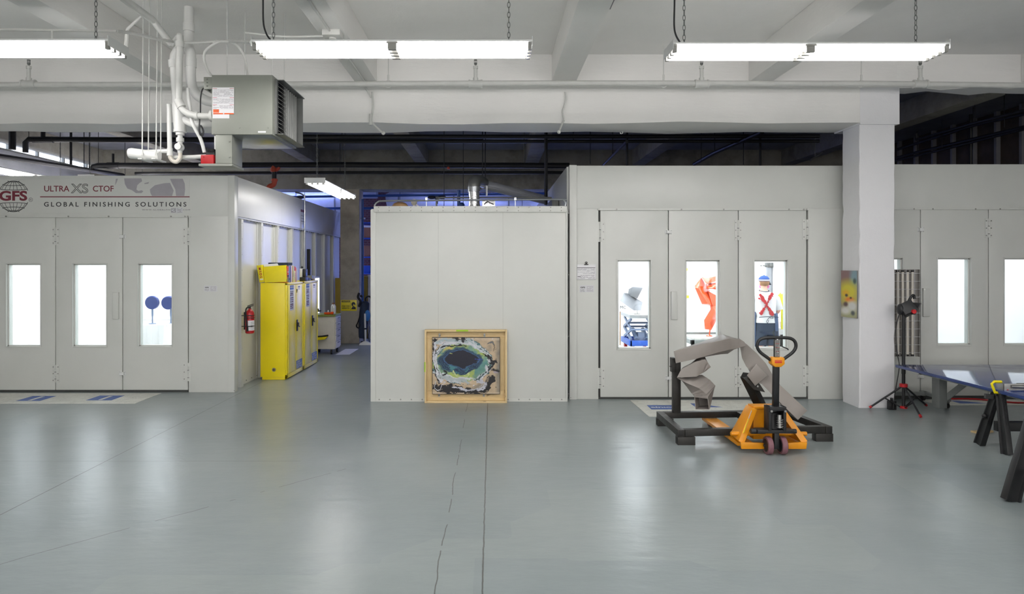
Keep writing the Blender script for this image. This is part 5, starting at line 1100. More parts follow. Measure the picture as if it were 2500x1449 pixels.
for x, z in ((-.74, .955), (-.1, .955), (-.745, .108), (-.11, .108)):
    MB().box(x-.012, x+.012, YC+.035, YC+.045, z-.025, z+.025).box(x-.012, x+.012, YC+.035, YC+.07, z-.01, z).mat(1).cyl((x, YC+.035, z+.014), (x, YC+.03, z+.014), .008, 8).build('mirror_clip', ['steel', 'bolt'], cr)
pt = thing('painting', 'abstract painting of a dark blue swirling pool ringed by white and black loops', 'painting', (-.36, YC+.04, .127))
px0, px1, pz0, pz1 = -.836, .114, .127, .922
MB().box(px0, px1, YC+.026, YC+.065, pz0, pz1).build('canvas', 'cream', pt); MB().box(px0-.006, px0, YC+.022, YC+.065, pz0-.006, pz1+.006).box(px1, px1+.006, YC+.022, YC+.065, pz0-.006, pz1+.006).box(px0, px1, YC+.022, YC+.065, pz1, pz1+.006).box(px0, px1, YC+.022, YC+.065, pz0-.006, pz0).build('edge_frame', 'darksteel', pt)
color_grid('painted_surface', px1-px0, pz1-pz0, paint_canvas(330, 280), attr_mat('poured_paint', .45, .25), pt, (px0, YC+.0255, pz0), (1, 0, 0), (0, 0, 1))
# small painting on the column
def spray_canvas(W, H):
    yy, xx = np.mgrid[0:H, 0:W]; u = xx/(W-1); v = yy/(H-1); img = np.zeros((H, W, 3)); img[:] = (150, 132, 130)
    def blob(cx, cy, rx_, ry_, c, s=1.0, a=1.0):
        m = np.clip(1.6-np.sqrt(((u-cx)/rx_)**2+((v-cy)/ry_)**2)*s, 0, 1)[..., None]*a; img[:] = img*(1-m)+np.array(c, float)*m
    blob(.3, .88, .5, .14, (138, 108, 108)); blob(.85, .85, .25, .2, (130, 158, 170)); blob(.45, .55, .55, .2, (214, 202, 60)); blob(.5, .35, .5, .1, (206, 196, 80), 1, .6); blob(.3, .52, .2, .06, (226, 180, 40)); blob(.55, .38, .25, .05, (232, 130, 40)); blob(.5, .1, .6, .14, (168, 170, 128)); blob(.7, .25, .28, .1, (216, 216, 212)); blob(.28, .14, .26, .07, (222, 220, 214)); blob(.35, .47, .1, .035, (66, 56, 54), 1.3); blob(.62, .42, .07, .022, (70, 60, 56), 1.3); blob(.3, .28, .14, .05, (96, 74, 76), 1.2); blob(.75, .1, .12, .05, (80, 86, 88), 1.2); blob(.86, .78, .1, .06, (62, 84, 80), 1.2)
    return img
sp_ = thing('painting', 'small blurry yellow and grey spray painting mounted on the white column', 'painting', (5.02, 9.56, 1.22))
ya, yb = 9.37, 9.73; z0, z1 = 1.22, 1.875
MB().loft([[V(5.028, y, z0-.02*(1-abs(y-9.55)/.18)*-.3), V(5.028-.012-.02*(y-ya)/.36, y, z0), V(5.028-.012-.02*(y-ya)/.36, y, z1), V(5.028, y, z1)] for y in (ya, 9.55, yb)]).build('panel', 'galv_dull', sp_, .002)
color_grid('painted_surface', .36, z1-z0, spray_canvas(40, 80), attr_mat('sprayed_paint', .4), sp_, (4.981, yb, z0), (.0972, -1, 0), (0, 0, 1))

# ================================================================== crumpled steel sculpture on its welded stand
st = thing('steel_stand', 'black welded square-tube stand on short feet carrying the crumpled grey sculpture', 'stand', (2.9, 7.9, 0))
tw = .075; zz0, zz1 = .09, .165; zc = (zz0+zz1)/2
def rail(p, q, name='frame_rail'): return MB().bar((*p, zc), (*q, zc), tw, tw).build(name, 'darksteel', st, .004)
FL, FR, RL, RR = (2.06, 7.45), (3.74, 7.60), (2.055, 8.32), (3.62, 8.42)
def hollow(p, q, w_=tw):   # solid square bar; dark patch at p stands for a shaded open end
    d = (Vector((*q, zc))-Vector((*p, zc))).normalized(); m = MB().bar((*p, zc), (*q, zc), w_, w_).mat(1).bar(Vector((*p, zc))-d*.001, Vector((*p, zc))+d*.002, w_-.014, w_-.014); return m
hollow((FL[0], FL[1]-.04), (RL[0], RL[1]+.03)).build('frame_rail', ['darksteel', 'rubber'], st, .003)
hollow((FR[0], FR[1]-.04), (RR[0], RR[1]+.03)).build('frame_rail', ['darksteel', 'rubber'], st, .003)
rail((FL[0]+.04, FL[1]), (FR[0]-.04, FR[1])); rail((RL[0]+.04, RL[1]), (RR[0]-.04, RR[1]))
rail((3.03, 7.58), (3.03, 8.33))
for (x, y), sx in ((FL, 1), (FR, -1), (RL, 1), (RR, -1)):
    MB().box(x-.04*sx, x+.15*sx, y-.05, y+.05, 0, .088).mat(1).box(x-.042*sx, x-.040*sx, y-.04, y+.04, .01, .08).build('foot', ['darksteel', 'rubber'], st, .003)
P1 = V(2.24, 8.28, 0)
MB().box(2.195, 2.285, 8.24, 8.32, .165, .78).build('post', 'darksteel', st, .003)
MB().box(2.175, 2.225, 8.22, 8.33, .66, .83).bar((2.15, 8.25, .73), (2.2, 8.25, .73), .012, .012).build('post_bracket', 'darksteel', st, .003)
a, b2 = V(3.30, 8.28, .17), V(2.98, 8.0, .66); d = (b2-a).normalized()
m = MB().bar(a, b2, .105, .085).mat(1).bar(b2, b2+d*.002, .085, .065); m.build('slanted_post', ['darksteel', 'rubber'], st, .003)
MB().prism([V(2.93, 7.955, .64), V(3.06, 7.955, .67), V(3.19, 7.955, .47), V(3.06, 7.955, .50)], (0, .01, 0)).mat(1).cyl(V(3.04, 7.955, .63), V(3.04, 7.945, .63), .014, 8).cyl(V(3.10, 7.955, .54), V(3.10, 7.945, .54), .014, 8).build('clamp_plate', ['darksteel', 'steel'], st, .002)
sc = thing('sculpture', 'crumpled grey square-tube steel sculpture arching over the black stand', 'sculpture', (2.9, 8.1, .2), None)
def c7(cx, cy, Y): return P(1580+cx/4.14, 780+cy/4.14, Y)
def sect(ft, fb, bb, bt): return [c7(*ft), c7(*fb), c7(*bb), c7(*bt)]
def crumple(secs, n=5, amp=.004, seed=1):
    """subdivide a list of 4-corner sections, adding soft dents"""
    out = []; rr_ = random.Random(seed)
    for i in range(len(secs)-1):
        for k in range(n):
            t = k/n; q = []
            for j in range(4):
                p = secs[i][j].lerp(secs[i+1][j], t); q.append(p)
            ring = []
            for j in range(4):
                a, b2 = q[j], q[(j+1) % 4]; ring.append(a); mid = (a+b2)/2; ctr = sum(q, V(0, 0, 0))/4; s = amp*(1+2*math.sin(math.pi*t))*rr_.uniform(-.2, 1); ring.append(mid+(ctr-mid).normalized()*s)
            out.append(ring)
    q = secs[-1]; ring = []
    for j in range(4): ring += [q[j], (q[j]+q[(j+1) % 4])/2]
    return out+[ring]
A_ = [sect((268, 316, 8.12), (290, 440, 8.12), (300, 430, 8.27), (280, 308, 8.27)),
      sect((480, 262, 8.08), (500, 395, 8.08), (520, 385, 8.25), (500, 240, 8.25)),
      sect((690, 222, 8.02), (720, 330, 8.04), (740, 350, 8.22), (720, 160, 8.24)),
      sect((830, 190, 7.98), (830, 303, 8.02), (815, 345, 8.2), (760, 145, 8.24)),
      sect((935, 192, 7.98), (905, 290, 8.0), (880, 300, 8.18), (880, 182, 8.2)),
      sect((985, 225, 7.99), (1000, 262, 7.99), (960, 275, 8.1), (940, 195, 8.12))]
MB().loft(crumple(A_, 5, .006, 2)).build('upper_tube', 'taupe', sc, .003)
B_ = [sect((940, 275, 7.98), (950, 285, 7.99), (990, 265, 8.14), (940, 200, 8.12)),
      sect((960, 390, 7.98), (950, 340, 8.05), (1030, 290, 8.16), (1010, 250, 8.1)),
      sect((1000, 470, 7.98), (990, 440, 8.1), (1100, 350, 8.18), (1110, 340, 8.08)),
      sect((1045, 520, 7.97), (1040, 530, 8.1), (1190, 470, 8.18), (1200, 440, 8.05)),
      sect((1140, 630, 7.95), (1150, 640, 8.1), (1285, 620, 8.18), (1270, 560, 8.02)),
      sect((1280, 775, 7.93), (1285, 780, 8.08), (1370, 720, 8.1), (1345, 660, 7.98)),
      sect((1525, 1012, 7.88), (1440, 960, 8.05), (1560, 870, 8.05), (1620, 918, 7.92))]
MB().loft(crumple(B_, 4, .008, 5)).build('descending_tube', 'taupe', sc, .003)
Cc = MB().loft([[c7(1008, 560, 7.93), c7(1105, 445, 7.93), c7(1220, 565, 7.93), c7(1090, 668, 7.93)], [c7(1012, 562, 7.96), c7(1108, 447, 7.97), c7(1224, 563, 7.97), c7(1094, 670, 7.96)]]); Cc.build('patch_plate', 'taupe', sc, .003)
MB().bar(c7(1222, 562, 7.95), c7(1140, 640, 7.95), .006, .03).build('weld_flange', 'taupe', sc)
D_ = [sect((645, 478, 8.0), (570, 535, 8.02), (540, 520, 8.2), (585, 375, 8.2)),
      sect((590, 400, 8.0), (565, 535, 8.0), (540, 500, 8.18), (510, 385, 8.2)),
      sect((500, 420, 7.98), (500, 575, 7.98), (480, 520, 8.16), (440, 440, 8.18)),
      sect((345, 500, 8.02), (300, 585, 8.02), (330, 570, 8.14), (360, 480, 8.14))]
MB().loft(crumple(D_, 4, .008, 8)).build('folded_tube', 'taupe', sc, .003)
E_ = [sect((300, 590, 8.02), (345, 610, 8.04), (440, 590, 8.16), (480, 560, 8.14)),
      sect((400, 640, 7.98), (400, 680, 8.04), (560, 560, 8.16), (555, 555, 8.1)),
      sect((520, 690, 7.95), (440, 735, 8.02), (640, 620, 8.14), (640, 610, 8.06)),
      sect((600, 750, 7.92), (475, 775, 8.0), (690, 670, 8.12), (690, 665, 8.04))]
MB().loft(crumple(E_, 4, .012, 11)).build('zigzag_tube', 'taupe', sc, .003)
o0 = [c7(475, 775, 7.95), c7(612, 778, 7.9), c7(692, 670, 8.05), c7(560, 690, 8.1)]
o1 = [c7(478, 800, 7.92), c7(615, 790, 7.88), c7(655, 765, 8.03), c7(520, 770, 8.08)]
o2 = [c7(487, 908, 7.88), c7(628, 908, 7.86), c7(632, 885, 8.0), c7(495, 885, 8.02)]
mo = MB().loft([o0, o1, o2], False); ins = [p+(sum(o2, V(0, 0, 0))/4-p)*.05 for p in o2]
m2 = MB().loft([o0, o1], False); k_ = c7(555, 845, 7.88)
# open mouth: a hollow square end facing forward-down
f0 = [c7(478, 780, 7.86), c7(614, 780, 7.86), c7(628, 908, 7.84), c7(487, 908, 7.84)]; g0 = [c7(500, 755, 8.06), c7(680, 690, 8.06), c7(640, 880, 8.06), c7(520, 885, 8.06)]
fi = [p+(sum(f0, V(0, 0, 0))/4-p)*.06 for p in f0]; gi = [p+(sum(g0, V(0, 0, 0))/4-p)*.2 for p in g0]
mm = MB(); mm.loft([g0, f0], False); mm.loft([f0, fi], False); mm.loft([fi, gi], False); mm.add(gi, [(0, 1, 2, 3)]); mm.loft([g0, [c7(475, 775, 8.1), c7(690, 668, 8.1), c7(640, 800, 8.12), c7(520, 800, 8.12)]], False)
mm.build('open_end', 'taupe', sc, 0)
MB().loft(crumple([sect((475, 770, 7.9), (478, 782, 7.9), (500, 780, 8.08), (480, 740, 8.08)), sect((612, 780, 7.86), (614, 800, 7.86), (640, 790, 8.04), (690, 668, 8.04))], 3, .004, 3)).build('end_fold', 'taupe', sc, .002)

# ================================================================== pallet truck
tk = thing('pallet_truck', 'amber yellow hand pallet truck with a black handle, parked into the black stand', 'pallet truck', (2.93, 7.05, 0))
X0 = 2.93; fk = 0
for s in (-1, 1):
    xo = X0+s*.335; xi = X0+s*.17
    f = MB().box(xo, xi, 7.2, 8.42, .046, .082); f.loft([[V(xo, 8.42, .046), V(xi, 8.42, .046), V(xi, 8.42, .082), V(xo, 8.42, .082)], [V(xo+s*-.03, 8.5, .05), V(xi+s*.02, 8.5, .05), V(xi+s*.02, 8.5, .07), V(xo-s*.03, 8.5, .07)]])
    f.build('fork', 'truck', tk, .004); MB().cyl((X0+s*.21, 8.3, .03), (X0+s*.3, 8.3, .03), .03, 14).build('fork_roller', 'tyre', tk)
    # triangular side plate with a flange and a label on the left one
    pl = [V(X0+s*.14, 7.3, .44), V(X0+s*.17, 7.3, .45), V(X0+s*.36, 7.12, .12), V(X0+s*.345, 7.12, .045), V(X0+s*.14, 7.16, .05)]
    b3 = MB().loft([[V(X0+s*.11, 7.24, .42), V(X0+s*.17, 7.24, .44), V(X0+s*.17, 7.4, .44), V(X0+s*.11, 7.4, .42)], [V(X0+s*.30, 7.1, .10), V(X0+s*.36, 7.1, .12), V(X0+s*.34, 7.42, .12), V(X0+s*.28, 7.42, .10)]]); sp2 = b3.build('side_flange', 'truck', tk, .004)
    if s < 0:
        n0, n1 = V(X0-.125, 7.235, .43), V(X0-.30, 7.098, .125); pr_ = V(-.035, -.004, .012)
        MB().loft([[n0.lerp(n1, .1)+pr_, n0.lerp(n1, .1)+pr_+V(0, .1, 0), n0.lerp(n1, .35)+pr_+V(0, .1, 0), n0.lerp(n1, .35)+pr_], [q+V(-.002, -.002, .003) for q in (n0.lerp(n1, .1)+pr_, n0.lerp(n1, .1)+pr_+V(0, .1, 0), n0.lerp(n1, .35)+pr_+V(0, .1, 0), n0.lerp(n1, .35)+pr_)]]).build('warning_label', 'label', sp2)
        MB().loft([[n0.lerp(n1, .36)+pr_, n0.lerp(n1, .36)+pr_+V(0, .1, 0), n0.lerp(n1, .8)+pr_+V(0, .1, 0), n0.lerp(n1, .8)+pr_], [q+V(-.002, -.002, .003) for q in (n0.lerp(n1, .36)+pr_, n0.lerp(n1, .36)+pr_+V(0, .1, 0), n0.lerp(n1, .8)+pr_+V(0, .1, 0), n0.lerp(n1, .8)+pr_)]]).build('yellow_label', 'amber_tape', sp2)
    MB().prism([V(X0+s*.335, 7.08, .045), V(X0+s*.10, 7.08, .045), V(X0+s*.10, 7.08, .105), V(X0+s*.345, 7.08, .115)], (0, .03, 0)).build('front_bar', 'truck', tk, .003)
MB().box(X0-.13, X0+.13, 7.3, 7.42, .09, .43).box(X0-.14, X0+.14, 7.28, 7.44, .42, .445).build('body_box', 'truck', tk, .006)
for s in (-1, 1): MB().cyl((X0+s*.1, 7.22, .17), (X0+s*.4, 7.22, .17), .022, 10).build('push_rod_joint', 'truck', tk)
MB().box(X0-.2, X0+.17, 7.0, 7.12, .225, .26).cyl((X0-.25, 7.06, .235), (X0-.1, 7.06, .235), .028, 10).cyl((X0+.1, 7.06, .235), (X0+.22, 7.06, .235), .024, 10).build('cross_link', 'black', tk, .003)
hp = MB().lathe([(.075, .22), (.085, .26), (.07, .3), (.06, .42), (.075, .44), (.075, .47), (.05, .48)], (X0-.0, 7.12, 0), 20).box(X0-.09, X0-.06, 6.99, 7.12, .25, .5).box(X0+.06, X0+.09, 6.99, 7.12, .25, .5).box(X0-.085, X0+.085, 6.98, 7.1, .46, .5); hp.build('hydraulic_pump', 'black', tk, .003)
MB().cyl((X0+.01, 6.97, .29), (X0+.015, 6.985, .42), .022, 12).build('pump_piston', 'steel', tk); MB().tube([V(X0+.012+.03*math.cos(a), 6.97+.03*math.sin(a), .29+a*.0035) for a in [i*.45 for i in range(62)]], .005, 6).build('spring', 'steel', tk)
for s in (-1, 1): MB().cyl((X0+s*.07, 6.98, .46), (X0+s*.07, 6.965, .46), .012, 8).build('bolt', 'steel', tk)
MB().box(X0-.02, X0+.03, 7.02, 7.08, .06, .24).build('axle_fork', 'black', tk, .004); MB().cyl((X0-.12, 7.05, .092), (X0+.12, 7.05, .092), .014, 10).build('axle', 'black', tk)
for s in (-1, 1):
    x = X0+s*.073; yw = R(12)
    MB().lathe([(.05, -.027), (.086, -.027), (.092, -.02), (.092, .02), (.086, .027), (.05, .027)], (x, 7.05, .092), 30, 'x').build('steer_wheel', 'tyre', tk)
    MB().lathe([(.02, -.03), (.062, -.026), (.066, -.0285), (.02, -.034), (.012, -.036)], (x, 7.05, .092), 24, 'x').lathe([(.02, .03), (.062, .026), (.066, .0285), (.02, .034), (.012, .036)], (x, 7.05, .092), 24, 'x').build('wheel_hub', 'black', tk)
    MB().cyl((x-.034, 7.05, .092), (x-.042, 7.05, .092), .012, 10).build('hub_cap', 'goldfit', tk)
hb, ht = V(X0+.01, 7.07, .48), V(X0-.012, 7.0, 1.0)
MB().bar(hb, ht, .058, .05).build('handle_shaft', 'black', tk, .006)
lp_ = [(-.05, .975), (-.10, 1.01), (-.165, 1.06), (-.196, 1.11), (-.193, 1.16), (-.16, 1.195), (-.1, 1.208), (0, 1.21), (.1, 1.208), (.16, 1.195), (.193, 1.16), (.196, 1.11), (.165, 1.06), (.10, 1.01), (.05, .975)]
MB().tube(smooth_path([V(X0-.014+x, 6.985, z) for x, z in lp_], 4), .0165, 12).build('handle_loop', 'black', tk)
MB().prism([V(X0-.014+x, 6.94, z) for x, z in ((-.066, .945), (-.03, .915), (.03, .915), (.066, .945), (.066, 1.0), (.055, 1.014), (-.055, 1.014), (-.066, 1.0))], (0, .09, 0)).build('handle_block', 'truck', tk, .006)
MB().box(X0-.05, X0+.022, 6.937, 6.94, .957, .972).box(X0-.05, X0+.022, 6.937, 6.94, .978, .985).build('block_label', 'redplastic', tk)
MB().box(X0-.04, X0+.012, 6.965, 7.0, 1.01, 1.2).build('control_stem', 'black', tk, .003)
l = MB().box(X0-.039, X0+.011, 6.962, 6.965, 1.02, 1.185).mat(1)
for i in range(4): l.box(X0-.034, X0+.006, 6.961, 6.962, 1.03+i*.04, 1.033+i*.04); 
l.mat(2); scribble(l, X0-.034, X0+.006, 1.025, 1.18, 6.962, 11, 6); l.build('instruction_label', ['bolt', 'redink', 'black'], tk)
MB().box(X0-.02, X0-.006, 6.961, 6.964, 1.19, 1.197).build('white_mark', 'paper', tk)
MB().tube(smooth_path([V(X0+.01, 6.975, 1.135), V(X0+.05, 6.97, 1.115), V(X0+.085, 6.965, 1.1), V(X0+.1, 6.965, 1.085)], 5), [.012]*14+[.006, .005], 8, flat=.5).build('release_lever', 'black', tk)

# ================================================================== clipboard, floor mats, cord
cb = thing('clipboard', 'clear clipboard holding a white form on the panel left of the booth doors', 'clipboard', (1.37, 9.94, 1.75))
q = 9.945; z0, z1 = zr(682), zr(645)
MB().box(rx(1408.5), rx(1455), q-.004, q, z0, z1).build('board', 'label', cb, .001)
f = MB().box(rx(1409), rx(1453.5), q-.0055, q-.004, z0+.004, z1-.004).mat(1).box(rx(1409), rx(1453), q-.0065, q-.0055, z1-.052, z1-.042).box(rx(1410), rx(1418), q-.0065, q-.0055, z0+.035, z0+.046); f.mat(2)
scribble(f, rx(1410), rx(1452), z0+.08, z1-.055, q-.0055, 7, 3); scribble(f, rx(1410), rx(1452), z0+.008, z0+.07, q-.0055, 4, 8); f.build('paper_form', ['paper', 'greyink', 'lavender'], cb)
MB().box(rx(1426), rx(1436), q-.018, q-.004, z1-.006, z1+.006).tube(arc((rx(1431), q-.01, z1+.02), .018, 0, 180, 8), .004, 6).box(rx(1429), rx(1433), q-.014, q-.006, z1+.005, z1+.025).build('clip', 'darksteel', cb)
def mat_(label, quad, marks, lettered=False):
    t = thing('floor_mat', label, 'floor mat', (sum(p[0] for p in quad)/4, sum(p[1] for p in quad)/4, 0), 'paper mats at the booth doors')
    MB().prism([V(x, y, 0) for x, y in quad], (0, 0, .004)).build('paper_sheet', 'masking', t)
    for k, (x0, x1, y0, y1, kind) in enumerate(marks):
        m = MB()
        if kind == 'bar':
            xm = (x0+x1)/2; m.box(x0, xm-.03, y0, y1, .004, .005).box(xm+.03, x1, y0, y1, .004, .005).box(xm-.03, xm+.03, y0, y0+.03, .004, .005).box(xm-.03, xm+.03, y1-.03, y1, .004, .005)
        elif kind == 'tri': m.prism([V(x0, y0, .004), V(x1, y0, .004), V(x0+(x1-x0)*.25, y1, .004), V(x0, y1, .004)], (0, 0, .001))
        else: m.box(x0, x1, y0, y1, .004, .005)
        o = m.build('printed_block', 'signblue', t)
        if kind == 'word': text('lettering', 'ainico' if False else 'ainıco', 'label', t, ((x0+x1)/2, (y0+y1)/2, .0055), .1, 'up', xs=1.5, bold=.03)
    return t
mat_('paper mat with two blue printed blocks before the left booth doors', [(-7.6, 10.40), (-5.06, 10.40), (-5.02, 10.40), (-4.68, 9.62), (-7.6, 9.62)][:1]+[(-5.03, 10.40), (-5.03, 9.62), (-7.6, 9.62)], [(-6.83, -6.48, 9.80, 10.17, 'bar'), (-5.85, -5.48, 9.84, 10.20, 'bar')])
mat_('paper mat with lettered blue blocks under the steel sculpture', [(2.0, 9.86), (3.72, 9.86), (3.72, 8.80), (2.03, 8.80)], [(2.16, 2.56, 9.22, 9.5, 'word'), (2.8, 3.17, 9.36, 9.62, 'tri'), (2.84, 3.03, 8.86, 9.05, 'plain'), (3.07, 3.2, 8.86, 9.05, 'plain')])
mat_('paper mat with a blue block under the blue-topped table', [(6.2, 9.9), (9.0, 9.9), (9.0, 9.5), (6.25, 9.5)], [(6.6, 7.0, 9.62, 9.82, 'tri')])
tag(MB().tube(smooth_path([V(6.55, 9.88, .018), V(7.0, 9.86, .018), V(7.4, 9.6, .018), V(7.9, 9.7, .018), V(8.6, 9.4, .018)], 8), .012, 8).build('air_hose', 'red'), 'red air hose lying on the mat behind the table', 'hose')
tag(MB().loft([[V(5.62, 7.9, 0), V(5.86, 7.97, 0), V(5.86, 8.02, 0), V(5.6, 7.98, 0)], [V(5.62, 7.9, .02), V(5.86, 7.97, .02), V(5.86, 8.02, .02), V(5.6, 7.98, .02)]]).build('wood_offcut', 'pine'), 'small wooden offcut on the floor behind the sawhorse', 'wood scrap')

# ================================================================== drying lamp, tripod work light
dl_ = thing('drying_lamp', 'unlit tube lamp panel with wire guard on a wheeled stand, half behind the column', 'lamp', (5.85, 9.68, 0))
xa, xb, za, zb_ = 5.55, 6.06, .655, 1.89; yq = 9.66
MB().box(xa, xb, yq+.03, yq+.08, za, zb_).box(xa, xa+.01, yq-.01, yq+.03, za, zb_).box(xb-.01, xb, yq-.01, yq+.03, za, zb_).build('reflector', 'lampgrey', dl_, .002)
for i in range(4):
    x = xa+.26+i*.062 if False else 5.79+i*.07 - .04; MB().cyl((x, yq+.005, za+.03), (x, yq+.005, zb_-.03), .0165, 10).mat(1).cyl((x, yq+.005, za+.012), (x, yq+.005, za+.035), .019, 10).cyl((x, yq+.005, zb_-.035), (x, yq+.005, zb_-.012), .019, 10).build('tube', ['cream', 'rubber'], dl_)
MB().cyl((5.62, yq+.005, za+.03), (5.62, yq+.005, zb_-.03), .0165, 10).build('tube', 'cream', dl_)
g = MB()
for i in range(11): z = za+.06+i*.112; g.tube([V(xa, yq-.014, z), V(xb, yq-.014, z)], .0028, 5)
for x in (5.6, 5.74, 5.86, 5.98): g.tube([V(x, yq-.014, za), V(x, yq-.014, zb_)], .0028, 5)
g.build('wire_guard', 'label', dl_)
MB().box(5.66, 5.72, yq+.09, yq+.15, .12, 1.5).build('stand_post', 'tablegrey', dl_, .003)
MB().box(5.4, 6.24, yq+.09, yq+.15, .09, .14).box(6.19, 6.25, 9.28, 9.88, .095, .14).build('base_frame', 'tablegrey', dl_, .003)
for x, y in ((6.22, 9.32), (6.22, 9.84), (5.62, 9.86)):
    c = MB().cyl((x-.014, y, .038), (x+.014, y, .038), .038, 14).build('caster', 'rubber', dl_); MB().box(x-.022, x+.022, y-.02, y+.02, .07, .095).build('caster_fork', 'galv_dull', c)
tp = thing('tripod_work_light', 'black work light on a red-footed tripod stand beside the white column', 'work light', (5.51, 9.13, 0))
C0 = V(5.51, 9.13, 0)
MB().cyl(C0+V(0, 0, .05), C0+V(0, 0, 1.3), .021, 12).cyl(C0+V(0, 0, .5), C0+V(0, 0, .62), .025, 12).build('pole', 'black', tp)
MB().lathe([(.03, .32), (.05, .325), (.05, .365), (.03, .37)], C0, 12).build('leg_collar', 'redplastic', tp); MB().lathe([(.025, .035), (.045, .04), (.045, .065), (.025, .07)], C0, 12).build('lower_collar', 'redplastic', tp)
for fx2, fy in ((5.135, 9.27), (6.0, 9.42), (5.47, 8.70)):
    a = C0+V(0, 0, .345); b2 = V(fx2, fy, .02); d = (b2-a)
    MB().tube([a+d.normalized()*.03, b2], .0125, 8).build('leg', 'rod', tp); MB().tube([b2-d.normalized()*.03, b2+d.normalized()*.004], .017, 8).build('rubber_foot', 'redplastic', tp)
    MB().tube([C0+V(0, 0, .052)+Vector((d.x, d.y, 0)).normalized()*.03, a+d*.56], .009, 8).build('leg_brace', 'black', tp)
hc = V(5.55, 9.12, 1.36); ax = V(.62, -.25, .74).normalized()
MB().tube([C0+V(0, 0, 1.28), C0+V(.02, 0, 1.33)], .02, 10).bar(C0+V(0, 0, 1.29), C0+V(.05, -.0, 1.31), .05, .03).build('swivel', 'black', tp)
sd_ = V(.8, 0, -.6)
lh = MB().bar(hc-V(.06, -.02, .03), hc+V(.08, -.02, .05), .17, .16, (.4, .2, 1)); lh.build('lamp_head', 'black', tp, .012)
MB().bar(hc+V(.03, -.03, -.06), hc+V(.11, -.03, .09), .19, .014, (1, 0, -.5)).build('guard', 'lens', tp, .004)
MB().tube(smooth_path([hc+V(.0, -.0, .06), hc+V(.05, 0, .16), hc+V(.09, 0, .19), hc+V(.1, 0, .14)], 5), .018, 8).build('carry_handle', 'black', tp)
MB().cyl(hc+V(.02, -.1, -.02), hc+V(.02, -.13, -.02), .028, 12).build('tilt_knob', 'redplastic', tp); MB().ball(hc+V(-.09, 0, .0), (.04, .06, .075), 12, 8).build('rear_housing', 'black', tp)
tag(MB().tube(smooth_path([hc+V(-.1, 0, -.05), V(5.42, 9.15, 1.1), V(5.44, 9.16, .8), V(5.47, 9.16, .6), V(5.44, 9.17, .35), V(5.42, 9.18, .2), V(5.4, 9.18, .02)], 8), .006, 6).build('work_light_cable', 'black'), 'thin black cable drooping from the tripod work light', 'cable')
tag(MB().box(5.36, 5.46, 9.2, 9.26, 0, .12).cyl((5.41, 9.23, .12), (5.41, 9.23, .16), .02, 8).build('plug_adapter', 'black', None, .008), 'small black plug adapter standing on the floor behind the tripod', 'adapter')

# ================================================================== blue-topped table
tb = thing('work_table', 'low work table with a large glossy blue top and grey Y-shaped leg', 'table', (6.9, 7.7, 0))
TX, TY, TZ = 5.335, 9.02, .638
MB().prism([V(TX, TY, TZ), V(8.7, TY, TZ), V(8.7, 6.4, TZ), V(TX, 6.4, TZ)], (0, 0, -.036)).build('tabletop', 'tabletop', tb, .004)
MB().box(TX+.06, TX+.12, 6.5, 8.62, TZ-.062, TZ-.037).box(TX+.06, 8.6, 8.56, 8.62, TZ-.062, TZ-.037).box(TX+.06, 8.6, 6.5, 6.56, TZ-.062, TZ-.037).build('apron_frame', 'tablegrey', tb, .003)
lx = 5.79; ly = 8.9
MB().box(lx-.05, lx+.05, 8.75, 8.9, .115, TZ-.037).build('hanging_leg', 'tablegrey', tb, .004)
MB().bar(V(lx+.035, 8.82, .2), V(lx+.28, 8.55, TZ-.06), .07, .07).build('leg_brace', 'tablegrey', tb, .004)
MB().box(7.2, 8.4, 6.9, 8.5, .1, .16).box(7.6, 8.0, 7.4, 8.1, .16, TZ-.037).build('pedestal', 'tablegrey', tb, .005)
for x, y in ((7.3, 7.0), (8.3, 7.0), (7.3, 8.4), (8.3, 8.4)): MB().cyl((x-.02, y, .05), (x+.02, y, .05), .05, 14).build('caster', 'rubber', tb)

# ================================================================== sawhorses
def legmesh(top, bot, w0, w1, d0, d1, out):
    """ribbed folding plastic leg: flat face with raised edges and a toothed edge"""
    top, bot = Vector(top), Vector(bot); m = MB(); o = Vector(out).normalized(); d = (bot-top).normalized(); s = d.cross(o).normalized()
    secs = []
    for t in (0, .15, .5, .56, .9, 1):
        c = top.lerp(bot, t); w = (w0+(w1-w0)*t)*(1 if t < .55 else 1.06); dd = d0+(d1-d0)*t
        secs.append([c-s*w/2-o*dd/2, c-s*w/2+o*dd/2, c-s*w*.38+o*dd/2, c-s*w*.34+o*dd*.2, c+s*w*.34+o*dd*.2, c+s*w*.38+o*dd/2, c+s*w/2+o*dd/2, c+s*w/2-o*dd/2])
    m.loft(secs)
    for i in range(14):
        c = top.lerp(bot, .12+i*.03); m.bar(c-s*(w0/2)-o*.0, c-s*(w0/2+.012), .012, d0*.8)
    return m
s1 = thing('sawhorse', 'black folding sawhorse with an aluminium top rail and yellow end handle, under the table edge', 'sawhorse', (6.0, 7.22, 0))
yc = 7.22
for s, (yb) in ((-1, 7.02), (1, 7.42)):
    legmesh((5.36, yc+s*.03, .60), (5.30, yb, 0), .085, .10, .05, .06, (-1, 0, 0)).build('leg', 'black', s1, .003)
    legmesh((6.60, yc+s*.03, .60), (6.66, yb, 0), .085, .10, .05, .06, (1, 0, 0)).build('leg', 'black', s1, .003)
MB().box(5.33, 6.63, yc-.03, yc+.03, .2, .3).box(5.33, 6.63, yc-.045, yc-.03, .285, .3).build('stretcher', 'black', s1, .004)
MB().ball((5.30, yc+.12, .33), .026, 8, 6).bar((5.3, yc+.12, .33), (5.33, yc+.12, .33), .02, .02).build('height_knob', 'black', s1); MB().bar((5.34, yc+.05, .55), (5.27, yc+.07, .555), .05, .045).build('lock_knob', 'black', s1)
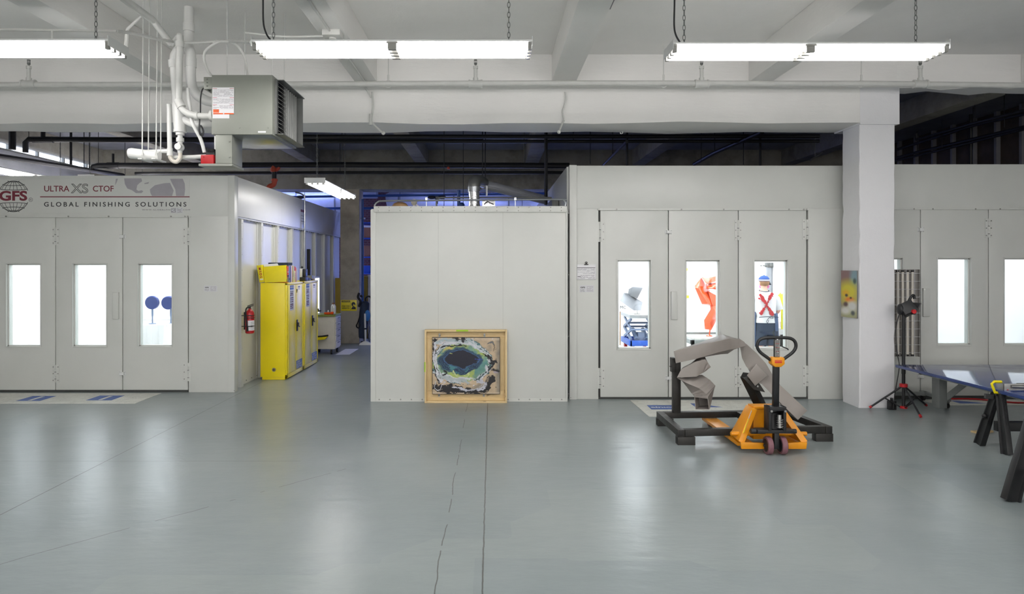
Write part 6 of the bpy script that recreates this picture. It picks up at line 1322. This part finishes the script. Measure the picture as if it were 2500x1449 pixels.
MB().box(5.38, 6.9, yc-.05, yc-.044, .605, .705).box(5.38, 6.9, yc-.05, yc+.06, .6, .606).box(5.38, 5.386, yc-.05, yc+.06, .606, .705).box(5.38, 6.9, yc+.054, yc+.06, .606, .66).mat(1).cyl((5.42, yc-.052, .64), (5.42, yc-.05, .64), .01, 10).build('aluminium_rail', ['steel', 'redplastic'], s1, .002)
MB().tube([V(5.45, yc-.06, .678), V(6.9, yc-.075, .64)], .018, 12).build('clamp_bar', 'steel', s1); MB().tube([V(5.56, yc+.01, .69), V(6.9, yc+.0, .68)], .014, 12).build('clamp_bar', 'steel', s1)
MB().tube([V(5.36, yc-.02, .605), V(5.31, yc-.02, .61), V(5.29, yc-.02, .66), V(5.275, yc-.02, .7), V(5.30, yc-.02, .722), V(5.38, yc-.02, .72)], .016, 4).build('end_handle', 'ybinder', s1, .003)
MB().prism([V(5.55, yc-.075, .6), V(5.9, yc-.075, .6), V(5.9, yc-.075, .5), V(5.78, yc-.075, .53), V(5.545, yc-.075, .555)], (0, .03, 0)).build('yellow_bracket', 'ybinder', s1, .004)
s2 = thing('sawhorse', 'black folding sawhorse cut off by the right picture edge, nearest the viewer', 'sawhorse', (4.62, 5.3, 0))
for yb, yt, o in ((5.64, 5.74, 1), (4.5, 4.4, -1)):
    for s in (-1, 1): legmesh((4.62+s*.07, yt, .66), (4.62+s*.335, yb, 0), .10, .12, .055, .07, (0, -1, 0)).build('leg', 'black', s2, .003)
MB().box(4.56, 4.68, 4.3, 5.85, .64, .70).build('top_rail', 'black', s2, .006); MB().box(4.42, 4.82, 4.5, 5.62, .2, .27).build('stretcher', 'black', s2, .004)

# ================================================================== inside the middle booth
# scissor lift table
lf = thing('scissor_lift_table', 'blue scissor lift table raised inside the booth, behind its left door window', 'lift table', (3.3, 15.6, 0))
Yf, Yr = 15.3, 16.3; x0, x1 = 3.13, 3.68
MB().box(x0-.02, x1+.03, Yf, Yf+.05, .14, .26).box(x0-.04, x0+.02, Yf, Yr, .14, .26).box(x1-.03, x1+.03, Yf, Yr, .14, .26).box(x0, x1, Yr-.05, Yr, .14, .26).box(x0, x1, Yf+.05, Yr, .14, .16).build('base_frame', 'bluesteel', lf, .004)
for x in (x0+.05, x1-.05):
    for y in (Yf+.1, Yr-.1): c = MB().cyl((x-.03, y, .065), (x+.03, y, .065), .065, 14).build('caster', 'redplastic', lf); MB().box(x-.04, x+.04, y-.03, y+.03, .1, .14).build('caster_fork', 'galv_dull', c)
zt_ = .78
for x in (x0+.02, x1-.02):
    MB().bar((x, Yf+.1, .27), (x, Yr-.1, .5), .04, .06).build('scissor_arm', 'bluegrey', lf); MB().bar((x+.0, Yr-.1, .27), (x+.0, Yf+.1, .5), .03, .06).build('scissor_arm', 'bluegrey', lf)
    MB().bar((x, Yr-.1, .5), (x, Yf+.1, .74), .04, .06).build('scissor_arm', 'bluegrey', lf); MB().bar((x, Yf+.1, .5), (x, Yr-.1, .74), .03, .06).build('scissor_arm', 'bluegrey', lf)
for z, y in ((.5, Yf+.1), (.5, Yr-.1), (.62, Yf+.5)): MB().cyl((x0, y, z), (x1, y, z), .022, 10).build('cross_tube', 'bluegrey', lf)
MB().cyl((x0+.16, Yf+.15, .27), (x0+.16, Yr-.4, .46), .05, 12).cyl((x1-.16, Yf+.15, .27), (x1-.16, Yr-.4, .46), .05, 12).box(x0+.2, x1-.2, Yf+.2, Yf+.4, .2, .42).build('hydraulic_ram', 'bluegrey', lf, .004)
MB().box(x0-.03, x1+.14, Yf-.02, Yr+.05, .76, .84).build('table_platform', 'galv', lf, .006)
MB().box(x0-.04, x1+.15, Yf-.03, Yr+.06, .835, .85).build('paper_cover', 'masking', lf)
# grey folded sculpture hanging over it
ga = thing('sculpture', 'pale grey folded sheet-metal sculpture standing over the blue lift table', 'sculpture', (3.3, 15.6, .85))
def c5(cx, cy, Y): return P(1480+cx/5.797, 620+cy/5.797, Y)
MB().loft([[c5(196, 660, 15.4), c5(245, 605, 15.5), c5(300, 550, 15.75), c5(250, 548, 15.7)], [c5(390, 797, 15.3), c5(495, 797, 15.3), c5(515, 680, 15.6), c5(330, 590, 15.6)]]).build('lower_fold', 'silverart', ga, .003)
MB().loft([[c5(340, 590, 15.6), c5(440, 630, 15.55), c5(430, 610, 15.75), c5(310, 560, 15.75)], [c5(375, 462, 15.6), c5(518, 480, 15.6), c5(500, 465, 15.75), c5(318, 495, 15.75)]]).build('upper_fold', 'silverart', ga, .003)
MB().cyl(c5(440, 790, 15.4), V(c5(440, 790, 15.4).x, 15.4, .85), .008, 6).cyl(V(c5(440, 0, 15.4).x, 15.4, .85), V(c5(440, 0, 15.4).x, 15.4, .862), .07, 12).build('support_rod', 'steel', ga)
# orange sculpture on a steel frame table
oa = thing('sculpture', 'glossy orange twisted sheet-metal sculpture standing in the booth', 'sculpture', (4.15, 13.0, .66))
def o5(cx, cy, Y): return P(1480+cx/5.797, 620+cy/5.797, Y)
MB().loft([[o5(1250, 450, 12.9), o5(1345, 330, 13.0), o5(1410, 420, 13.2), o5(1330, 470, 12.85)], [o5(1255, 475, 12.85), o5(1300, 480, 12.8), o5(1440, 500, 13.1), o5(1430, 420, 13.2)], [o5(1355, 708, 12.9), o5(1440, 700, 12.75), o5(1530, 700, 12.9), o5(1470, 520, 13.15)], [o5(1440, 720, 12.9), o5(1500, 730, 12.8), o5(1560, 735, 12.9), o5(1540, 640, 13.1)]]).build('trunk_fold', 'orange', oa, .003)
MB().loft([[o5(1345, 325, 12.95), o5(1420, 420, 12.9), o5(1440, 425, 13.1), o5(1350, 322, 13.1)], [o5(1430, 340, 12.95), o5(1450, 415, 12.9), o5(1470, 415, 13.1), o5(1440, 325, 13.1)], [o5(1600, 300, 13.0), o5(1600, 365, 12.95), o5(1610, 365, 13.1), o5(1610, 292, 13.1)], [o5(1780, 380, 13.1), o5(1760, 440, 13.05), o5(1770, 440, 13.2), o5(1790, 370, 13.2)]]).build('upper_strip', 'orange', oa, .003)
MB().loft([[o5(1415, 490, 12.9), o5(1430, 480, 12.85), o5(1450, 420, 13.0), o5(1430, 420, 13.1)], [o5(1500, 490, 12.9), o5(1510, 480, 12.85), o5(1500, 410, 13.0), o5(1490, 410, 13.1)], [o5(1590, 510, 13.0), o5(1600, 480, 12.95), o5(1600, 395, 13.0), o5(1590, 390, 13.1)], [o5(1740, 600, 13.1), o5(1790, 570, 13.05), o5(1790, 380, 13.1), o5(1770, 380, 13.2)]]).build('middle_strip', 'orange', oa, .003)
MB().loft([[o5(1440, 520, 12.95), o5(1500, 720, 12.8), o5(1520, 720, 13.0), o5(1450, 515, 13.1)], [o5(1585, 600, 12.95), o5(1550, 740, 12.85), o5(1560, 740, 13.0), o5(1595, 595, 13.1)], [o5(1720, 640, 13.05), o5(1700, 720, 13.0), o5(1710, 720, 13.1), o5(1730, 630, 13.2)]]).build('side_wing', 'orange', oa, .003)
MB().loft([[o5(1470, 720, 12.85), o5(1550, 735, 12.8), o5(1560, 730, 12.95), o5(1490, 715, 13.0)], [o5(1478, 780, 12.85), o5(1550, 790, 12.75), o5(1570, 770, 12.95), o5(1500, 770, 13.0)], [o5(1385, 935, 12.9), o5(1470, 970, 12.75), o5(1590, 860, 12.95), o5(1500, 800, 13.0)], [o5(1395, 1060, 12.9), o5(1490, 1072, 12.8), o5(1580, 900, 12.95), o5(1500, 950, 13.0)]]).build('lower_fold', 'orange', oa, .003)
zt2 = P(0, 820, 12.9).z
MB().cyl(o5(1470, 1065, 12.88), V(o5(1458, 0, 12.9).x, 12.9, zt2), .012, 8).lathe([(.06, zt2), (.06, zt2+.012), (.02, zt2+.03)], (o5(1458, 0, 12.9).x, 12.9, 0), 14).build('support_rod', 'orange', oa)
tf = thing('frame_table', 'steel frame table on casters under the orange sculpture', 'table', (4.2, 12.9, 0))
xx0, xx1 = P(1688, 0, 12.4).x, 4.75
MB().box(xx0, xx1, 12.4, 12.46, zt2-.1, zt2-.02).box(xx0, xx0+.06, 12.4, 13.3, zt2-.1, zt2-.02).box(xx1-.06, xx1, 12.4, 13.3, zt2-.1, zt2-.02).box(xx0, xx1, 13.24, 13.3, zt2-.1, zt2+.04).build('table_frame', 'tablegrey', tf, .003); MB().box(xx0+.06, xx1-.06, 12.46, 13.24, zt2-.03, zt2).build('table_panel', 'masking', tf)
for x in (xx0+.04, xx1-.04):
    for y in (12.44, 13.26): MB().box(x-.03, x+.03, y-.03, y+.03, .08, zt2-.1).build('leg', 'darksteel', tf); MB().cyl((x-.02, y, .04), (x+.02, y, .04), .04, 12).build('caster', 'rubber', tf)
# tall stand, hanging film, work bench, tubs behind the worker
sta = thing('sculpture_stand', 'grey steel lifting post with a gauge head behind the worker', 'stand', (5.0, 13.0, 0))
q = 13.2; pz = P(1877, 652, q)
MB().box(pz.x-.045, pz.x+.045, q-.04, q+.04, .06, pz.z).build('post', 'galv', sta, .004); MB().box(pz.x-.06, pz.x+.07, q-.07, q+.05, pz.z, pz.z+.09).cyl((pz.x+.01, q-.07, pz.z+.045), (pz.x+.01, q-.09, pz.z+.045), .035, 14).tube([V(pz.x-.05, q-.03, pz.z+.03), V(pz.x-.13, q-.03, pz.z+.03)], [.018, .01], 8).ball((pz.x-.16, q-.03, pz.z+.03), .014, 8, 6).build('gauge_head', 'galv_dull', sta, .004)
MB().box(pz.x-.3, pz.x+.3, q-.25, q+.25, 0, .06).build('base_plate', 'darksteel', sta, .004)
fl = [[V(5.02+.07*i+.012*math.sin(i*2.1+z*3), 14.6+.03*math.sin(i*1.7+z*2), z) for i in range(6)] for z in (.06, .6, 1.2, 1.8, 2.4, 2.9)]
o = MB().loft(fl, False, False).build('hanging_sheet', 'pinkfilm'); o.modifiers.new('solid', 'SOLIDIFY').thickness = .004; tag(o, 'pinkish plastic sheet hanging behind the worker', 'sheet')
tag(MB().tube(smooth_path([P(1899, 652, 14.3), P(1902, 670, 14.3), P(1905, 700, 14.3), P(1906, 735, 14.3), P(1904, 800, 14.3), V(P(1900, 0, 14.3).x, 14.3, .03)], 6), .016, 8).cyl(P(1900, 636, 14.3), P(1899, 655, 14.3), .03, 8).build('air_hose', 'rod'), 'dark air hose hanging in front of the pinkish sheet', 'hose')
wb = thing('work_bench', 'white covered bench with dark shelf beside the worker', 'bench', (5.15, 12.8, 0))
zb2 = P(0, 800, 12.5).z
MB().box(4.9, 5.36, 12.45, 13.3, zb2-.05, zb2).build('benchtop', 'plasticfilm', wb, .01); MB().loft([[V(4.9, 12.44, zb2), V(5.36, 12.44, zb2), V(5.36, 12.46, zb2), V(4.9, 12.46, zb2)], [V(4.92, 12.43, zb2-.14), V(5.36, 12.43, zb2-.11), V(5.36, 12.45, zb2-.11), V(4.92, 12.45, zb2-.14)]]).build('drape', 'plasticfilm', wb)
for x in (4.93, 5.32):
    for y in (12.5, 13.25): MB().box(x-.025, x+.025, y-.025, y+.025, 0, zb2-.05).build('leg', 'darksteel', wb)
MB().box(4.93, 5.34, 12.5, 13.25, .2, .24).build('shelf', 'darksteel', wb)
tag(MB().lathe([(.05, zb2), (.062, zb2+.11), (.064, zb2+.115), (.056, zb2+.115)], (P(1907, 0, 12.6).x, 12.6, 0), 18).build('plastic_tub', 'pinkfilm'), 'small pinkish plastic tub on the bench beside the worker', 'tub')
for k, (x, z, h, m, lab) in enumerate(((5.02, .24, .2, 'black', 'black tool case on the bench shelf'), (5.22, .24, .26, 'greentop', 'green can on the bench shelf'))):
    tag((MB().box(x-.08, x+.08, 12.55, 12.8, z, z+h) if k == 0 else MB().lathe([(.07, z), (.07, z+h), (.04, z+h+.02)], (x, 12.7, 0), 16)).build(['tool_case', 'paint_can'][k], m, None, .004), lab, ['case', 'can'][k])
# yellow plastic-wrapped piece the worker is handling
yw = MB(); yc_ = P(1912, 738, 12.25); rr_ = random.Random(4); secs = []
for i in range(7):
    t = i/6; ring = []
    for j in range(10):
        a = 2*math.pi*j/10; s = (math.sin(math.pi*min(max(t, .04), .96)))**.6*(.9+.2*rr_.random()); ring.append(V(yc_.x-.02+.11*s*math.cos(a), 12.25+.08*s*math.sin(a), yc_.z-.1+.26*t+.02*math.cos(a*2)))
    secs.append(ring)
tag(yw.loft(secs).cyl((yc_.x-.02, 12.25, zb2), (yc_.x-.02, 12.25, yc_.z-.05), .02, 8).build('wrapped_piece', 'amber_tape'), 'bright yellow wrapped piece the worker is holding', 'wrapped piece')
sgn = thing('wall_sign', 'small white sign with letters MC on the booth wall near the lift table', 'sign', (3.05, 16.0, 1.0)); q = P(1519, 750, 16.6)
MB().box(q.x-.13, q.x+.2, 16.6, 16.61, q.z-.1, q.z+.08).build('sign_plate', 'paper', sgn); MB().cyl((q.x-.05, 16.605, 0), (q.x-.05, 16.605, q.z-.1), .012, 8).build('sign_post', 'tanfoam', sgn); text('lettering', 'MC', 'ink', sgn, (q.x+.02, 16.597, q.z), .1)
for k, (px, py, Y) in enumerate(((1676, 657, 17.19), (1679, 724, 17.19), (1547, 763, 17.19))):
    p = P(px, py, Y); tag(MB().box(p.x-.03, p.x+.03, Y-.004, Y, p.z-.035, p.z+.035).build('sticky_note', 'amber_tape'), ['pale yellow note high on the booth rear wall', 'pale yellow note lower on the booth rear wall, left of the orange sculpture', 'pale yellow note on the rear wall above the lift table'][k], 'note', 'yellow notes on the booth wall')
# inside the left booth: two dark discs on stands behind the third door window
for k, (px, w_, lab) in enumerate(((372, 0, 'round violet-blue disc on a thin stand, fully visible in the third door window'), (417, 1, 'violet-blue drum on a thin stand, cut by the window edge'))):
    Y = 13.2+.1*k; c = P(px, 738, Y); r = .13
    t = thing('coated_disc', lab, 'disc', (c.x, Y, .6), 'coated discs on the covered table')
    MB().lathe([(r*.9, -.03), (r, -.02), (r, .03+.09*k), (r*.9, .04+.09*k)], c, 32, 'y').build('disc', 'violet', t)
    zt_ = P(0, 790, Y).z
    MB().cyl((c.x, Y, zt_), (c.x, Y, c.z-r*.95), .012, 8).cyl((c.x, Y, zt_+.15), (c.x, Y, c.z-r*.95), .018, 8).lathe([(.07, zt_), (.07, zt_+.01), (.02, zt_+.02)], (c.x, Y, 0), 14).build('stand', 'bluegrey', t)
cvt = thing('covered_table', 'small table draped in crinkled white film inside the left booth', 'table', (-6.3, 13.25, 0))
zt_ = P(0, 790, 13.2).z; c = P(388, 0, 13.2).x
MB().box(c-.28, c+.28, 12.95, 13.5, zt_-.03, zt_).build('tabletop', 'plasticfilm', cvt, .004)
secs = []
for z, o in ((zt_-.005, .285), (zt_-.1, .29), (zt_-.35, .27), (.12, .24)):
    secs.append([V(c+(o+.02*math.sin(a*9+z*4))*max(-1, min(1, 1.3*math.cos(a))), 13.22+(o+.02*math.sin(a*11))*max(-1, min(1, 1.3*math.sin(a))), z) for a in [i*math.pi/20 for i in range(40)]])
MB().loft(secs, False).build('film_drape', 'plasticfilm', cvt)
for x in (c-.2, c+.2):
    for y in (13.0, 13.4): MB().cyl((x, y, 0), (x, y, zt_-.03), .015, 8).build('leg', 'steel', cvt)

# ================================================================== the worker
def skin_body(name, m, parent, joints, edges, sub=2):
    """one continuous skin-modifier surface; joints: (point, (rx, ry))"""
    me = bpy.data.meshes.new(name); off = base(parent)
    me.from_pydata([Vector(p)-off for p, r in joints], edges, []); o = link(name, me, parent); me.materials.append(K[m])
    o.modifiers.new('skin', 'SKIN').use_smooth_shade = True; s = o.modifiers.new('sub', 'SUBSURF'); s.levels = s.render_levels = sub
    if not me.skin_vertices: 
        bm = bmesh.new(); bm.from_mesh(me); bm.verts.layers.skin.verify(); bm.to_mesh(me); bm.free()
    for i, (p, r) in enumerate(joints): me.skin_vertices[0].data[i].radius = r if isinstance(r, tuple) else (r, r)
    me.skin_vertices[0].data[0].use_root = True
    return o
WX, WY = 4.82, 12.0
pe = thing('person', 'person in white t-shirt, blue cap and denim apron, back turned, working in the booth', 'person', (WX, WY, 0))
def W(x, y, z): return V(WX+x, WY+y, z)
# body: pelvis, spine, neck, head, legs, arms and hands in one surface
J = [(W(0, 0, .93), (.15, .11)), (W(0, .01, 1.08), (.135, .1)), (W(.0, .04, 1.25), (.15, .105)), (W(.0, .07, 1.40), (.15, .1)), (W(.01, .1, 1.49), (.06, .055)), (W(.02, .13, 1.56), (.055, .06)), (W(.03, .15, 1.63), (.078, .095)), (W(.03, .15, 1.70), (.07, .085)),
     (W(-.09, 0, .85), .085), (W(-.11, .01, .5), .058), (W(-.115, -.03, .3), .055), (W(-.12, -.02, .09), .036), (W(-.12, .08, .04), .035), (W(-.12, .17, .03), .026),
     (W(.09, 0, .85), .085), (W(.11, .01, .5), .058), (W(.115, -.03, .3), .055), (W(.12, -.02, .09), .036), (W(.12, .08, .04), .035), (W(.12, .17, .03), .026),
     (W(-.17, .07, 1.39), .062), (W(-.25, .1, 1.15), .046), (W(-.16, .28, 1.08), .038), (W(-.09, .34, 1.09), .027), (W(-.06, .37, 1.10), (.034, .02)),
     (W(.18, .07, 1.39), .062), (W(.255, .06, 1.15), .047), (W(.2, .2, 1.06), .038), (W(.14, .3, 1.12), .027), (W(.115, .34, 1.14), (.034, .02))]
E = [(0,1),(1,2),(2,3),(3,4),(4,5),(5,6),(6,7),(0,8),(8,9),(9,10),(10,11),(11,12),(12,13),(0,14),(14,15),(15,16),(16,17),(17,18),(18,19),(3,20),(20,21),(21,22),(22,23),(23,24),(3,25),(25,26),(26,27),(27,28),(28,29)]
skin_body('body', 'skin', pe, J, E)
def fingers(p, dirv, side, parent):
    """four bent fingers and a thumb rooted in the palm"""
    d = Vector(dirv).normalized(); s = Vector(side).normalized(); n = d.cross(s)
    for k, L in enumerate((.066, .075, .07, .054)):
        b = Vector(p)+d*.02+s*(k-1.5)*.017; MB().tube([b, b+d*L*.45, b+d*L*.75+n*L*.25, b+d*L*.85+n*L*.55], [.0092, .0088, .008, .006], 8).build('finger', 'skin', parent)
    b = Vector(p)-s*.03-d*.005; MB().tube([b, b-s*.012+d*.022+n*.01, b-s*.005+d*.045+n*.022], [.0105, .0095, .007], 8).build('thumb', 'skin', parent)
fingers(W(-.055, .375, 1.10), (.5, .85, .1), (.2, -.1, .95), pe); fingers(W(.11, .345, 1.142), (-.45, .85, .15), (-.2, -.1, .95), pe)
# face: nose, ears, eyes; respirator on the mouth
hx = W(.03, .15, 1.645)
MB().ball(hx+V(-.078, -.01, -.01), (.012, .022, .032), 10, 8).build('ear', 'skin', pe); MB().ball(hx+V(.078, -.01, -.01), (.012, .022, .032), 10, 8).build('ear', 'skin', pe)
MB().loft([[hx+V(-.012, .092, .0), hx+V(.012, .092, .0), hx+V(0, .1, .01)], [hx+V(-.018, .095, -.04), hx+V(.018, .095, -.04), hx+V(0, .118, -.035)]]).build('nose', 'skin', pe)
for s in (-1, 1): MB().ball(hx+V(s*.032, .088, .012), (.013, .008, .009), 10, 8).build('eye', 'paper', pe)
MB().ball(hx+V(.04, .075, -.065), (.055, .045, .045), 14, 10).build('respirator_mask', 'bluegrey', pe)
for s in (-1, 1): MB().cyl(hx+V(.05+s*.03, .08-s*.03, -.07), hx+V(.05+s*.055, .1-s*.055, -.078), .032, 16).build('respirator_filter', 'pink', pe)
# hair below the cap, and the cap turned with its peak to the front right
def shell(c, r, z0, z1, nu=24, nv=7, sq=1):
    secs = []
    for i in range(nv+1):
        z = z0+(z1-z0)*i/nv; k = math.sqrt(max(.0004, 1-(z/r[2])**2)); secs.append([Vector((c[0]+r[0]*k*math.cos(2*math.pi*j/nu), c[1]+r[1]*k*math.sin(2*math.pi*j/nu), c[2]+z)) for j in range(nu)])
    return MB().loft(secs)
shell(hx+V(0, -.012, .012), (.086, .1, .115), -.07, .04).build('hair', 'hair', pe)
cp_ = shell(hx+V(0, 0, .03), (.095, .112, .095), -.005, .095).build('cap', 'cap', pe)
MB().ball(hx+V(0, 0, .124), (.012, .012, .008), 8, 6).build('cap_button', 'cap', cp_); shell(hx+V(0, 0, .03), (.0965, .1135, .1), .004, .02, 24, 2).build('cap_band', 'paper', cp_)
MB().loft([[hx+V(.04, .1, .03), hx+V(.093, .02, .03), hx+V(.093, .02, .036), hx+V(.04, .1, .036)], [hx+V(.1, .12, -.01), hx+V(.135, .05, -.02), hx+V(.135, .05, -.013), hx+V(.1, .12, -.003)], [hx+V(.125, .12, -.045), hx+V(.15, .06, -.05), hx+V(.152, .06, -.043), hx+V(.127, .12, -.038)]]).build('cap_peak', 'navy', cp_, .002)
# t-shirt: torso loft with sleeves
def ring(c, rx_, ry_, n=24, p=2.3): return [Vector(c)+V(rx_*math.copysign(abs(math.cos(a))**(2/p), math.cos(a)), ry_*math.copysign(abs(math.sin(a))**(2/p), math.sin(a)), 0) for a in [2*math.pi*i/n for i in range(n)]]
ts = MB().loft([ring(W(0, .0, .945), .192, .142), ring(W(0, .0, .98), .185, .136), ring(W(0, .01, 1.05), .175, .128), ring(W(0, .02, 1.15), .18, .13), ring(W(0, .045, 1.28), .195, .135), ring(W(0, .065, 1.37), .205, .13), ring(W(0, .075, 1.43), .185, .11), ring(W(.005, .085, 1.47), .11, .085), ring(W(.008, .095, 1.495), .075, .07)])
for s in (-1, 1): ts.tube([W(s*.13, .07, 1.385), W(s*.2, .08, 1.34), W(s*.25, .085, 1.22), W(s*.262, .08, 1.16)], [.085, .088, .076, .074], 14)
tee = ts.build('t_shirt', 'tee', pe, 0, True, 60)
# red graphic on the back (an X of two rough strokes), just proud of the cloth
g = MB(); rr_ = random.Random(9)
def back(u, z): # back surface of the shirt
    return W(u, -.102-.02*max(0, (1.2-z))*1.5-.012*(1-(u/.18)**2)+max(0, z-1.28)*.16, z)
def blot(u, z, r):
    pts = [(u+r*(.6+.7*rr_.random())*math.cos(a), z+r*(.6+.7*rr_.random())*math.sin(a)) for a in [i*math.pi/5 for i in range(10)]]
    g.loft([[back(a, b)+V(0, -.012, 0) for a, b in pts], [back(a, b)+V(0, .012, 0) for a, b in pts]])
for i in range(26): t = i/25; blot(-.13+.2*t+.008*rr_.uniform(-1, 1), 1.43-.34*t, .021+.009*math.sin(t*9))
for i in range(20): t = i/19; blot(.07-.19*t+.008*rr_.uniform(-1, 1), 1.45-.34*t, (.024 if t < .25 or t > .75 else .012))
for u, z in ((.075, 1.415), (.03, 1.36), (.05, 1.38), (.07, 1.09), (.08, 1.11), (-.14, 1.12), (-.15, 1.37), (.03, 1.10)): blot(u, z, .014)
g.build('shirt_graphic', 'redink', tee)
# dark shorts, apron wrapped at the sides with ties, neck strap
sh_ = MB().loft([ring(W(0, 0, .98), .175, .128), ring(W(0, 0, .9), .19, .14), ring(W(0, 0, .8), .2, .145), ring(W(0, 0, .74), .2, .145)])
for s in (-1, 1): sh_.loft([ring(W(s*.095, 0, .80), .105, .135, 20), ring(W(s*.1, 0, .68), .11, .125, 20), ring(W(s*.105, .0, .55), .112, .118, 20)])
sh_.build('shorts', 'navy', pe, 0, True, 60)
ap = MB(); secs = []
for z, o in ((.52, .03), (.7, .025), (.9, .02), (1.02, .018), (1.1, .012)):
    secs.append([W((.2+o)*math.cos(a), (.14+o)*math.sin(a)+(.01 if z < 1 else .02), z) for a in [R(-58)+R(262)*i/18 for i in range(19)]])
for z, hw in ((1.2, .14), (1.36, .11)): secs.append([W(hw*math.cos(R(-58)+R(262)*i/18), .17+.02*math.sin(R(-58)+R(262)*i/18), z) for i in range(19)])
apo = ap.loft(secs, False, False).build('apron', 'apron', pe); apo.modifiers.new('solid', 'SOLIDIFY').thickness = .005
tie = MB().tube([back(u, 1.045)+V(0, -.03, .012*math.cos(u*8)) for u in [(-.17+.34*i/10) for i in range(11)]], .006, 6)
tie.tube(smooth_path([back(.0, 1.045)+V(0, -.035, 0), back(-.03, 1.01)+V(0, -.04, 0), back(-.05, .97)+V(0, -.04, 0), back(-.03, .95)+V(0, -.04, 0), back(-.015, 1.0)+V(0, -.04, 0)], 5), .004, 6).tube(smooth_path([back(.0, 1.045)+V(0, -.035, 0), back(.03, 1.025)+V(0, -.04, 0), back(.065, 1.03)+V(0, -.04, 0), back(.05, 1.05)+V(0, -.04, 0), back(.005, 1.045)+V(0, -.035, 0)], 5), .004, 6).build('apron_tie', 'navy', apo)
MB().tube([W(.008+.082*math.cos(a), .09+.078*math.sin(a), 1.497+.012*math.sin(a)) for a in [i*math.pi/12 for i in range(24)]], .008, 6, True).build('neck_strap', 'navy', apo)
for s in (-1, 1): MB().loft([[W(s*.12+x, y, 0) for x, y in ((-.045, -.09), (.045, -.09), (.05, .1), (.03, .2), (-.03, .2), (-.05, .1))], [W(s*.12+x, y, .05) for x, y in ((-.045, -.09), (.045, -.09), (.048, .1), (.03, .19), (-.03, .19), (-.048, .1))], [W(s*.12+x, y, .1) for x, y in ((-.04, -.08), (.04, -.08), (.04, .03), (.03, .05), (-.03, .05), (-.04, .03))]]).build('shoe', 'black', pe, .008)
